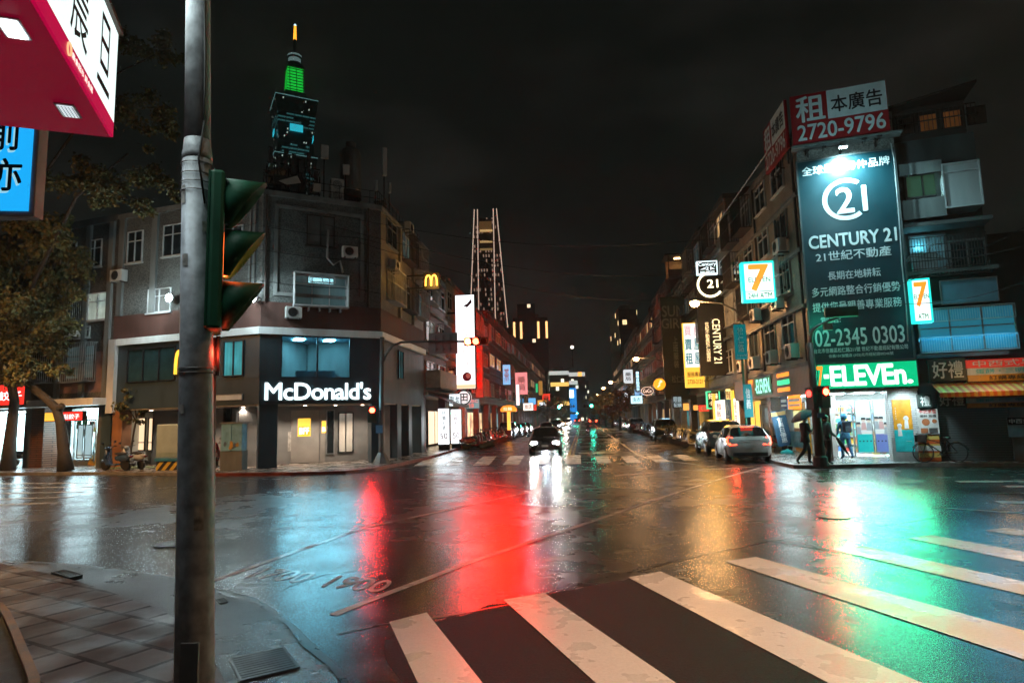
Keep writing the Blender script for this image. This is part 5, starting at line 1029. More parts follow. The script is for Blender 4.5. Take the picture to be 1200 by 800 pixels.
block(600, 622, 418, 200, T3, 'brown apartment tower with rows of small lit balconies on the left', 20)
block(616, 642, 436, 230, T2, 'dark apartment tower with scattered lit windows on the left of the street end', 20)
o, hw, top = block(645, 668, 433, 270, T2, 'far block with bands of amber lit balconies at the street end', 20)
for k in range(4): z = top-7-k*8; MB().box(-hw*.9+k*1.2, hw*.95, -1.2, -.02, z, z+1.6).build('lit_balcony', em('amber balcony', (1, .62, .15), 1.0), o)
MB().box(-hw, hw, -.5, -.02, top-2.2, top-.6).build('roof_light', em('roof light strip', (.8, .85, .8), .6), o)
o, hw, top = block(661, 687, 434, 330, T2, 'far block carrying a big glowing blue screen at the street end', 20)
MB().box(-hw*.9, hw*.15, -1.0, -.02, top-32, top-9).build('screen', em('blue screen', (.02, .30, .85), .75), o); MB().box(-hw*.55, -hw*.1, -1.3, -1.02, top-14, top-10).build('screen_mark', em('screen white', (.7, .95, 1), 2.5), o); MB().box(-hw, hw*.3, -.6, -.02, top-7.2, top-5.2).build('roof_light', MC['roof light strip'], o); MB().box(-hw, hw, -.6, -.02, top-3, top-1).build('roof_light', MC['roof light strip'], o); MB().box(hw*.35, hw*.7, -.8, -.602, top-3.1, top-.9).build('roof_light', em('roof amber', (1, .45, .1), 1.5), o)
MB().box(-hw*.4, hw*.4, -.6, -.02, top-42, top-37).build('lit_sign', em('far sign', (1, .95, .85), 1.8), o)
MB().box(-.3, .3, 4, 4.6, top+2, top+12).build('mast', IRON, o); MB().ball((0, 4.3, top+12.6), .9, 8).build('beacon', em('beacon', (1, .9, .8), 3), o)
block(685, 691, 446, 400, T2, 'narrow grey block right of the glowing blue screen', 20)
block(730, 752, 362, 210, T3, 'tall dark apartment tower with lit windows behind the right row', 20)
block(746, 760, 378, 260, T2, 'dark far tower just behind the right row', 20)
# slender tapering tower with light lines
Y = 450; a, b_ = atY(549, 480, Y), atY(599, 480, Y); cx = atY(576, 400, Y).x; TW = thing('tapered_tower', 'slender dark tower tapering upward with long pale light lines along its edges', 'tower', (cx, Y, 0))
def tx(px, py): p = atY(px, py, Y); return p.x-cx, p.z
q = MB(); zt = tx(575, 252)[1]; wb = [(tx(545, 480)[0], 0), (tx(600, 480)[0], 0), (tx(583, 252)[0], zt), (tx(555, 252)[0], zt)]
q.add([(wb[0][0], 0, 0), (wb[1][0], 0, 0), (wb[2][0], 6, zt), (wb[3][0], 6, zt), (wb[0][0], 30, 0), (wb[1][0], 30, 0), (wb[2][0], 22, zt), (wb[3][0], 22, zt)], [(0, 1, 2, 3), (5, 4, 7, 6), (1, 5, 6, 2), (4, 0, 3, 7), (3, 2, 6, 7)]); q.build('tower_wall', litgrid('slender tower wall', (.05, .022, .018), (1, .62, .45), 2.0, 3.6, .34, .26, .45, .6), TW)
LINE = em('light line', (1, .70, .55), .62)
for p0, p1 in (((555.3, 243), (550, 400)), ((559, 243), (561.5, 400)), ((577.7, 242), (581, 400)), ((581.5, 242), (596.5, 400))):
    A, B = tx(*p0), tx(*p1); MB().tube([(A[0], 4.5, A[1]), (B[0], .0-.6, B[1])], .34, 5).build('light_line', LINE, TW)
A, B = tx(561, 258), tx(576, 270); MB().box(A[0], B[0], 3, 5.5, B[1], A[1]).build('crown_lantern', em('crown lantern', (.55, .28, .10), .14), TW)
for py, e_ in ((268, .55), (281, .4), (290, .2)): A, B = tx(562, py), tx(577, py+2); MB().box(A[0], B[0], 2.4, 2.9, B[1], A[1]).build('crown_light', em('crown light %d' % py, (1, .62, .25), e_), TW)
# stacked landmark tower, far left
Y = 700; c0 = atY(343, 200, Y); SK = thing('skyscraper', 'very tall stacked tower with a green lit box and an orange lit spire', 'skyscraper', (c0.x, Y, 0), R(28))
k_ = Y/FPX; z_ = lambda py: atY(343, py, Y).z
def sq(h0, h1, z0, z1): return [(-h0, -h0, z0), (h0, -h0, z0), (h0, h0, z0), (-h0, h0, z0), (-h1, -h1, z1), (h1, -h1, z1), (h1, h1, z1), (-h1, h1, z1)]
SF = [(3, 2, 1, 0), (4, 5, 6, 7), (0, 1, 5, 4), (1, 2, 6, 5), (2, 3, 7, 6), (3, 0, 4, 7)]
SKW = litgrid('landmark glass', (.03, .07, .07), (.12, .50, .52), 8.5, 4.2, .62, .16, .93, .42)
zs = [124, 190, 256, 322]
SPK = litgrid('landmark lit rooms', (.03, .05, .05), (.7, .9, .8), 2.4, 4.2, .10, .5, .55, .45)
for i in range(3):
    for j in range(4):
        za, zb_ = z_(zs[i+1]-(zs[i+1]-zs[i])*j/4), z_(zs[i+1]-(zs[i+1]-zs[i])*(j+1)/4); ha, hb = 15.5+j*1.9, 17.2+j*1.9
        MB().add(sq(ha, hb, za, zb_-.7), SF).build('tower_tier', SPK if j in (1, 3) else SKW, SK); MB().add(sq(hb+.35, hb+.35, zb_-.7, zb_-.02), SF).build('tier_ledge', DCONC if j < 3 else em('tier edge light', (.30, .70, .72), .30), SK)
        for sx, sy in ((-1, -1), (1, -1), (1, 1), (-1, 1)): MB().box(sx*hb-2.2, sx*hb+2.2, sy*hb-2.2, sy*hb+2.2, za, zb_-1).build('corner_pier', pbr('landmark corner', (.02, .035, .035), .4), SK) if j == 0 else None
MB().add(sq(18, 17.5, 0, z_(zs[3])), SF).build('tower_base', SKW, SK)
for a_ in (-1, 1): MB().box(-7, 7, a_*21.4-.4, a_*21.4+.4, z_(163), z_(155)).build('teal_light', em('tier teal', (.03, .55, .70), .9), SK); MB().box(a_*21.4-.4, a_*21.4+.4, -5, 5, z_(163), z_(157)).build('teal_light', MC['tier teal'], SK)
MB().add(sq(16, 14, z_(124), z_(119)), SF).build('neck', SKW, SK); MB().add(sq(13.5, 11, z_(119), z_(112)), SF).build('neck', DCONC, SK); MB().add(sq(9.6, 8.6, z_(112), z_(84)), SF).build('green_box', litgrid('green lit box', (.0, .05, .01), (.01, .62, .05), 7.3, 3.6, 2, 1.0, .9, .7), SK); MB().add(sq(10.4, 8, z_(84), z_(79)), SF).build('box_lid', DCONC, SK)
q = MB(); q.lathe([(7, z_(79)), (7, z_(70)), (8.2, z_(69)), (8, z_(66)), (3, z_(66))], 12); q.build('crown_drum', em('drum light', (.35, .55, .55), .3), SK); MB().lathe([(2.2, z_(66)), (1.6, z_(47))], 8).build('spire_base', DCONC, SK)
MB().lathe([(1.9, z_(47)), (1.4, z_(31))], 8).build('spire', em('spire orange', (1, .38, .03), 2.2), SK); MB().ball((0, 0, z_(30)), 1.5, 8).build('beacon', em('beacon blue', (.5, .8, 1), 2), SK)
for z0_, z1_k, rr_ in ((79, 76, 9), (70, 68.5, 8.6)): MB().lathe([(rr_, z_(z0_)), (rr_, z_(z1_k))], 14).build('drum_ring', DCONC, SK)

# ================================================================== projecting signs, right side
o, w_, h_ = sign(perp(QS, 26.6), (870, 306, 909, 353), .2, .4, em('lightbox white', (.86, 1, .98), 1.15), em('lightbox rim teal', (.02, .75, .65), 1.2), 'square hanging store lightbox with an orange and green number on white', [('7', .22, .10, .78, .72, ORGS, dict(off=.025)), ('ELEVEN', .18, .40, .84, .52, em('store green letters', (.0, .30, .12), .5), dict(off=.010)), ('24H ATM', .14, .79, .86, .92, MC['store green letters'], {})], rim=.10)
MB().box(.1, w_-.1, -.011, -.0085, h_*.24, h_*.255).build('divider', MC['store green letters'], o); MB().box(w_, w_+1.1, .1, .2, h_*.30, h_*.36).build('bracket', IRON, o); MB().box(w_, w_+1.1, .1, .2, h_*.72, h_*.78).build('bracket', IRON, o)
lamp('sign_glow', 'POINT', perp(QS, 26.6).P(-1.6, 1.0, 7.2), 10, (.4, 1, .9), .3, parent=o)
o, w_, h_ = sign(QF, (1068, 326, 1092, 378), .95, .35, MC['lightbox white'], MC['lightbox rim teal'], 'narrow store lightbox beside the billboard, orange number on white', [('7', .2, .10, .8, .62, ORGS, dict(off=.025)), ('ELEVEN', .14, .36, .88, .46, MC['store green letters'], {}), ('ATM', .25, .80, .75, .92, MC['store green letters'], {})], rim=.07); MB().box(w_*.4, w_*.5, .36, .95, h_*.5, h_*.56).build('bracket', IRON, o)
DKB = pbr('dark sign board', (.018, .016, .013), .5)
F = perp_px(QS, 850, 380)
o, w_, h_ = sign(F, (818, 322.5, 851, 440), .0, .3, DKB, BLACK, 'tall dark vertical estate agent sign with glowing sideways lettering', [], rim=.02)
fx = lambda p: F.uv(p, 380, 0)[0]-F.uv(818, 381, 0)[0]
v, f = text_verts('CENTURY 21', .02); 
def side_letters(body, mat, parent, x0, x1, z0, z1, off=.010, y=-.012):
    v, f = text_verts(body, off); ax, bx = min(q[0] for q in v), max(q[0] for q in v); az, bz = min(q[1] for q in v), max(q[1] for q in v)
    MB().add([(x0+(q[1]-az)/(bz-az)*(x1-x0), y, z1-(q[0]-ax)/(bx-ax)*(z1-z0)) for q in v], f).build('lettering', mat, parent)
NEON = em('sign warm neon', (1, .78, .42), 1.5)
side_letters('CENTURY 21', NEON, o, w_*.50, w_*.78, h_*.12, h_*.56); letters('世紀不動產松仁加盟店', em('sign dim neon', (1, .72, .35), 1.2), o, w_*.24, w_*.38, h_*.14, h_*.53, vertical=True, y=-.011, off=.014, ls=.9)
letters('21', em('emblem neon', (1, .88, .55), 2.4), o, w_*.42, w_*.80, h_*.875, h_*.955, y=-.011, off=.017); q = MB(); cx, cz, rr = w_*.52, h_*.905, w_*.44
q.tube([(cx+rr*math.cos(R(t)), -.03, cz+rr*math.sin(R(t))) for t in range(95, 330, 12)], .07, 6); q.build('emblem_ring', MC['emblem neon'], o, smooth=True)
o, w_, h_ = sign(F, (816.5, 305.5, 841, 321.5), .0, .3, DKB, em('sign white rim', (.75, .95, 1), 1.2), 'small dark square lightbox with white script above the tall estate agent sign', [('Century', .08, .12, .92, .46, em('script white', (.8, .97, 1), 1.6), dict(off=.010)), ('21', .42, .46, .68, .68, MC['script white'], dict(off=.014)), ('REAL ESTATE', .16, .76, .84, .9, MC['script white'], {})], rim=.08); q = MB(); q.prism_y([(w_*.14, h_*.36), (w_*.42, h_*.52), (w_*.40, h_*.38)], -.012, -.0095); q.prism_y([(w_*.66, h_*.38), (w_*.68, h_*.52), (w_*.88, h_*.36)], -.012, -.0095); q.build('roof_emblem', MC['script white'], o)
F = perp_px(QS, 825, 415); o, w_, h_ = sign(F, (801.5, 378, 824, 454), .0, .3, em('agent sign face', (.95, .93, .86), 1.0), em('agent sign amber', (1, .55, .06), 1.1), 'upright backlit house sale sign, white fading to amber with teal characters', [('賣', .08, .25, .44, .42, em('agent teal', (.0, .30, .38), .5), dict(off=.014)), ('屋', .56, .25, .92, .42, MC['agent teal'], dict(off=.014)), ('租', .08, .47, .44, .64, MC['agent teal'], dict(off=.014)), ('屋', .56, .47, .92, .64, MC['agent teal'], dict(off=.014)), ('買', .08, .05, .44, .2, em('agent faint', (.75, .45, .5), .8), {}), ('房', .56, .05, .92, .2, MC['agent faint'], {})], rim=.06)
MB().box(.06, w_-.06, -.0095, -.0082, .06, h_*.31).build('amber_panel', MC['agent sign amber'], o); letters('2720-2121', RLET, o, w_*.12, w_*.88, h_*.06, h_*.12, y=-.011); letters('服務專線', RLET, o, w_*.12, w_*.88, h_*.16, h_*.24, y=-.011)
F = perp_px(QS, 807, 415); o, w_, h_ = sign(F, (777, 360, 806, 468), .0, .4, pbr('brown wall board', (.06, .052, .035), .6, var=.2), BLACK, 'big unlit brown wall board with grey English and small white characters', [('上班服裝', .42, .32, .62, .66, pbr('board grey letters', (.32, .31, .26), .6), dict(vertical=True)), ('松仁店', .3, .74, .85, .82, MC['board grey letters'], {})], rim=.02)
letters('SUN', MC['board grey letters'], o, w_*.05, w_*.95, h_*.90, h_*1.02, y=-.012, off=.014); letters('GIRL', MC['board grey letters'], o, w_*.0, w_*.95, h_*.77, h_*.88, y=-.012, off=.014)
MB().box(0, w_, .02, .38, h_, h_*1.12).build('top_board', MC['brown wall board'], o)
F = perp(QS, 52); x, z = F.uv(773, 450); rr = .5*(F.uv(780, 450)[0]-F.uv(766, 450)[0]); o = fthing(F, 'disc_sign', 'round glowing orange sign with a white squiggle on the right side', 'sign', x, 0, z); MB().lathe([(rr, 0), (rr, .2)], 28, axis='y').build('disc', em('disc orange', (1, .36, .02), 1.25), o); q = MB(); q.tube([(-rr*.35, -.02, -rr*.5), (rr*.05, -.02, -rr*.1), (-rr*.1, -.02, rr*.1), (rr*.45, -.02, rr*.5)], .06, 5); q.ball((rr*.2, -.02, rr*.5), .1, 8); q.build('squiggle', WARMW, o); MB().box(rr, rr+1.2, .05, .15, -.05, .05).build('bracket', IRON, o)
F = perp(QS, 60); x, z = F.uv(758.5, 458); rr = .5*(F.uv(766, 458)[0]-F.uv(751.5, 458)[0]); o = fthing(F, 'oval_sign', 'dark oval sign with two white ring letters left of the orange disc', 'sign', x, 0, z); q = MB(); n = 24; q.prism_y([(rr*math.cos(t), rr*.68*math.sin(t)) for t in [2*math.pi*k/n for k in range(n)]], 0, .2); q.build('board', pbr('oval brown', (.03, .016, .012), .5), o); q = MB(); q.tube([(rr*.98*math.cos(t), -.02, rr*.66*math.sin(t)) for t in [2*math.pi*k/n for k in range(n+1)]], .035, 5); q.build('rim', em('oval rim', (.9, .75, .65), .6), o); letters('CoCo', em('oval letters', (1, .85, .75), .9), o, -rr*.68, rr*.68, -rr*.25, rr*.3, y=-.012, off=.014); MB().box(rr, rr+1.2, .05, .15, -.05, .05).build('bracket', IRON, o)
sign(perp(QS, 74), (744, 434, 750.5, 459), 0, .2, pbr('blue board', (.03, .10, .2), .5), BLACK, 'narrow vertical blue sign with glowing pale characters', [('專業自助洗衣', .2, .05, .8, .95, em('pale blue neon', (.55, .9, 1), 1.6), dict(vertical=True, off=.017))], rim=.03)
sign(perp(QS, 80), (739, 463.5, 753, 473), 0, .3, em('pale blue box', (.55, .92, 1), 1.3), BLACK, 'wide pale blue hanging lightbox below the narrow blue sign', [('洗衣', .15, .2, .85, .8, pbr('box ink', (.05, .2, .3), .5), {})])
sign(perp(QS, 100), (723, 475, 729, 484), 0, .3, em('lantern yellow', (1, .65, .25), 1.2), BLACK, 'small warm yellow hanging sign far along the right row', [])
sign(perp(QS, 140), (704, 478, 711, 486), 0, .3, em('teal far sign', (.1, .55, .5), .7), BLACK, 'tiny teal hanging sign farthest along the right row', [])
sign(perp(QS, 44), (828, 458, 844, 479), 0, .25, pbr('green black board', (.02, .03, .02), .5), em('green edge tube', (.1, .9, .4), .9), 'dark shop board edged in green light over the yellow shop', [('好味', .15, .12, .85, .45, NEON, {}), ('小吃', .2, .55, .8, .8, NEON, {})], rim=.09)
sign(perp(QS, 40), (850, 455, 857, 470), 0, .2, em('yellow lamp box', (1, .72, .25), 1.5), BLACK, 'bright little yellow box sign beside the brown store fascia', [('麵', .1, .2, .9, .8, pbr('box red ink', (.4, .05, .02), .5), {})])
o, w_, h_ = sign(perp(QS, 45), (819, 474, 832, 505), 0, .12, pbr('grey board', (.33, .31, .29), .5), BLACK, 'upright grey board with a red head under the right arcade', [('租', .2, .06, .8, .22, WLET, {})]); MB().box(.03, w_-.03, -.0095, -.0082, h_*.75, h_-.03).build('red_head', REDS, o)
o, w_, h_ = sign(perp(QS, 47.5), (800, 472, 808, 481), 0, .2, em('orange box', (1, .4, .08), 1.0), BLACK, 'small orange lantern box under the right arcade, left of the grey board', []); sign(perp(QS, 46), (812, 474, 819, 481), 0, .2, MC['orange box'], BLACK, 'small orange lantern box touching the grey board with a red head', [])
sign(perp(QS, 50), (788, 463, 800, 478), 0, .3, pbr('navy board', (.02, .04, .07), .5), BLACK, 'dark navy shop board with pale strokes under the house sale sign', [('眼鏡', .12, .1, .88, .55, em('navy letters', (.5, .7, .8), .5), {}), ('配鏡', .12, .6, .88, .92, MC['navy letters'], {})])
# yellow shop front in the arcade with lit posters
for k, (a, b_, m_, lb, t) in enumerate(((840, 850, em('lit poster', (1, .90, .72), 1.3), 'white backlit menu poster in the yellow shop front', '麵飯湯'), (852, 858, pbr('navy banner', (.03, .12, .2), .5), 'navy blue banner between the yellow shop posts', '小吃'), (862, 867, MC['lit poster'], 'narrow white backlit poster right of the yellow post', '便當'))):
    r_ = QS.rect(a, 478, b_, 524, .05); o = fthing(QS, 'shop_poster', lb, 'poster', r_[0], .08, PV+.5); w_, h_ = r_[1]-r_[0], 2.2; MB().box(0, w_, 0, .1, 0, h_).build('panel', m_, o); letters(t, RLET if k != 1 else WLET, o, w_*.2, w_*.8, h_*.3, h_*.92, y=-.012, vertical=True, off=.010)
for k, a in enumerate((837.5, 859.5)): x, _ = QS.uv(a, 500, .06); tag(MB().box(x, x+.5, -.12, .0, PV, 3.3).build('yellow_post', YELS, face=QS, bevel=.02), ['glowing yellow post at the left end of the yellow shop front', 'glowing yellow post at the right end of the yellow shop front'][k], 'post')
lamp_o = lamp('shop_spill', 'AREA', QS.P(RX(41), .5, 2.4), 330, (1, .46, .05), (6, 2), QS.P(RX(41), 6, 0)); lamp_o2 = lamp('shop_spill', 'AREA', QS.P(RX(66), .5, 2.4), 160, (.4, .8, 1), (6, 1.5), QS.P(RX(66), 6, 0))

# ================================================================== projecting signs, left side
F = perp(FS, 46); o, w_, h_ = sign(F, (533.5, 345, 557, 456), 0, .35, em('vertical lightbox', (.92, .97, 1), 1.5), BLACK, 'tall white vertical lightbox with faint pink characters and two dark red marks', [('公益彩券', .30, .28, .70, .78, em('faint pink ink', (.95, .72, .70), .9), dict(vertical=True))], rim=.05)
q = MB(); q.lathe([(w_*.22, -.012), (w_*.22, -.010)], 18, (w_*.56, 0, h_*.13), 'y'); q.prism_y([(w_*.42, h_*.88), (w_*.62, h_*.86), (w_*.86, h_*.91), (w_*.82, h_*.95), (w_*.62, h_*.90)], -.012, -.010); q.build('emblem', pbr('plum print', (.16, .02, .05), .5), o); letters('點心', em('pale ink', (.8, .6, .6), .8), o, w_*.1, w_*.4, h_*.86, h_*.9, y=-.011); q = MB(); q.lathe([(w_*.12, -.014), (w_*.12, -.0125)], 12, (w_*.62, 0, h_*.14), 'y'); q.build('emblem_eye', WLET, o); MB().box(.06, w_-.06, -.0115, -.0085, .06, h_*.05).build('amber_foot', em('amber foot', (1, .7, .4), .9), o)
MB().box(-.6, -.002, .1, .2, h_*.2, h_*.22).build('bracket', IRON, o); MB().box(-.6, -.002, .1, .2, h_*.8, h_*.82).build('bracket', IRON, o)
lamp('sign_glow', 'AREA', F.P(-2.2, .8, 7), 9, (.9, .97, 1), (1, 4), F.P(-2.2, 8, 3), parent=o)
sign(perp(FS, 51), (556.5, 396, 566, 466), 0, .25, pbr('grey vertical board', (.22, .20, .20), .5), BLACK, 'narrow grey vertical board with red English letters beside the white lightbox', [('MALA', .25, .05, .75, .5, RLET, dict(vertical=True)), ('鍋物', .2, .58, .8, .85, RLET, dict(vertical=True))], rim=.03)
F = perp(FS, 43.6); x, z = F.uv(543.5, 465.5); rr = .5*(F.uv(552.5, 465)[0]-F.uv(535, 465)[0]); o = fthing(F, 'disc_sign', 'round white sign with one black character on the left side', 'sign', x, 0, z); MB().lathe([(rr, 0), (rr, .15)], 28, axis='y').build('disc', em('disc white', (.85, .9, .9), .9), o); q = MB(); q.tube([(rr*.92*math.cos(t), -.01, rr*.92*math.sin(t)) for t in [2*math.pi*k/28 for k in range(29)]], .05, 5); q.build('rim', INK, o); letters('田', INK, o, -rr*.5, rr*.5, -rr*.5, rr*.5, y=-.012, off=.018); MB().box(-rr-.9, -rr, .05, .1, -.04, .04).build('bracket', IRON, o)
sign(perp(FS, 42), (526, 461, 540, 476), 0, .3, em('cool box', (.8, .95, 1), 1.1), BLACK, 'white lightbox with dark characters left of the round white sign', [('鞋', .1, .2, .45, .85, INK, dict(off=.014)), ('包', .55, .2, .9, .85, INK, dict(off=.014))])
sign(perp(FS, 49), (546, 467, 562, 479), 0, .3, em('teal box', (.12, .42, .45), .6), BLACK, 'teal hanging sign behind the round white sign', [('健康', .1, .45, .6, .9, WLET, {}), ('ABC', .1, .1, .9, .38, WLET, {})])
for k, (a, b_, Y_, lb, t) in enumerate(((513, 527, 41.2, 'bright white floor lightbox with red and black writing, nearer of two', '特價出清'), (528, 541, 43.5, 'bright white floor lightbox with a red stripe, farther of two', '全館五折'))):
    F = perp(FS, Y_); o, w_, h_ = sign(F, (a, 478+k, b_, 521-k), 0, .25, em('floor box white', (.92, .97, 1), 1.6), BLACK, lb, [(t, .3, .08, .7, .6, INK if k == 0 else RLET, dict(vertical=True, off=.010)), ('50', .2, .68, .8, .84, RLET, dict(off=.014))], 'floor_lightbox', 'lightbox'); MB().box(.05, w_-.05, .02, .22, -max(.05, o.location.z-PV), -.001).build('foot', BLACK, o)
    lamp('sign_glow', 'AREA', F.P((F.uv((a+b_)/2, 500)[0]),   .4, 1.4), 12, (.85, .95, 1), (1, 1.6), F.P(F.uv((a+b_)/2, 500)[0], 6, 0), parent=o)
sign(perp(FS, 80), (604.5, 450, 609, 475), 0, .3, em('pink white', (1, .72, .72), 1.4), BLACK, 'narrow pink white vertical sign far along the left row', []); sign(perp(FS, 95), (613, 472, 625, 481), 0, .3, em('cream box', (1, .85, .75), 1.3), BLACK, 'cream white wide hanging box far along the left row', [('旅店', .15, .2, .85, .8, pbr('cream ink', (.3, .1, .05), .5), {})])
sign(perp(FS, 110), (619, 466, 628, 474), 0, .3, em('far blue', (.15, .5, .9), .9), BLACK, 'small blue hanging sign beyond the cream box on the left', []); sign(perp(FS, 105), (627.5, 449, 630.5, 460), 0, .3, em('far green', (.02, .5, .2), .9), BLACK, 'thin green vertical sign high on the left row', []); sign(perp(FS, 125), (631, 446, 636, 463), 0, .3, em('far amber', (.5, .25, .05), .6), BLACK, 'dim amber vertical sign next to the thin green one', []); sign(perp(FS, 130), (632, 471, 640, 477), 0, .3, MC['cool box'], BLACK, 'tiny cool white sign above the far parked cars on the left', [])
F = perp(FS, 62); x, z = F.uv(596, 479); o = fthing(F, 'lantern_sign', 'orange glowing bell shaped lantern sign on a post down the left side', 'sign', x, 0, z); MB().lathe([(.75, -.25), (.8, 0), (.55, .28), (.2, .35)], 16).build('lantern', em('lantern orange', (1, .25, .02), 1.4), o, smooth=True); MB().box(-.16, .16, -.08, .08, -(z-.9), -.26).build('lit_post', em('lit amber post', (1, .5, .08), 1.2), o); MB().box(-.25, .25, -.2, .2, -z+PV, -(z-.9)).build('foot', BLACK, o); letters('拉麵', WARMW, o, -.4, .4, -.16, .16, y=-.82)
FARS = [em('far sign %s' % n, c, .75) for n, c in (('white', (.85, .95, 1)), ('rose', (1, .35, .35)), ('amber', (1, .5, .08)), ('teal', (.1, .75, .7)), ('red', (1, .06, .03)), ('cool blue', (.25, .6, 1)))]
FN = ['white', 'rose', 'amber', 'teal', 'red', 'cool blue']; r2 = random.Random(21); FT = ['茶', '藥局', '小吃', '百貨', '髮', '咖啡', '書店', '牙醫', '麵', '銀行', '旅', '鞋']
for sd, fc, ys in (('left', FS, (76, 90, 112, 134, 150)), ('right', QS, (86, 106, 120, 148, 165))):
    for k, y in enumerate(ys):
        F = perp(fc, y); wd_ = r2.uniform(.8, 2.0); hh = r2.uniform(.8, 3.2); z0_ = r2.uniform(3.2, 7.5); c_ = r2.choice([0, 1, 1, 2, 2, 4, 4, 5]); a = .25 if fc is FS else -wd_-.25; kind_ = 'tall' if hh > 1.8 else 'squat'
        o = fthing(F, 'hanging_sign', '%s backlit %s sign hung over the %s pavement, %s counted from the crossing' % (FN[c_], kind_, sd, ['nearest', 'second', 'third', 'fourth', 'farthest'][k]), 'sign', a, 0, z0_, 'small signs hung down the %s side' % sd)
        MB().box(0, wd_, 0, .25, 0, hh).build('housing', BLACK, o); MB().box(.05, wd_-.05, -.008, -.001, .05, hh-.05).build('sign_face', FARS[c_], o); letters(FT[k], INK if c_ in (0, 3) else WLET, o, wd_*.2, wd_*.8, hh*.2, hh*.8, y=-.01, off=.01, vertical=kind_ == 'tall'); MB().box(wd_ if fc is QS else -.27, wd_+.27 if fc is QS else -.001, .1, .16, hh*.7, hh*.7+.06).build('bracket', IRON, o)
# awnings next to the restaurant
o = fthing(FS, 'canopy', 'pale flat canopy box on the dark red building beside the restaurant', 'canopy', LX(39.6), 0, 4.0); MB().box(0, 5.2, -.9, -.0, .0, 1.1).build('box', pbr('beige panel', (.32, .25, .20), .6), o, bevel=.03); MB().box(-.02, 5.22, -.93, -.0, -.1, -.003).build('soffit', DCONC, o)
o = fthing(FS, 'awning', 'dark red sloping awning below the pale canopy box', 'awning', LX(39.4), 0, 3.0); q = MB(); q.add([(0, -1.7, 0), (5.5, -1.7, 0), (5.5, 0, .8), (0, 0, .8), (0, -1.7, -.2), (5.5, -1.7, -.2)], [(0, 1, 2, 3), (4, 5, 1, 0)]); q.build('canvas', stripes('maroon stripes', (.09, .02, .02), (.06, .012, .012), .3), o)
for x in (.1, 5.4): MB().tube([(x, -.02, .7), (x, -1.68, -.05)], .02, 5).build('arm', IRON, o)

# ================================================================== street lamps
GREENP = pbr('green pole paint', (.03, .16, .10), .45, var=.3); LAMPP = pbr('lamp pole grey', (.12, .12, .115), .5, .3)
def street_lamp(base, head, label, power, group=None, lens=True):
    b = Vector(base); h = Vector(head); o = thing('street_lamp', label, 'street lamp', b, 0, group); d = h-b
    MB().tube([(0, 0, 0), (0, 0, d.z*.45), (0, 0, d.z*.86)], [.11, .09, .07], 10).build('pole', LAMPP, o, smooth=True); MB().box(-.18, .18, -.18, .18, 0, .08).build('base_plate', LAMPP, o, bevel=.02)
    MB().tube([(0, 0, d.z*.855), (d.x*.12, d.y*.12, d.z*.93), (d.x*.45, d.y*.45, d.z*.985), (d.x*.98, d.y*.98, d.z)], [.06, .055, .045, .04], 8).build('arm', LAMPP, o, smooth=True)
    a = math.atan2(d.y, d.x); q = MB(); q.ball((0, 0, .05), (.42, .17, .12), 14); hd = q.build('lamp_head', STEEL, o, smooth=True); hd.location = d; hd.rotation_euler.z = a
    MB().ball((.05, 0, -.10), (.25, .19, .20), 12).build('lens', LEDS, hd, smooth=True)
    lamp('street_light', 'SPOT', h-Vector((0, 0, .42)), power*1.0, (1, .60, .36) if b.y < 1 else SODIUM, .16, h-Vector((0, 0, 5)), 98 if b.y < 1 else 156, .55, o); lamp('street_light_spill', 'POINT', h-Vector((0, 0, .45)), power*(.03 if b.y < 1 else .09 if b.x < -20 else .2), SODIUM, .16, parent=o); return o
RK = lambda Y: 12.0+.107*(Y-33)
b0 = Vector((gp(877, 520, PV).x*0+RK(33), 33, PV)); h0 = atY(815, 353, 33)
street_lamp(b0, h0, 'nearest sodium street lamp on the right, arm over the parked white hatchback', 1800)
for k, (px_, py_, Yd) in enumerate(((746, 419, 56), (716, 447, 92), (707.5, 454, 118), (700, 462, 150))):
    h = atY(px_, py_, Yd); b = h+PERP*2.7; b.z = PV
    street_lamp(b, h, ['second sodium street lamp along the right kerb, over the scooter rows', 'third sodium street lamp along the right kerb', 'fourth sodium street lamp along the right kerb, nearly touching the third', 'farthest and lowest visible sodium street lamp on the right kerb'][k], 800)
street_lamp((8.6, -1.0, 0.0), (5.6, 3.6, 8.6), 'sodium street lamp behind the photographer over the near crossing', 3000)
street_lamp((-22, 24.5, PV), (-20.5, 22.6, 8.2), 'unseen sodium street lamp added beyond the left edge to light the tree crowns', 3800)  # unseen lamp added off to the left to warm the tree crowns
h = atY(657, 474, 130); street_lamp(Vector((h.x-2.5, 130, PV)), h, 'small sodium street lamp among the trees at the far left kerb', 500)
# vertical street name sign on the green pole
o = thing('street_name_sign', 'green pole with a tall teal street name plate and a lower teal plate', 'street sign', atY(876.5, 528, 30.0)); o.location.z = PV; W[o.name] = Matrix.Translation(o.location); b = o.location.copy()
top = atY(867, 379, 30); MB().tube([(0, 0, 0), (top.x-b.x, 0, top.z-PV)], .055, 8).build('pole', GREENP, o); F = Face(Vector((b.x, 29.9, 0)), Vector((b.x, 29.9, 0))+PERP)
r_ = F.rect(860.5, 380, 875, 421); MB().box(r_[0], r_[1], -.03, .03, r_[2], r_[3]).build('name_plate', em('street plate teal', (.0, .26, .30), .35), o, face=F, bevel=.02); letters('松仁路', WLET, o, r_[0]+.16, r_[0]+.42, r_[2]+.35, r_[3]-.15, y=-.035, vertical=True, face=F); letters('Songren Rd', WLET, o, r_[0]+.08, r_[1]-.06, r_[2]+.12, r_[2]+.24, y=-.035, face=F)
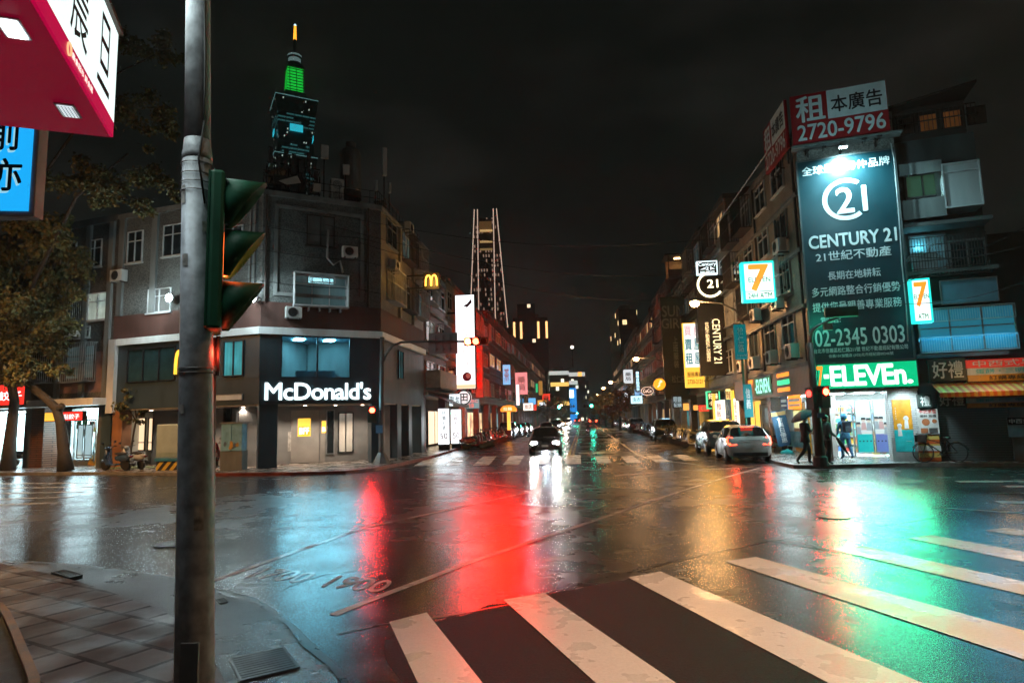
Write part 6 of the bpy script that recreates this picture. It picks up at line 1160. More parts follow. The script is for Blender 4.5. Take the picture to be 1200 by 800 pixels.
r_ = F.rect(871.5, 450, 882, 489); MB().box(r_[0], r_[1], -.03, .03, r_[2], r_[3]).build('lower_plate', MC['street plate teal'], o, face=F, bevel=.02); letters('信義', WLET, o, r_[0]+.1, r_[1]-.1, r_[2]+.4, r_[3]-.2, y=-.035, vertical=True, face=F)

# ================================================================== traffic signals
LENS_OFF = pbr('unlit lens', (.02, .02, .02), .2); RED = em('red lens', (1, .03, .012), 45); GRN = em('green lens', (.05, 1, .6), 30); SIGB = pbr('signal housing', (.015, .05, .035), .45)
def head3(parent, M, lit, horizontal=True, r=.15, mats=(RED, LENS_OFF, LENS_OFF)):
    """a three lens head facing -y in its own frame"""
    p = r*2.35; q = MB(); L = p*1.5
    if horizontal: q.box(-L, L, 0, .2, -p*.5, p*.5)
    else: q.box(-p*.5, p*.5, 0, .2, -L, L)
    q.build('housing', SIGB, parent, M=M, bevel=.02)
    for k in range(3):
        c = ((k-1)*p, 0, 0) if horizontal else (0, 0, (1-k)*p)
        MB().lathe([(r*.86, -.035), (r*.95, -.004)], 20, c, 'y').build('lens', mats[k], parent, M=M)
        q = MB(); n = 12
        vs = []; 
        for j in range(n+1):
            a = R(-20)+R(220)*j/n
            for rr, y in ((r, -.001), (r, -.28 if 30 < math.degrees(a) < 150 else -.16)): vs.append((c[0]+rr*math.cos(a), y, c[2]+rr*math.sin(a)))
        q.add(vs, [(2*j, 2*j+2, 2*j+3, 2*j+1) for j in range(n)]); v_ = q.build('visor', SIGB, parent, M=M); so = v_.modifiers.new('thick', 'SOLIDIFY'); so.thickness = .012
# far left mast arm with the red signal
mb = gp(447, 543, PV); SP = thing('signal_mast', 'tall grey mast with a long arm carrying the glowing red signal over the left lane', 'traffic signal', mb)
at_ = lambda px, py: atY(px, py, mb.y)-mb
top = at_(448, 395); MB().tube([(0, 0, 0), (0, 0, .5), (top.x*.9, 0, top.z)], [.16, .13, .10], 12).build('pole', LAMPP, SP, smooth=True); MB().lathe([(.42, 0), (.36, .12), (.2, .42), (.15, .5)], 8).build('base', LAMPP, SP)
pts = [(top.x, 0, at_(452, 425).z), tuple(at_(454, 413)), tuple(at_(460, 405)), tuple(at_(470, 401)), tuple(at_(500, 400)), tuple(at_(549, 400))]; MB().tube(pts, [.07, .065, .06, .055, .05, .045], 8).build('arm', LAMPP, SP, smooth=True)
c = at_(558, 400.5); M_ = Matrix.Translation(mb+c+Vector((0, -.25, 0))) @ Matrix.Rotation(R(-6), 4, 'Z')
p = .15*2.35
head3(SP, M_, 0, True, .155, (em('red arrow lens', (1, .10, .03), 45), RED, LENS_OFF))
hp = mb+c+Vector((0, -.55, -.02)); hp += Vector((.8, 0, 0)); lamp('added_red_lamp', 'SPOT', hp, 2500, (1, .010, .002), 1.15, hp+Vector((.3, -9, -3.4)), 130, .8, SP); lamp('added_red_fill', 'POINT', mb+c+Vector((.6, -.6, -.5)), 35, (1, .03, .01), .2, parent=SP); lamp('added_red_fill', 'SPOT', mb+c+Vector((0, .5, 0)), 4000, (1, .03, .012), .2, mb+c+Vector((1.2, 40, .8)), 36, .8, SP); lamp('added_red_fill', 'SPOT', mb+c+Vector((3.6, 15, .5)), 7000, (1, .025, .01), .3, mb+c+Vector((-1.0, 36, 2.0)), 110, .7, SP)  # added red lamp, oversized to widen the pool; unseen fills redden the facades
r_ = [at_(502, 390), at_(536, 414)]; q = MB(); q.box(r_[0].x, r_[1].x, .08, .11, r_[1].z, r_[0].z); bd = q.build('name_board', pbr('board back grey', (.30, .29, .29), .5, var=.15), SP); q = MB()
for k in range(3): x = r_[0].x+(r_[1].x-r_[0].x)*(.25+.25*k); q.box(x-.02, x+.02, .05, .079, r_[1].z+.1, r_[0].z-.1); q.box(x-.02, x+.1, .05, .078, r_[1].z+.2, r_[1].z+.24)
q.build('board_stiffener', pbr('board rib', (.16, .15, .15), .5), SP)
c = at_(437.5, 485); M_ = Matrix.Translation(mb+c+Vector((0, -.25, 0))) @ Matrix.Rotation(R(12), 4, 'Z'); 
def pedhead(parent, M, c_world, mast_dx):
    MB().box(-.2, .2, 0, .18, -.38, .38).build('pedestrian_housing', SIGB, parent, M=M, bevel=.02); MB().box(-.14, .14, -.012, -.002, .03, .32).build('pedestrian_lens', LENS_OFF, parent, M=M); q = MB(); q.lathe([(.115, -.03), (.12, -.013)], 16, (0, 0, .17), 'y'); q.build('red_man', RED, parent, M=M)
    q = MB(); q.box(-.15, .15, -.2, -.003, .33, .345); q.build('visor', SIGB, parent, M=M); MB().box(-.03, mast_dx, .05, .1, .1, .14).build('bracket', SIGB, parent, M=M) if mast_dx > 0 else MB().box(mast_dx, .03, .05, .1, .1, .14).build('bracket', SIGB, parent, M=M)
pedhead(SP, M_, None, .45); pw = mb+c+Vector((0, -.5, .15)); lamp('red_man_lamp', 'SPOT', pw, 200, (1, .012, .012), .1, pw+Vector((1, -8, -2.2)), 120, .6, SP)
r_ = [at_(441.5, 498), at_(449.5, 507)]; MB().box(r_[0].x, r_[1].x, -.2, -.17, r_[1].z, r_[0].z).build('blue_plate', pbr('blue plate', (.1, .25, .45), .4), SP)
# right corner pole with pedestrian signal and arm
rb = gp(962, 546, PV); RP = thing('signal_mast', 'dark corner mast with a red pedestrian signal and a horizontal signal seen from behind', 'traffic signal', rb)
at2 = lambda px, py: atY(px, py, rb.y)-rb
t1 = at2(949, 402); MB().tube([(0, 0, 0), (t1.x*.3, 0, 1.6), (t1.x, 0, t1.z)], [.165, .15, .11], 12).build('pole', pbr('grimy pole', (.10, .085, .07), .6, .2, var=.4, streak=True), RP, smooth=True); MB().lathe([(.24, 0), (.23, .3), (.17, .36)], 12).build('base', DCONC, RP)
MB().tube([tuple(at2(950, 412)), tuple(at2(950, 395)), tuple(at2(953, 386)), tuple(at2(960, 381)), tuple(at2(972, 376)), tuple(at2(985, 371))], [.08, .075, .07, .06, .055, .05], 8).build('arm', STEEL, RP, smooth=True)
c = at2(985, 366); M_ = Matrix.Translation(rb+c) @ Matrix.Rotation(R(166), 4, 'Z'); head3(RP, M_, 0, True, .15, (LENS_OFF, LENS_OFF, em('green lens back', (.03, 1, .7), 30)))
gpn = rb+c+Vector((-.42, .35, 0)); lamp('green_signal_lamp', 'SPOT', gpn, 14, (.02, 1, .55), .14, gpn+Vector((2, 8, -2)), 130, .6, RP)
q = MB(); a0, a1 = at2(963.5, 379), at2(974, 387); q.box(a0.x, a1.x, -.14, -.04, a1.z, a0.z); q.build('louvre_box', pbr('grey louvre', (.22, .22, .2), .5), RP)
c = at2(963, 465); M_ = Matrix.Translation(rb+c+Vector((0, -.3, 0))) @ Matrix.Rotation(R(20), 4, 'Z'); pedhead(RP, M_, None, -.35); pw = rb+c+Vector((-.1, -.6, .15)); lamp('red_man_lamp', 'SPOT', pw, 240, (1, .012, .02), .1, pw+Vector((-2.5, -8, -2.2)), 120, .6, RP)
c = at2(947, 467); M_ = Matrix.Translation(rb+c+Vector((0, -.1, 0))) @ Matrix.Rotation(R(-75), 4, 'Z'); MB().box(-.2, .2, 0, .18, -.38, .38).build('pedestrian_housing', SIGB, RP, M=M_, bevel=.02); MB().lathe([(.115, -.03), (.12, -.003)], 16, (0, 0, .17), 'y').build('red_man', em('red man dim', (1, .03, .02), 8), RP, M=M_)
r_ = [at2(953, 484), at2(962, 489)]; MB().box(r_[0].x, r_[1].x, -.3, -.27, r_[1].z, r_[0].z).build('blue_plate', MC['blue plate'], RP)
# distant green signals
for k, (px_, py_, Yd, lb) in enumerate(((651, 477, 105, 'bright green traffic signal far down the left lane'), (689, 475.5, 110, 'green traffic signal on a green arm at the far right kerb'), (674, 484, 160, 'small green traffic signal near the street end, right one of two'), (670.5, 484, 165, 'small green traffic signal near the street end, left one of two'))):
    p = atY(px_, py_, Yd); o = thing('signal_mast', lb, 'traffic signal', (p.x+(-3 if px_ < 660 else 3), Yd, PV)); dx = 3 if px_ < 660 else -3
    MB().tube([(0, 0, 0), (0, 0, p.z+.2)], .1, 8).build('pole', GREENP, o); MB().tube([(0, 0, p.z-PV), (dx, 0, p.z-PV)], .06, 6).build('arm', GREENP, o)
    head3(o, Matrix.Translation(p+Vector((0, -.2, 0))), 0, True, .24 if k < 2 else .2, (LENS_OFF, LENS_OFF, GRN)); lamp('green_signal_lamp', 'SPOT', p+Vector((.6, -.9, 0)), 140 if k < 2 else 40, (.02, 1, .6), .2, p+Vector((0, -20, -4)), 120, .6, o)
# ================================================================== vehicles
CGLASS = pbr('car glass', (.010, .012, .014), .06, var=.1); TRIM = pbr('black trim', (.016, .016, .017), .5); RIM = pbr('alloy rim', (.30, .30, .31), .3, .8); CHROME = pbr('chrome', (.5, .5, .5), .12, 1.)
PLATE = pbr('number plate', (.55, .56, .55), .45)
def paint(n, c): return pbr('car paint '+n, c, .26, .0, .05, 1, coat=.7)
def car_prof(kind):
    # y, floor, belt, roof, half width at sill, at belt, at roof
    if kind == 'hatch': L, H = 4.0, 1.46; P = [(0, .42, .80, .82, .70, .72, .66), (.05, .30, .92, .96, .78, .80, .70), (.12, .24, .98, 1.04, .82, .84, .70), (.52, .22, .99, 1.40, .85, .85, .60), (.9, .2, .98, 1.45, .85, .85, .62), (1.9, .2, .95, 1.47, .85, .85, .63), (2.35, .2, .93, 1.42, .85, .85, .61), (3.0, .2, .92, .98, .85, .84, .66), (3.5, .22, .84, .88, .83, .80, .6), (3.86, .26, .70, .72, .76, .70, .5), (4.0, .38, .56, .57, .62, .58, .4)]
    elif kind == 'suv': L, H = 4.5, 1.66; P = [(0, .45, .85, .88, .76, .78, .7), (.06, .34, 1.05, 1.09, .84, .86, .74), (.14, .28, 1.10, 1.14, .88, .89, .74), (.5, .26, 1.10, 1.58, .9, .9, .66), (1.0, .26, 1.09, 1.64, .9, .9, .68), (2.2, .26, 1.06, 1.66, .9, .9, .69), (2.7, .26, 1.04, 1.6, .9, .9, .67), (3.35, .26, 1.02, 1.07, .9, .88, .7), (4.0, .28, .96, 1.0, .88, .85, .66), (4.4, .32, .80, .83, .80, .76, .56), (4.5, .42, .62, .64, .70, .66, .5)]
    else: L, H = 4.6, 1.46; P = [(0, .45, .80, .82, .72, .74, .66), (.06, .3, .98, 1.0, .82, .82, .7), (.5, .24, 1.02, 1.05, .87, .86, .68), (.85, .22, 1.0, 1.06, .88, .87, .68), (1.45, .2, .97, 1.42, .88, .87, .6), (2.1, .2, .95, 1.46, .88, .87, .62), (2.6, .2, .93, 1.42, .88, .87, .61), (3.3, .2, .92, .97, .88, .85, .68), (3.95, .22, .85, .9, .86, .82, .64), (4.45, .28, .70, .73, .78, .72, .54), (4.6, .4, .56, .58, .66, .62, .46)]
    return L, H, P
def car(label, loc, rz, kind, pm, lights='off', group=None, name='parked_car', simple=False):
    L, H, P = car_prof(kind); o = thing(name, label, 'car', loc, rz, group)
    rings = []
    for y, zf, zb, zr, wl, wb, wr in P:
        half = [(0, zf), (wl*.86, zf), (wl, zf+.13), (wb*1.0, zf+(zb-zf)*.62), (wb*.965, zb), (wr*1.04, zb+(zr-zb)*.86), (wr*.86, zr), (0, zr+.012)]
        rings.append([(x, y, z) for x, z in half]+[(-x, y, z) for x, z in half[-2:0:-1]])
    n = len(rings[0]); body, sg, ws, rw = MB(), MB(), MB(), MB(); cab = [zr-zb > .2 for (_, _, zb, zr, *_) in P]
    for i in range(len(P)-1):
        for k in range(n):
            q_ = (rings[i][k], rings[i][(k+1) % n], rings[i+1][(k+1) % n], rings[i+1][k]); seg = min(k, n-1-k)
            tgt = body
            if seg == 4 and cab[i] and cab[i+1]: tgt = sg
            elif seg in (5, 6) and cab[i] != cab[i+1]: tgt = rw if cab[i+1] else ws
            elif seg == 4 and cab[i] != cab[i+1] : tgt = body
            tgt.quad(*[q_[j] for j in (0, 3, 2, 1)])
    body.poly(rings[0]); body.poly(rings[-1][::-1])
    def weld(mb, nm, mt, sm=True):
        ob = mb.build(nm, mt, o, smooth=sm); import bmesh
        bm = bmesh.new(); bm.from_mesh(ob.data); bmesh.ops.remove_doubles(bm, verts=bm.verts, dist=1e-5); bmesh.ops.recalc_face_normals(bm, faces=bm.faces); bm.to_mesh(ob.data); bm.free()
        return ob
    bd = weld(body, 'body', pm); ed = bd.modifiers.new('split', 'EDGE_SPLIT'); ed.split_angle = R(42)
    weld(sg, 'side_window', CGLASS); weld(ws, 'windscreen', CGLASS); weld(rw, 'rear_window', CGLASS)
    W_ = P[5][5]
    q = MB()
    for s in (-1, 1):
        for y in (1.45 if kind != 'sedan' else 1.9, 2.0 if kind != 'sedan' else 2.3): pass
        q.box(s*W_*.99-.01, s*W_*.99+.01, .95, L-1.15, .24, .30)
    q.build('sill_trim', TRIM, o)
    wy = (.72, L-.84) if kind != 'sedan' else (.95, L-.9); wr_ = .31 if kind != 'suv' else .34
    for s in (-1, 1):
        for y in wy:
            MB().lathe([(wr_+.055, -.012), (wr_+.055, .012)], 22, (s*(W_-.008), y, wr_+.02), 'x').build('wheel_arch', TRIM, o)
            t = MB().lathe([(wr_*.62, -.11), (wr_*.93, -.11), (wr_, -.07), (wr_, .07), (wr_*.93, .11), (wr_*.62, .11)], 22, (s*(W_-.085), y, wr_), 'x').build('wheel', RUBBER, o, smooth=False)
            if not simple:
                q = MB(); xx = s*(W_+.028); q.lathe([(wr_*.64, -.01), (wr_*.64, .0)], 20, (xx, y, wr_), 'x', 0)
                pass
                q.build('rim', RIM, t); q = MB()
                for k in range(5):
                    a = 2*math.pi*(k+.5)/5; c = (xx+s*.004, y+math.cos(a)*wr_*.38, wr_+math.sin(a)*wr_*.38); q.lathe([(wr_*.13, -.006), (wr_*.13, .006)], 8, c, 'x')
                q.build('rim_hole', TRIM, t)
    tail = em('tail lens lit', (1, .05, .02), 9) if lights == 'brake' else em('tail lens far', (1, .05, .02), 30) if lights == 'tail' else pbr('tail lens off', (.12, .008, .008), .2)
    head = em('headlamp lit', (1, .95, .88), 160) if lights == 'head' else em('headlamp cool', (.75, .92, 1), 70) if lights == 'cool' else pbr('headlamp off', (.30, .31, .32), .12)
    zt = P[1][2]+.10
    for s in (-1, 1):
        MB().add([(s*.50, -.014, zt-.30), (s*.78, .0, zt-.32), (s*.865, .12, zt-.24), (s*.84, .2, zt+.02), (s*.66, .09, zt+.02), (s*.86, .40, zt-.08)], [(0, 1, 4), (1, 2, 4), (2, 3, 4), (2, 5, 3)] if s > 0 else [(0, 4, 1), (1, 4, 2), (2, 4, 3), (2, 3, 5)]).build('tail_light', tail, o)
        MB().ball((s*.58, L-.12, P[-2][2]-.06), (.20, .13, .095), 10).build('headlight', head, o, smooth=True)
        MB().ball((s*(W_+.09), L-1.35 if kind != 'sedan' else L-1.5, P[6][2]+.06), (.10, .06, .07), 10).build('mirror', pm, o, smooth=True)
    MB().box(-.19, .19, -.03, -.012, zt-.44, zt-.30).build('number_plate', PLATE, o); MB().box(-.18, .18, L-.005, L+.012, .44, .55).build('number_plate', PLATE, o)
    MB().box(-.5, .5, L-.1, L-.004, .30, .43).build('grille', TRIM, o); MB().box(-.66, .66, -.022, .05, .28, .42).build('bumper_trim', TRIM, o, bevel=.02)
    if not simple:
        q = MB(); q.box(-.40, .40, -.024, -.01, zt-.13, zt-.115); q.build('tailgate_crease', TRIM, o)
        q = MB()
        for s in (-1, 1):
            for y in (1.5, 2.55) if kind != 'sedan' else (1.8, 2.9): q.box(s*(W_*.998)-.012, s*(W_*.998)+.012, y, y+.012, .34, .92)
            for y in (1.1, 2.2) if kind != 'sedan' else (1.5, 2.5): q.box(s*(W_*1.0)-.016, s*(W_*1.0)+.016, y+.1, y+.26, .80, .825)
        q.build('door_line', TRIM, o)
    return o
PWHITE, PGREY, PBLACK, PSILV, PRED, PBLUE = paint('white', (.62, .60, .58)), paint('grey', (.035, .04, .042)), paint('black', (.012, .013, .014)), paint('silver', (.30, .31, .32)), paint('red', (.22, .012, .015)), paint('blue', (.02, .05, .12))
HC = car('white hatchback with lit red tail lights parked at the right kerb by the store', (9.4, 25.9, 0), -R(9), 'hatch', PWHITE, 'brake')
W[HC.name] = HC.matrix_world.copy()
MB().box(-.24, .24, .38, .46, 1.405, 1.43).build('brake_light', MC['tail lens lit'], HC)
for s in (-.6, .6): p = HC.matrix_world @ Vector((s, -.12, .86)); lamp('tail_lamp', 'SPOT', p, 18, (1, .06, .02), .06, p+Vector((-2, -6, -1.6)), 140, .6, HC)
SU = car('dark grey sport utility car parked in front of the white hatchback', (10.25, 31.2, 0), -R(7), 'suv', PGREY)
oc = car('black saloon driving towards the crossing with both headlights on', (1.95, 39.4, 0), R(180)-R(4), 'sedan', PBLACK, 'head', name='car')
W[oc.name] = oc.matrix_world.copy()
for s in (-.58, .58): p = oc.matrix_world @ Vector((s, 4.72, .68)); lamp('head_lamp', 'SPOT', p, 80, (1, .92, .80), .07, p+Vector((-.3, -12, -.95)), 80, .7, oc)
far = [(4.0, 74, 'sedan', PSILV, 'cool', 'oncoming silver saloon with cool white headlights behind the black saloon'), (6.6, 96, 'suv', PBLACK, 'cool', 'oncoming dark tall car with cool headlights, farther than the silver saloon'), (11.0, 132, 'sedan', PWHITE, 'head', 'oncoming white saloon with warm headlights deep in the street'), (8.2, 128, 'hatch', PBLUE, 'cool', 'oncoming blue hatchback with cool headlights beside the white saloon'), (15.2, 175, 'sedan', PSILV, 'cool', 'farthest oncoming silver car, a cool glare at the street end')]
for x, y, k, pm, li, lb in far:
    o = car(lb, (x, y+4.5, 0), R(180)-R(6), k, pm, li, name='car', simple=True); W[o.name] = o.matrix_world.copy(); p = o.matrix_world @ Vector((0, 4.8, .7)); lamp('head_lamp', 'SPOT', p, 1500, (.75, .92, 1) if li == 'cool' else (1, .9, .75), .3, p+Vector((0, -20, -1.2)), 60, .7, o)
for x, y, k, pm, lb in ((18.4, 150, 'sedan', PRED, 'car driving away with glowing tail lights deep in the right lane'), (21.6, 180, 'suv', PGREY, 'tall car driving away farther off with tail lights on'), (20.0, 205, 'hatch', PSILV, 'farthest car driving away, tail lights by the street end')):
    o = car(lb, (x, y, 0), -R(6.1), k, pm, 'tail', name='car', simple=True)
KX = lambda Y: Q0.x-1.15*.994+.107*(Y-Q0.y)
KL = lambda Y: lk[11].x+.107*(Y-lk[11].y)
ordn = ['first', 'second', 'third', 'fourth', 'fifth', 'sixth', 'seventh', 'eighth', 'ninth', 'tenth', 'eleventh', 'twelfth', 'thirteenth', 'fourteenth', 'fifteenth', 'sixteenth', 'seventeenth', 'eighteenth', 'nineteenth', 'twentieth']
for i, y in enumerate((51.5, 79, 85, 91, 97, 103, 109, 116)):
    car('%s %s parked at the right kerb, %s' % (('dark', 'black', 'silver', 'red', 'white', 'grey', 'dark blue', 'pale')[i], ('tall car', 'tall car', 'saloon', 'saloon', 'hatchback', 'saloon', 'hatchback', 'saloon')[i], ['between the two scooter rows', 'just beyond the far scooter row', 'behind the black tall car', 'fourth beyond the near scooters', 'fifth beyond the near scooters', 'sixth beyond the near scooters', 'next to last of the line', 'last of the line'][i]), (KX(y)-1.1, y, 0), -R(6.1), ('suv', 'suv', 'sedan', 'sedan', 'hatch', 'sedan', 'hatch', 'sedan')[i], (PBLACK, PBLACK, PSILV, PRED, PWHITE, PGREY, PBLUE, PSILV)[i], 'off', 'cars parked along the right kerb', simple=True)
for i, y in enumerate((64.5, 71, 77.5, 84)):
    car(['black tall car parked at the left kerb past the scooters', 'dark grey saloon parked behind the black tall car on the left', 'silver hatchback parked third on the left kerb', 'dark saloon parked fourth and farthest on the left kerb'][i], (KL(y)+1.2, y+4.4, 0), R(180)-R(6.1), ('suv', 'sedan', 'hatch', 'sedan')[i], (PBLACK, PGREY, PSILV, PBLACK)[i], 'off', 'cars parked along the left kerb', simple=True)

# ------------------------------------------------------------------ scooters
def scooter(pm, seatm=TRIM):
    o = thing('scooter', 'scooter', 'scooter', (0, 0, 0))
    for y in (-.62, .66):
        t = MB().lathe([(.14, -.05), (.215, -.05), (.235, -.03), (.235, .03), (.215, .05), (.14, .05)], 18, (0, y, .235), 'x').build('wheel', RUBBER, o); MB().lathe([(.15, -.03), (.15, .03)], 14, (0, y, .235), 'x').build('rim', RIM, t)
    q = MB(); q.ball((0, -.48, .56), (.17, .50, .17), 14); q.ball((0, -.84, .64), (.12, .2, .10), 10); q.box(-.15, .15, -.15, .38, .24, .30)
    q.add([(-.19, .40, .26), (.19, .40, .26), (.22, .47, .62), (.15, .36, .98), (-.15, .36, .98), (-.22, .47, .62), (0, .56, .30), (0, .62, .62), (0, .44, 1.0)], [(0, 6, 7, 5), (6, 1, 2, 7), (5, 7, 8, 4), (7, 2, 3, 8), (0, 5, 2, 1), (5, 4, 3, 2), (4, 8, 3)]); q.ball((0, .66, .42), (.09, .24, .07), 10); q.ball((0, .40, 1.0), (.15, .12, .10), 10)
    q.build('body', pm, o, smooth=True)
    q = MB(); q.ball((0, -.38, .76), (.14, .40, .06), 12); q.build('seat', seatm, o, smooth=True)
    q = MB(); q.tube([(-.34, .28, 1.06), (-.1, .36, 1.03), (.1, .36, 1.03), (.34, .28, 1.06)], .018, 6); q.tube([(0, .38, 1.0), (0, .62, .3)], .03, 6); q.build('handlebar', TRIM, o, smooth=True)
    for s in (-1, 1): q = MB(); q.tube([(s*.22, .33, 1.05), (s*.28, .34, 1.22)], .008, 5); q.ball((s*.30, .34, 1.25), (.07, .02, .05), 8); q.build('mirror', TRIM, o)
    MB().ball((0, .50, .98), (.09, .05, .06), 8).build('headlight', pbr('scooter lamp', (.4, .4, .4), .1), o, smooth=True); MB().box(-.07, .07, -1.03, -1.0, .60, .66).build('tail_light', pbr('scooter tail', (.25, .01, .01), .2), o); MB().box(-.09, .09, -1.0, -.985, .44, .56).build('number_plate', PLATE, o)
    q = MB(); q.tube([(.17, -.2, .30), (.19, -.6, .36), (.17, -.85, .42)], [.04, .06, .05], 8); q.build('exhaust', CHROME, o, smooth=True); q = MB(); q.tube([(-.1, -.1, .24), (-.2, -.05, .02)], .015, 5); q.build('stand', TRIM, o)
    return o
SC = [scooter(paint('scooter '+n, c)) for n, c in (('black', (.015, .016, .017)), ('red', (.24, .01, .014)), ('silver', (.32, .33, .33)), ('white', (.5, .5, .49)), ('blue', (.03, .06, .11)))]
SCN = ['black', 'red', 'silver', 'white', 'dark blue']; used = [False]*5
def place_scooter(x, y, rz, k, label, group, lean=.12, z=0):
    M = Matrix.Translation((x, y, z)) @ Matrix.Rotation(rz, 4, 'Z') @ Matrix.Rotation(-lean, 4, 'Y')
    if used[k]: o = copy_tree(SC[k], M=M)
    else: o = SC[k]; used[k] = True; o.matrix_world = M; W[o.name] = M
    tag(o, label, 'scooter', group); return o
r2 = random.Random(5)
for i in range(16):
    y = 43.6+i*.98; k = 1 if i in (0, 1, 4) else r2.choice([0, 0, 2, 4, 3]); place_scooter(KL(y)+1.05+r2.uniform(-.12, .12), y, R(-62+r2.uniform(-9, 9)), k, '%s scooter in the left kerb row, %s from the lit floor boxes' % (SCN[k], ordn[i]), 'scooters along the left kerb')
for i in range(12):
    y = 38.2+i*.92; k = r2.choice([0, 0, 2, 3, 4, 0]); place_scooter(KX(y)-.95+r2.uniform(-.1, .1), y, R(66+r2.uniform(-10, 10)), k, '%s scooter in the near right kerb row, %s past the dark parked car' % (SCN[k], ordn[i]), 'scooters along the right kerb, near row')
for i in range(18):
    y = 59+i*.95; k = r2.choice([0, 0, 0, 2, 4]); place_scooter(KX(y)-.95+r2.uniform(-.1, .1), y, R(66+r2.uniform(-10, 10)), k, '%s scooter in the far right kerb row, %s from its near end' % (SCN[k], ordn[i]), 'scooters along the right kerb, far row')
for px_, py_, rz, k, lb in ((136, 551, 70, 4, 'dark blue scooter parked by the small tree, left of the pair'), (156, 550, 62, 2, 'silver scooter parked in front of the small tree, right of the pair'), (32, 546, -75, 0, 'black scooter parked between the two dark tree trunks'), (48, 544, -80, 0, 'black scooter beside the ribbed brown pier'), (253, 546, 20, 1, 'red scooter half hidden behind the steel pole'), (906, 530, 65, 1, 'red scooter just visible beyond the white hatchback')):
    p = gp(px_, py_, PV); place_scooter(p.x, p.y, R(rz), k, lb, 'scooters on the pavements', z=PV)
for k in range(5):
    if not used[k]: place_scooter(KX(58)-.95, 58, R(60), k, '%s scooter at the near end of the far right row' % SCN[k], 'scooters along the right kerb, far row')
# ------------------------------------------------------------------ bicycles
def bicycle(loc, rz, label, fm):
    o = thing('bicycle', label, 'bicycle', loc, rz)
    for y in (-.52, .52):
        q = MB(); q.tube([(0, y+.32*math.cos(t), .33+.32*math.sin(t)) for t in [2*math.pi*k/24 for k in range(25)]], .018, 6); t = q.build('wheel', RUBBER, o); q = MB()
        for k in range(10): a = 2*math.pi*k/10; q.tube([(0, y, .33), (0, y+.31*math.cos(a), .33+.31*math.sin(a))], .004, 4)
        q.build('spokes', CHROME, t)
    q = MB(); bb, st, hd = (0, -.08, .30), (0, -.22, .78), (0, .38, .80)
    for a, b_ in ((bb, st), (st, (0, -.52, .33)), (bb, (0, -.52, .33)), (bb, (0, .36, .66)), ((0, -.18, .62), hd), (hd, (0, .52, .33)), (hd, (0, .36, .98))): q.tube([a, b_], .017, 6)
    q.build('frame', fm, o); q = MB(); q.tube([(-.28, .22, 1.02), (-.12, .36, .99), (.12, .36, .99), (.28, .22, 1.02)], .014, 6); q.build('handlebar', CHROME, o); q = MB(); q.ball((0, -.26, .83), (.09, .14, .045), 8); q.tube([(0, -.22, .78), (0, -.24, .82)], .014, 5); q.build('saddle', TRIM, o, smooth=True)
    q = MB(); q.frame(-.16, .16, .70, .94, .42, .70, .012); q.box(-.15, .15, .43, .69, .70, .71)
    for k in range(6): q.box(-.16, -.155, .44+k*.05, .445+k*.05, .70, .94); q.box(.155, .16, .44+k*.05, .445+k*.05, .70, .94)
    q.build('basket', IRON, o); q = MB(); q.lathe([(.09, -.01), (.09, .01)], 14, (.05, -.08, .30), 'x'); q.tube([(.03, -.08, .30), (.12, .06, .22)], .012, 5); q.tube([(-.03, -.08, .30), (-.12, -.2, .38)], .012, 5); q.build('pedal_crank', CHROME, o)
    for y, a0, a1 in ((-.52, 20, 170), (.52, 30, 150)): q = MB(); q.tube([(0, y+.36*math.cos(R(t)), .33+.36*math.sin(R(t))) for t in range(a0, a1+1, 15)], .016, 5); q.build('mudguard', fm, o)
    return o
p = gp(1103, 541.5, PV); bicycle(p, R(-20+95), 'silver bicycle leaning beside the shutter and the striped counter', CHROME)
p = gp(1190, 537, PV); bicycle(p, R(-20+65), 'dark bicycle with a pink cloth basket cover at the right edge', paint('bike maroon', (.12, .03, .03))); 
# ------------------------------------------------------------------ trees
BARK = pbr('dark bark', (.035, .028, .022), .85, var=.5, scale=6, bump=.6); LEAF = [pbr('leaf olive', (.115, .115, .032), .6, var=.4, scale=3), pbr('leaf brown green', (.14, .105, .032), .6, var=.4, scale=3), pbr('leaf dark green', (.06, .08, .03), .6, var=.4, scale=3)]
def leaves(clumps, n, size, seed, droop=.55):
    r3 = random.Random(seed); q = MB(); tot = sum(c[1]**2 for c in clumps)
    for (c, r, *sq_) in clumps:
        fl = sq_[0] if sq_ else .8; c = Vector(c); subs = [(Vector((r3.gauss(0, .45), r3.gauss(0, .45), r3.gauss(0, .45)*fl))*r, r*r3.uniform(.16, .36)) for _ in range(max(5, int(11*r)))]
        for i in range(int(n*r*r/tot)):
            so, sr = r3.choice(subs); p = c+so+Vector((r3.gauss(0, .5), r3.gauss(0, .5), r3.gauss(0, .42)))*sr
            d = Vector((r3.gauss(0, .6), r3.gauss(0, .6), -droop+r3.gauss(0, .45))).normalized(); s = d.cross(Vector((r3.gauss(0, 1), r3.gauss(0, 1), r3.gauss(0, 1)))).normalized(); l = size*r3.uniform(.6, 1.35); w_ = l*.30
            q.add([p, p+d*l*.45+s*w_, p+d*l, p+d*l*.45-s*w_], [(0, 1, 2, 3)], r3.choice((0, 0, 1, 1, 2)))
    return q
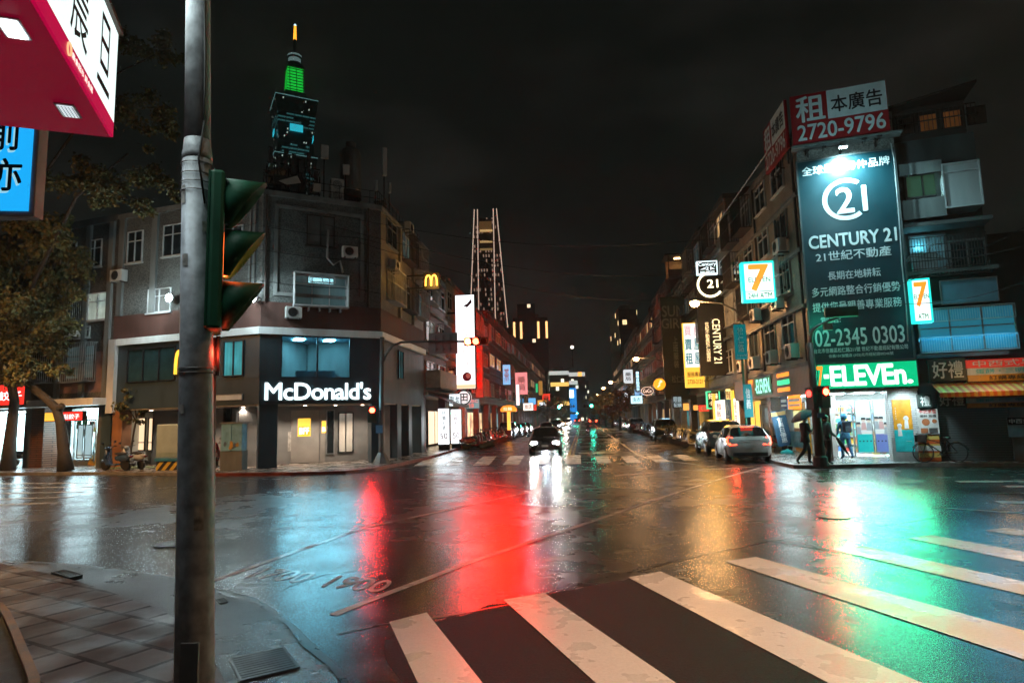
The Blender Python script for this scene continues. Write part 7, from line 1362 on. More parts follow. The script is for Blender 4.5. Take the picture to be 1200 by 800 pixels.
def tree(base, trunk, limbs, clumps, n, size, label, seed, name='tree', group=None):
    b = Vector(base); o = thing(name, label, 'tree', b, 0, group); q = MB(); q.tube([Vector(p)-b for p, _ in trunk], [r for _, r in trunk], 10); q.build('trunk', BARK, o, smooth=True); q = MB()
    for lm in limbs: q.tube([Vector(p)-b for p in lm[0]], [lm[1]+(lm[2]-lm[1])*k/(len(lm[0])-1) for k in range(len(lm[0]))], 7)
    if limbs: q.build('limbs', BARK, o, smooth=True)
    leaves([(Vector(c[0])-b, *c[1:]) for c in clumps], n, size, seed).build('crown', LEAF, o); return o
b1, b2 = gp(9, 551, PV), gp(77, 552, PV); Y1, Y2 = b1.y, b2.y; A = lambda px, py, dy=0, Y=Y2: atY(px, py, Y+dy)
tree(b2, [(b2, .36), (A(75, 530), .25), (A(71, 495), .20), (A(66, 478), .20), (A(48, 462, .2), .18), (A(25, 444, .4), .15), (A(8, 420, .4), .12)], [([A(68, 480), A(74, 474)], .2, .13), ([A(25, 444, .4), A(30, 390, .6), A(55, 330, 1), A(80, 270, 1)], .12, .04), ([A(8, 420, .4), A(5, 360), A(40, 290)], .1, .03)],
     [(A(35, 400, .6), 1.5), (A(70, 375, .2), 1.1), (A(20, 350, -.8), 1.8), (A(60, 320, .5), 1.4), (A(95, 300, 1.2), .9), (A(10, 300, .5), 1.7), (A(45, 275, -.5), 1.3), (A(70, 430, .2), .6), (A(20, 445, -.2), .7), (A(5, 420, -.5), 1.0)], 24000, .18, 'leaning street tree with a cut stub and hanging leaves, second from the left edge', 1)
tree(b1, [(b1, .34), (A(12, 515, 0, Y1), .25), (A(17, 470, 0, Y1), .20), (A(10, 430, 0, Y1), .17), (A(-10, 360, 0, Y1), .13)], [([A(10, 430, 0, Y1), A(40, 330, -2, Y1), A(90, 230, -4, Y1), A(150, 180, -5, Y1)], .13, .04), ([A(-10, 360, 0, Y1), A(20, 250, -2, Y1), A(90, 150, -4, Y1), A(180, 110, -5, Y1)], .12, .03), ([A(90, 150, -4, Y1), A(130, 90, -4, Y1), A(190, 60, -5, Y1)], .06, .02)],
     [(A(130, 215, -4, Y1), 1.25, .6), (A(180, 205, -5, Y1), .95, .7), (A(95, 205, -4, Y1), 1.2), (A(165, 240, -5, Y1), .6, .5), (A(205, 230, -5, Y1), .5), (A(60, 270, -3, Y1), 1.2), (A(150, 130, -5, Y1), 1.2), (A(195, 140, -5, Y1), .8), (A(100, 120, -4, Y1), 1.3), (A(195, 60, -5, Y1), .9), (A(150, 50, -4, Y1), 1.1), (A(30, 200, -2, Y1), 1.6), (A(70, 60, -3, Y1), 1.7)], 26000, .165, 'tall street tree at the left edge whose brown green crown spreads behind the near signs', 2)
bs = gp(157, 548, PV); Ys = bs.y; AS = lambda px, py, dy=0: atY(px, py, Ys+dy)
tree(bs, [(bs, .06), (AS(153, 530), .05), (AS(157, 505), .045), (AS(160, 490), .035), (AS(157, 470), .025)], [([AS(159, 492), AS(145, 470)], .03, .01), ([AS(160, 488), AS(172, 468)], .03, .01), ([AS(158, 478), AS(150, 455)], .02, .01)], [(AS(155, 466), .62), (AS(170, 474), .45), (AS(143, 476), .4), (AS(160, 456), .4), (AS(150, 490), .25), (AS(165, 492), .22)], 1500, .16, 'small young tree with a sparse crown beside the parked scooters', 3)
tag(MB().ball((bs.x, bs.y, PV), (1.5, .45, .09), 14).build('hedge', LEAF[2], smooth=True), 'low green planting patch under the small young tree', 'planting')
def simple_tree(px_, pyb, pyt, Yd, rw_, label, seed, group, n=900):
    p = atY(px_, 480, Yd); b = Vector((p.x, Yd, PV)); t = atY(px_, pyt, Yd).z; h = t
    r3 = random.Random(seed); cl = [((b.x+r3.uniform(-.6, .6)*rw_, Yd+r3.uniform(-.6, .6)*rw_, h*r3.uniform(.45, .88)), rw_*r3.uniform(.45, .75)) for _ in range(7)]
    tree(b, [(b, .2), ((b.x, Yd, h*.4), .15), ((b.x+.2, Yd, h*.75), .07)], [([(b.x, Yd, h*.38), (b.x-rw_*.5, Yd, h*.65)], .09, .03), ([(b.x, Yd, h*.42), (b.x+rw_*.5, Yd+.3, h*.68)], .09, .03)], cl, n, .45, label, seed, 'street_tree', group)
for px_, pyt, Yd, rw_, lb in ((726, 452, 82, 2.0, 'dark street tree nearest on the right kerb, below the third lamp'), (717, 456, 98, 2.2, 'dark street tree, second on the right kerb'), (709, 458, 118, 2.6, 'dark street tree, third on the right kerb'), (702, 461, 140, 3, 'dark street tree, farthest on the right kerb'), (641, 462, 118, 2.6, 'street tree behind the far green signal on the left'), (648, 464, 140, 3, 'olive street tree lit by a lamp far on the left'), (657, 464, 170, 3.5, 'far olive street tree nearest the street end')): simple_tree(px_, 500, pyt, Yd, rw_, lb, int(px_), 'street trees far down the road')

# ------------------------------------------------------------------ kerbside furniture, left
p = gp(184, 551, PV); q1 = gp(210, 551, PV); o = thing('utility_cabinet', 'pale green electrical cabinet on a striped black and yellow plinth left of the pole', 'cabinet', p, R(-4)); w_ = (q1-p).length
GC = pbr('cabinet green grey', (.25, .33, .30), .45, var=.15); MB().box(-.05, w_+.35, 0, .7, .0, .38).build('plinth', stripes('hazard stripes', (.02, .02, .02), (.55, .36, .04), .36, 'X', slant=-.8), o); MB().box(-.12, w_+.45, -.05, .75, .385, .55).build('blue_base', pbr('base blue', (.03, .16, .24), .45), o, bevel=.02); cb = MB().box(-.08, w_-.05, -.02, .65, .555, 2.0).build('box', GC, o, bevel=.03); MB().box(-.03, w_-.10, -.035, -.0215, .75, 1.95).build('door', pbr('cabinet door', (.30, .36, .33), .4, var=.1), o); MB().box(w_-.2, w_-.17, -.06, -.036, 1.3, 1.45).build('handle', IRON, o); MB().box(w_, w_+.42, .1, .6, .555, 2.3).build('side_box', pbr('teal cabinet', (.05, .25, .32), .45), o, bevel=.02)
p = gp(258, 551, PV); q1 = gp(280, 551, PV); o = thing('utility_cabinet', 'blue painted double door cabinet on a concrete block right of the pole', 'cabinet', p, R(-6)); w_ = (q1-p).length
MB().box(-.02, w_, 0, .45, 0, .80).build('plinth', CONC, o); PB = pbr('painted blue cabinet', (.20, .42, .55), .45, var=.3, scale=3)
for k in (0, 1): MB().box(w_*k/2+.01, w_*(k+1)/2-.01, -.02, .4, .805, 1.95).build('door', PB, o, bevel=.015)
q = MB(); r2 = random.Random(9)
for k in range(7): x = r2.uniform(.1, w_-.12); q.prism_y([(x+.1*math.cos(t)*r2.uniform(.5, 1), .95+k*.03+.1*math.sin(t)) for t in [2*math.pi*j/8 for j in range(8)]], -.026-k*.0004, -.0205, k % 2)
q.build('painting', [pbr('painted ochre', (.45, .25, .05), .5), pbr('painted slate', (.08, .12, .18), .5)], o); MB().box(-.06, w_+.04, -.05, .45, 1.955, 2.02).build('lid', AFR, o)
p = gp(107, 545.5, PV); o = thing('advert_stand', 'tilted amber and white advert stand between the shop and the scooters', 'stand', p, R(-12)); M_ = W[o.name] @ Matrix.Rotation(R(9), 4, 'Y') @ Matrix.Rotation(R(-8), 4, 'X'); MB().box(-.22, .22, -.02, .02, .02, 1.55).build('panel', pbr('stand amber', (.55, .27, .04), .5), o, M=M_); MB().box(-.17, .17, -.026, -.0205, .55, 1.25).build('print', pbr('stand white', (.5, .52, .55), .5), o, M=M_); q = MB(); q.box(-.2, .2, .02, .4, 0, .03); q.tube([(0, .03, 1.2), (0, .42, .02)], .012, 5); q.build('leg', IRON, o)
for k in range(3): letters(('鍋', '貼', '香')[k], INK, o, -.1, .1, 1.02-k*.2, 1.18-k*.2, y=-.028).matrix_basis = W[o.name].inverted() @ M_
p = gp(923, 531, PV); o = thing('banner_stand', 'leaning navy blue banner on a turquoise foot beside the store pier', 'banner', p, R(-8)); M_ = W[o.name] @ Matrix.Rotation(R(-9), 4, 'Y'); MB().box(-.32, .32, -.015, .015, .35, 1.95).build('banner', pbr('banner navy', (.012, .07, .14), .5), o, M=M_); MB().box(-.32, .32, -.022, -.016, 1.72, 1.9).build('head_strip', pbr('banner amber', (.5, .3, .1), .5), o, M=M_); MB().lathe([(.3, 0), (.3, .08), (.1, .16), (.03, .2)], 14).build('foot', pbr('turquoise foot', (.02, .4, .42), .4), o); MB().tube([(0, .03, .15), (0, .03, .4)], .02, 6).build('pole', IRON, o)
letters('會員日優惠', WLET, o, -.13, .13, .5, 1.65, y=-.018, vertical=True, off=.010).matrix_basis = W[o.name].inverted() @ M_
# wires
for k, (a, b_, lb) in enumerate((((963, 362, 23), (1210, 262, 20), 'thin overhead cable rising to the right edge from the back of the billboard signal'), ((1052, 356, 22.5), (1215, 325, 19), 'sagging overhead cable beneath the plain blue panel'), ((1060, 300, 23), (1212, 285, 20), 'overhead cable crossing the grille balcony'))):
    A_, B_ = atY(*a), atY(*b_); pts = [A_+(B_-A_)*t/10-Vector((0, 0, .25*math.sin(math.pi*t/10))) for t in range(11)]; tag(MB().tube(pts, .012, 5).build('overhead_cable', BLACK), lb, 'cable')
# ================================================================== people
SKIN = pbr('skin', (.42, .26, .19), .5, var=.1); HAIR = pbr('black hair', (.012, .010, .009), .5); SHOE = pbr('dark shoe', (.015, .015, .016), .5)
def person(label, loc, rz, J, mats, hair=True):
    """one continuous skinned body; J overrides joints (x right, y forward, z up)"""
    P = dict(pel=(0, 0, .93), wai=(0, .0, 1.06), che=(0, .01, 1.27), nec=(0, .01, 1.45), hd0=(0, .025, 1.53), hd1=(0, .035, 1.60), hd2=(0, .03, 1.68),
             shl=(-.17, 0, 1.40), ell=(-.22, -.03, 1.13), wrl=(-.2, .1, .92), shr=(.17, 0, 1.40), elr=(.22, -.03, 1.13), wrr=(.2, .1, .92),
             hil=(-.09, 0, .88), knl=(-.1, .03, .49), anl=(-.1, -.02, .085), tol=(-.11, .14, .035), hir=(.09, 0, .88), knr=(.1, .03, .49), anr=(.1, -.02, .085), tor=(.11, .14, .035)); P.update(J)
    rad = dict(pel=.125, wai=.12, che=.14, nec=.058, hd0=.065, hd1=.092, hd2=.075, shl=.075, ell=.05, wrl=.033, shr=.075, elr=.05, wrr=.033, hil=.095, knl=.062, anl=.042, tol=.034, hir=.095, knr=.062, anr=.042, tor=.034)
    rad = {k: r*(1.2 if k[:2] not in ('wr', 'hd', 'ne') else 1.05) for k, r in rad.items()}
    E = [('pel', 'wai', 1), ('wai', 'che', 1), ('che', 'nec', 1), ('nec', 'hd0', 0), ('hd0', 'hd1', 0), ('hd1', 'hd2', 0)]
    for s in 'lr': E += [('che', 'sh'+s, 1), ('sh'+s, 'el'+s, 1), ('el'+s, 'wr'+s, 1), ('pel', 'hi'+s, 2), ('hi'+s, 'kn'+s, 2), ('kn'+s, 'an'+s, 2), ('an'+s, 'to'+s, 3)]
    V = {k: Vector(v) for k, v in P.items()}
    for s in 'lr':                                                     # palm, four curled fingers and a thumb
        w_ = V['wr'+s]; d = (w_-V['el'+s]).normalized(); sd = d.cross(Vector((0, 1, 0) if abs(d.y) < .9 else (1, 0, 0))).normalized(); up = sd.cross(d); V['pa'+s] = w_+d*.06; rad['pa'+s] = .030; E.append(('wr'+s, 'pa'+s, 0))
        for f in range(4):
            a = V['pa'+s]+sd*(.030-.02*f)+d*.035; ln = (.06, .072, .068, .05)[f]; V['f%d%s' % (f, s)] = a; V['g%d%s' % (f, s)] = a+d*ln*.7+up*ln*.55; rad['f%d%s' % (f, s)] = .010; rad['g%d%s' % (f, s)] = .008; E += [('pa'+s, 'f%d%s' % (f, s), 0), ('f%d%s' % (f, s), 'g%d%s' % (f, s), 0)]
        t = w_+d*.03+sd*.045+up*.02; V['th'+s] = t; V['tt'+s] = t+d*.045+up*.02; rad['th'+s] = .012; rad['tt'+s] = .009; E += [('wr'+s, 'th'+s, 0), ('th'+s, 'tt'+s, 0)]
    fw = (V['hd1']-V['nec']); V['nose'] = V['hd1']+Vector((0, .115, -.01)); rad['nose'] = .016; E.append(('hd1', 'nose', 0))
    ks = list(V); me = bpy.data.meshes.new('person'); me.from_pydata([V[k] for k in ks], [(ks.index(a), ks.index(b)) for a, b, _ in E], []); ob = bpy.data.objects.new('skin_tmp', me); col.objects.link(ob)
    ob.modifiers.new('skin', 'SKIN'); sv = me.skin_vertices[0].data
    for i, k in enumerate(ks): sv[i].radius = (rad[k], rad[k]*(.8 if k in ('pel', 'wai', 'che') else 1)); sv[i].use_root = (k == 'pel')
    ss = ob.modifiers.new('sub', 'SUBSURF'); ss.levels = 1
    dg = bpy.context.evaluated_depsgraph_get(); bm_ = bpy.data.meshes.new_from_object(ob.evaluated_get(dg)); bpy.data.objects.remove(ob)
    bm_.materials.clear()
    for m_ in mats: bm_.materials.append(m_)
    segs = [(V[a], V[b], t) for a, b, t in E]
    for p in bm_.polygons:
        c = p.center; best = 9; bi = 0
        for a, b, t in segs:
            ab = b-a; u = max(0, min(1, (c-a).dot(ab)/max(ab.dot(ab), 1e-9))); d = (a+ab*u-c).length
            if d < best: best, bi = d, t
        p.material_index = bi; p.use_smooth = True
    o = bpy.data.objects.new('person', bm_); col.objects.link(o); o.matrix_world = Matrix.Translation(Vector(loc)) @ Matrix.Rotation(rz, 4, 'Z'); W[o.name] = o.matrix_world.copy(); tag(o, label, 'person')
    if hair:
        h = V['hd1']; q = MB(); q.ball((h.x, h.y-.02, h.z+.045), (.098, .108, .088), 12); hb = q.build('hair', HAIR, o, smooth=True)
    q = MB(); q.ball((V['hd1'].x-.035, V['hd1'].y+.088, V['hd1'].z+.005), .011, 6); q.ball((V['hd1'].x+.035, V['hd1'].y+.088, V['hd1'].z+.005), .011, 6); q.box(V['hd1'].x-.022, V['hd1'].x+.022, V['hd1'].y+.078, V['hd1'].y+.092, V['hd1'].z-.055, V['hd1'].z-.048); q.build('face_features', HAIR, o)
    q = MB()
    for s in (-1, 1): q.ball((V['hd1'].x+s*.093, V['hd1'].y-.005, V['hd1'].z-.005), (.012, .022, .032), 8)
    q.build('ears', SKIN, o, smooth=True)
    return o, V
CL = lambda n, c: pbr('cloth '+n, c, .8, var=.2, scale=8)
def coat_hem(o, mat, z0, z1, r0, r1, yo=0):
    q = MB(); n = 14
    vs = []
    for z, r in ((z1, r1), ((z0+z1)/2, (r0+r1)/2), (z0, r0)): vs += [(r*math.cos(2*math.pi*k/n), yo+r*.72*math.sin(2*math.pi*k/n), z) for k in range(n)]
    q.add(vs, [(i*n+k, i*n+(k+1) % n, (i+1)*n+(k+1) % n, (i+1)*n+k) for i in range(2) for k in range(n)]); h = q.build('coat_hem', mat, o, smooth=True); h.modifiers.new('thick', 'SOLIDIFY').thickness = .012
    return h
pA = gp(946, 544, PV); cA = CL('black coat', (.02, .02, .022))
A_, VA = person('person in a black coat striding right under a tilted umbrella beside the corner mast', pA, R(-80), dict(hir=(.09, 0, .88), knl=(-.1, .20, .52), anl=(-.1, .16, .085), tol=(-.1, .31, .035), knr=(.1, -.12, .50), anr=(.1, -.46, .16), tor=(.1, -.36, .05), elr=(.22, .05, 1.15), wrr=(.10, .24, 1.22), ell=(-.22, .03, 1.14), wrl=(-.05, .22, 1.10)), [SKIN, cA, CL('black trousers', (.016, .016, .018)), SHOE]); coat_hem(A_, cA, .78, 1.0, .19, .14)
pB = gp(971, 544.5, PV); cB = CL('grey jacket', (.13, .15, .15))
B_, VB = person('person in a grey jacket walking right, a folded dark umbrella in hand', pB, R(-78), dict(knl=(-.1, .14, .50), anl=(-.1, .12, .085), tol=(-.1, .28, .035), knr=(.1, -.02, .49), anr=(.1, -.20, .10), tor=(.1, -.05, .035), elr=(.23, .0, 1.12), wrr=(.2, .2, .98), ell=(-.2, .05, 1.12), wrl=(-.08, .24, 1.05)), [SKIN, cB, CL('dark trousers', (.018, .019, .022)), SHOE]); coat_hem(B_, cB, .84, 1.02, .175, .14)
pC = QF.P(QF.uv(986, 500)[0]+.25, -1.25, PV); cC = CL('blue raincoat', (.03, .17, .30))
C_, VC = person('person in a blue hooded raincoat and jeans entering the bright store', pC, R(-4), dict(knl=(-.11, .06, .49), anl=(-.11, .10, .085), tol=(-.11, .25, .035), knr=(.12, -.04, .50), anr=(.13, -.22, .12), tor=(.13, -.08, .04), ell=(-.24, .02, 1.13), wrl=(-.22, .16, .98), elr=(.24, .02, 1.13), wrr=(.2, .16, .98)), [SKIN, cC, CL('blue jeans', (.03, .12, .24)), SHOE], hair=False)
q = MB(); q.ball((0, .0, 1.62), (.125, .125, .14), 14); q.build('hood', cC, C_, smooth=True); coat_hem(C_, cC, .80, 1.02, .20, .15)
o = thing('backpack', 'dark navy backpack on the back of the blue raincoat person', 'backpack', M=W[C_.name] @ Matrix.Translation((0, -.2, 1.02))); MB().box(-.15, .15, -.12, .06, 0, .44).build('bag', CL('navy bag', (.015, .03, .05)), o, bevel=.05); MB().box(-.11, .11, -.16, -.1215, .04, .24).build('front_pocket', CL('grey bag', (.06, .09, .12)), o, bevel=.02); q = MB()
for s in (-.1, .1): q.tube([(s, .06, .42), (s*1.2, .16, .46), (s*1.3, .30, .36), (s*1.3, .33, .2)], .02, 6)
q.build('strap', MC['cloth navy bag'], o)
def umbrella(M, label, ca, cb, r=.52, n=8):
    o = thing('umbrella', label, 'umbrella', M=M); q = MB(); vs = []; rows = [(0, 0), (.3, -.03), (.6, -.11), (.85, -.22), (1, -.33)]
    for u, z in rows:
        for k in range(n*4): a = 2*math.pi*k/(n*4); sc_ = 1-.05*u*abs(math.sin(a*n/2)); vs.append((r*u*sc_*math.cos(a)+1e-4*math.cos(a), r*u*sc_*math.sin(a)+1e-4*math.sin(a), z*r*1.2))
    N_ = n*4
    for i in range(4):
        for k in range(N_): q.f.append((i*N_+k, i*N_+(k+1) % N_, (i+1)*N_+(k+1) % N_, (i+1)*N_+k)); q.mi.append((k//4) % 2)
    q.v = vs; c = q.build('canopy', [ca, cb], o, smooth=True); c.modifiers.new('thick', 'SOLIDIFY').thickness = .004
    MB().tube([(0, 0, .08), (0, 0, -.72)], .008, 6).build('shaft', STEEL, o); MB().tube([(0, 0, -.70), (0, 0, -.80), (.02, 0, -.83), (.045, 0, -.81)], .014, 6).build('handle', TRIM, o)
    q = MB()
    for k in range(n): a = 2*math.pi*k/n; q.tube([(0, 0, -.01), (r*.6*math.cos(a), r*.6*math.sin(a), -.09), (r*.97*math.cos(a), r*.97*math.sin(a), -.215)], .004, 4)
    q.build('rib', STEEL, o); return o
hand = W[A_.name] @ VA['par']; ax = Vector((-.42, .0, .9)).normalized(); M_ = Matrix.Translation(hand+ax*.74) @ ax.to_track_quat('Z', 'Y').to_matrix().to_4x4()
umbrella(M_, 'open grey umbrella with teal panels held back over the black coat person', CL('umbrella grey', (.10, .115, .12)), CL('umbrella teal', (.03, .16, .17)), .56)
hand = W[B_.name] @ VB['par']; ax = Vector((-.45, .15, .85)).normalized(); M_ = Matrix.Translation(hand+ax*.08) @ ax.to_track_quat('Z', 'Y').to_matrix().to_4x4(); o = thing('umbrella', 'folded dark umbrella pointing down in the hand of the grey jacket person', 'umbrella', M=M_); MB().lathe([(.012, -.80), (.03, -.70), (.07, -.35), (.045, -.12), (.014, -.08)], 10).build('furled_canopy', CL('umbrella black', (.015, .015, .017)), o, smooth=True); MB().tube([(0, 0, -.08), (0, 0, .06), (.03, 0, .09)], .014, 6).build('handle', TRIM, o)
# motorcyclist riding away
py_ = 70; pm_ = atY(689, 497, py_); place_scooter(pm_.x, py_, -R(6), 0, 'black scooter ridden away in the middle of the right lane', None, 0)
person('person in dark clothes and helmet riding a scooter away down the street', (pm_.x, py_-.25, .0), -R(6), dict(pel=(0, -.1, .84), wai=(0, -.09, .98), che=(0, -.02, 1.20), nec=(0, .0, 1.38), hd0=(0, .02, 1.45), hd1=(0, .03, 1.53), hd2=(0, .03, 1.61), shl=(-.17, 0, 1.33), shr=(.17, 0, 1.33), ell=(-.27, .22, 1.16), wrl=(-.30, .48, 1.10), elr=(.27, .22, 1.16), wrr=(.30, .48, 1.10), hil=(-.1, -.05, .80), knl=(-.17, .36, .72), anl=(-.14, .34, .36), tol=(-.14, .50, .33), hir=(.1, -.05, .80), knr=(.17, .36, .72), anr=(.14, .34, .36), tor=(.14, .50, .33)), [SKIN, CL('rider jacket', (.03, .028, .028)), CL('rider trousers', (.02, .02, .022)), SHOE], hair=False)
rider = [o for o in col.objects if o.name.startswith('person')][-1]; q = MB(); q.ball((0, .02, 1.57), (.135, .15, .14), 14); q.build('helmet', paint('helmet', (.1, .1, .1)), rider, smooth=True)

# ================================================================== foreground: steel pole with the green signal, near signs
POLE = pbr('weathered zinc', (.33, .36, .38), .55, .2, var=.4, scale=11, bump=.06)
tp, bt = atY(232.5, -40, 3.5), atY(228, 800, 3.5); d = (tp-bt)/(tp.z-bt.z); pz = lambda z: bt+d*(z-bt.z); base = pz(.05); PO = thing('steel_pole', 'thick galvanised steel pole in the left foreground with a collar and a thin cable', 'pole', base)
zc = None
def zpx(py): return (atY(230, py, 3.5)).z
z1_, z2_ = zpx(183), zpx(165); L_ = lambda z: pz(z)-base
MB().tube([L_(.05), L_(1.2), L_(2.2), L_(z1_)], [.100, .094, .086, .0775], 28).build('lower_shaft', POLE, PO, smooth=True); MB().tube([L_(z1_-.03), L_(z1_+.005), L_(z1_+.03), L_(z2_)], [.0785, .0795, .075, .0695], 28).build('collar', POLE, PO, smooth=True); MB().tube([L_(z2_-.01), L_(6.3)], [.0695, .058], 28).build('upper_shaft', POLE, PO, smooth=True)
q = MB(); q.tube([L_(z)+Vector((.058+.005*math.sin(z*5), -.042, 0)) for z in [z2_+.05+k*.25 for k in range(9)]], .006, 6); q.tube([L_(z2_+.1)+Vector((.060, -.042, 0)), L_(z1_-.05)+Vector((.045, -.078, 0)), L_(z1_-.3)+Vector((.07, -.055, 0))], .006, 6); q.build('cable', RUBBER, PO, smooth=True)
q = MB()
for z in (z1_-.06, z1_-.12, z1_-.17, z1_-.22, zpx(432), zpx(437)): q.tube([L_(z)+Vector((.0855*math.cos(t)*(1 if z > 3 else 1.06), .0855*math.sin(t)*(1 if z > 3 else 1.06), 0)) for t in [2*math.pi*k/24 for k in range(25)]], .004, 5)
q.build('band', STEEL, PO)
x_ = lambda px, py: atY(px, py, 3.62)-base
q = MB(); q.tube([x_(249, 396), x_(247, 600), x_(244, 800), x_(243, 900)], .022, 10); q.tube([x_(256, 394), x_(255, 440)], .012, 8); q.build('conduit', STEEL, PO, smooth=True); MB().box(*[v for v in (x_(230, 432).x, x_(256, 432).x)], .0, .1, x_(240, 436).z, x_(240, 430).z).build('clamp', IRON, PO)
r2 = random.Random(4)
for k in range(9):
    q = MB(); z = r2.uniform(.5, 3.6); a0 = R(r2.uniform(-150, -20)); wa = r2.uniform(.25, .6); hh = r2.uniform(.04, .14); rr = .1015-.0058*z; C_ = L_(z)
    for j in range(6):
        t0, t1 = a0+wa*j/6, a0+wa*(j+1)/6; C2 = L_(z+hh); r1 = rr-.0058*hh
        q.quad(C_+Vector((rr*math.cos(t0), rr*math.sin(t0), 0)), C_+Vector((rr*math.cos(t1), rr*math.sin(t1), 0)), C2+Vector((r1*math.cos(t1), r1*math.sin(t1), 0)), C2+Vector((r1*math.cos(t0), r1*math.sin(t0), 0)))
    q.build('torn_sticker', pbr('torn sticker', (.34, .33, .30), .7, var=.6, scale=20), PO)
MB().box(-.045, .045, -.104, -.085, .62, .86).build('access_plate', pbr('plate zinc', (.16, .17, .17), .5, .3, var=.4), PO)
# signal head seen from the side
GH = pbr('signal green paint', (.004, .105, .052), .6, var=.25, scale=5)
cs = atY(262, 298, 3.55); SG = thing('traffic_signal', 'large dark green three hood traffic signal seen from the side on the steel pole', 'traffic signal', cs); Ms = Matrix.Translation(cs) @ Matrix.Rotation(R(114), 4, 'Z'); p = .30
q = MB(); q.box(-.155, .155, -.0, .075, -p*1.5, p*1.5-.005); hs = q.build('housing', GH, SG, M=Ms, bevel=.02); MB().box(-.145, .145, .0755, .085, -p*1.45, p*1.45).build('back_plate', GH, SG, M=Ms)
for k in range(3):
    cz = (1-k)*p; MB().lathe([(.118, -.03), (.128, -.003)], 22, (0, 0, cz), 'y').build('lens', em('red orange lens', (1, .10, .02), 14) if k == 1 else LENS_OFF, SG, M=Ms)
    q = MB(); n = 22; vs = []
    for j in range(n+1):
        a = R(-70)+R(320)*j/n; t = (math.sin(a)+1)/2
        for y in (-.002, -(.03+.19*t)): vs.append((.142*math.cos(a), y, cz+.142*math.sin(a)))
    q.add(vs, [(2*j, 2*j+2, 2*j+3, 2*j+1) for j in range(n)]); v_ = q.build('visor', GH, SG, M=Ms, smooth=True); v_.modifiers.new('thick', 'SOLIDIFY').thickness = .006
q = MB()
for z in (-.30, .30): q.box(-.03, .03, .0855, .13, z-.02, z+.02)
q.build('bracket', GH, SG, M=Ms); q = MB()
for z in (.455, -.165, .16): q.lathe([(.012, .0), (.012, .03)], 8, (.05, .05, z), 'z')
q.build('bolt', CHROME, SG, M=Ms)
pl = Ms @ Vector((0, -.10, 0)); lamp('lens_lamp', 'SPOT', pl, 14, (1, .10, .02), .05, pl+Vector((2, .9, -.25)), 150, .6, SG); lamp('lens_leak', 'POINT', Ms @ Vector((0, .02, -.56)), 1.6, (1, .05, .02), .03, parent=SG)
# crimson lightbox seen from below
zb = 4.2; K = gp(132.5, 161, zb); av = gp(40, 0, zb)-K; K.z = 0; av.z = 0; av.normalize(); bv = Vector((av.y, -av.x, 0)); zt_ = atY(136, 41, K.y).z; FK = Face(K+av*3.0, K)   # seen from the road, left is nearer
CRIM = em('crimson lit acrylic', (.45, .0, .05), .8)
LB = fthing(FK, 'lightbox_sign', 'big crimson lightbox with a white lettered face overhanging the top left corner', 'sign', 0, 0, zb); h = zt_-zb; wd = 3.0
MB().box(0, wd, .02, 1.55, .004, h).build('housing', pbr('crimson metal', (.28, .004, .035), .45), LB); MB().box(0, wd, .02, 1.55, -.004, .003).build('soffit', em('crimson soffit glow', (.22, .001, .020), .52), LB); MB().box(0, wd, -.0, .019, 0, .115).build('crimson_band', CRIM, LB); MB().box(0, wd, -.0, .019, .116, h).build('white_face', em('lightbox white face', (.80, .97, .95), .98), LB); MB().box(-.02, wd+.02, -.03, 1.56, h+.001, h+.04).build('lid', pbr('brown lid', (.08, .05, .035), .5), LB)  # soffit given its own glow in place of light falling on it
uw = lambda px, py: FK.uv(px, py)[0]
letters('農', INK, LB, uw(100, 60)-.34, uw(100, 60)+.02, .2, h-.07, y=-.0005, off=-.002, depth=.004); letters('旦', INK, LB, uw(126, 80)-.27, uw(126, 80)+.06, .2, h-.1, y=-.0005, off=-.002, depth=.004); letters('合', INK, LB, uw(100, 60)-.98, uw(100, 60)-.54, .2, h-.07, y=-.0005, depth=.004)
q = MB(); c = uw(80, 62); q.tube([(c+.035*math.cos(t), -.006, .06+.04*math.sin(t)) for t in [R(k) for k in range(-40, 290, 22)]], .006, 5); q.build('gold_emblem', em('gold emblem', (1, .6, .3), .8), LB); letters('農會超市 鮮食館', em('pale lettering', (1, .75, .7), .8), LB, c+.06, c+.52, .04, .085, y=-.001, depth=.004)
for k, (px_, py_) in enumerate(((15, 31), (80, 128))):
    pz_ = gp(px_, py_, zb); lx = (pz_-FK.A).dot(FK.u); ly = -(pz_-FK.A).dot(FK.n); f = MB(); f.box(lx-.10, lx+.10, ly-.06, ly+.06, -.016, -.005); hb = f.build('downlight', pbr('lamp bezel', (.5, .5, .5), .4), LB); MB().box(lx-.085, lx+.085, ly-.045, ly+.045, -.022, -.017).build('lens', em('downlight cool', (.8, .95, 1), 9) if k == 0 else em('downlight dim', (.75, .85, .9), .9), hb)
    q = MB()
    for j in range(5): q.box(lx-.085, lx+.085, ly-.045+j*.02, ly-.04+j*.02, -.025, -.0225)
    q.build('louvre', AFR, hb)
q = MB(); q.box(1.3, 2.35, .75, 1.5, -.009, -.005); q.build('open_hatch', pbr('hatch black', (.004, .004, .005), .8), LB)
q = MB()
for k in range(6):
    x0_ = 2.0+k*.05; q.tube([(x0_, 1.0+.03*k, -.002), (x0_+.05, 1.05, -.12-.03*k), (x0_+.12+.02*k, 1.1, -.2-.02*k), (x0_+.2, 1.15+.02*k, -.1), (x0_+.24, 1.2, -.002)], .005, 5)
q.build('loose_wires', RUBBER, LB, smooth=True)
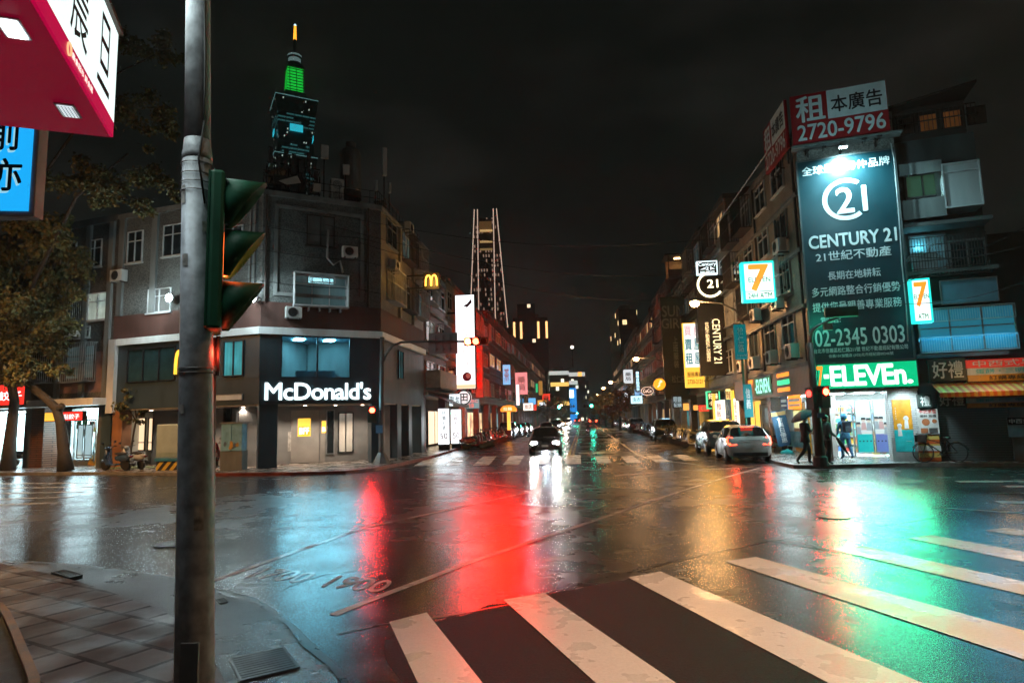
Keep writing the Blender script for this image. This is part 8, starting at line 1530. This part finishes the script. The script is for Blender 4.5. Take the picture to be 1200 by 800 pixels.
lamp('lightbox_glow', 'AREA', FK.P(1.5, .25, zb+h*.55), 36, (.85, 1, .98), (2.8, .6), FK.P(1.5, 6, zb-1), parent=LB); pz_ = gp(15, 31, zb); lamp('downlight_lamp', 'SPOT', pz_-Vector((0, 0, .06)), 30, (.75, .93, 1), .06, pz_-Vector((0, 0, 3)), 130, .8, LB)
# blue sign hanging beyond it, and the shop house that carries both (left of the picture)
F = Face(atY(-60, 200, 6.1), atY(-60, 200, 6.1)+Vector((1, .12, 0))); r_ = F.rect(-50, 100, 38.5, 247)
o = fthing(F, 'hanging_sign', 'bright blue hanging lightbox with dark shadowed characters below the crimson lightbox', 'sign', r_[0], 0, r_[2]); w_, h_ = r_[1]-r_[0], r_[3]-r_[2]; MB().box(-.02, w_+.05, .0, .16, -.05, h_+.03).build('housing', pbr('pale housing', (.40, .33, .33), .5), o, bevel=.01); MB().box(.0, w_, -.012, -.001, 0, h_).build('sign_face', em('sky blue face', (.01, .36, .82), 1.0), o)
fu = lambda px, py: ((F.uv(px, py)[0]-r_[0]), F.uv(px, py)[1]-r_[2])
for body, p0, p1 in (('前', (-12, 176), (27, 135)), ('亦', (-14, 224), (28, 187))):
    a, b_ = fu(*p0), fu(*p1); letters(body, em('letter shadow', (.35, .75, .9), .7), o, a[0]-.02, b_[0]-.02, a[1]-.02, b_[1]-.02, y=-.012, off=.014, depth=.003); letters(body, pbr('deep navy letter', (.01, .03, .07), .5), o, a[0], b_[0], a[1], b_[1], y=-.015, off=.014, depth=.006)
e_ = K+bv*1.62; FW = Face(e_+av*4.5, e_-av*1.9); SB = fthing(FW, 'shop_building', 'tiled shop house just left of the picture that carries the crimson and blue signs', 'building', 0, 0, 0); MB().box(0, FW.w, .0, 8, .09, 9).build('wall', TILEG, SB, face=FW); MB().box(.5, 3.5, -.03, -.004, .1, 2.8).build('shutter', MC['roller shutter'], SB, face=FW); MB().box(-.1, FW.w, -.2, -.005, 3.1, 3.4).build('ledge', CONC, SB, face=FW)
# the street's own light on the near pavement comes from the lamps above
# ================================================================== damp night air
q = MB().box(-700, 700, -60, 820, -1, 520); hz = q.build('haze', bpy.data.materials.new('haze')); hm = hz.data.materials[0]; hm.use_nodes = True; t = hm.node_tree
for n in list(t.nodes): t.nodes.remove(n)
ho = t.nodes.new('ShaderNodeOutputMaterial'); hv = t.nodes.new('ShaderNodeVolumePrincipled'); hv.inputs['Density'].default_value = .0005; hv.inputs['Anisotropy'].default_value = .55; hv.inputs['Color'].default_value = (.72, .88, .88, 1); t.links.new(hv.outputs[0], ho.inputs['Volume'])
tag(hz, kind='stuff')
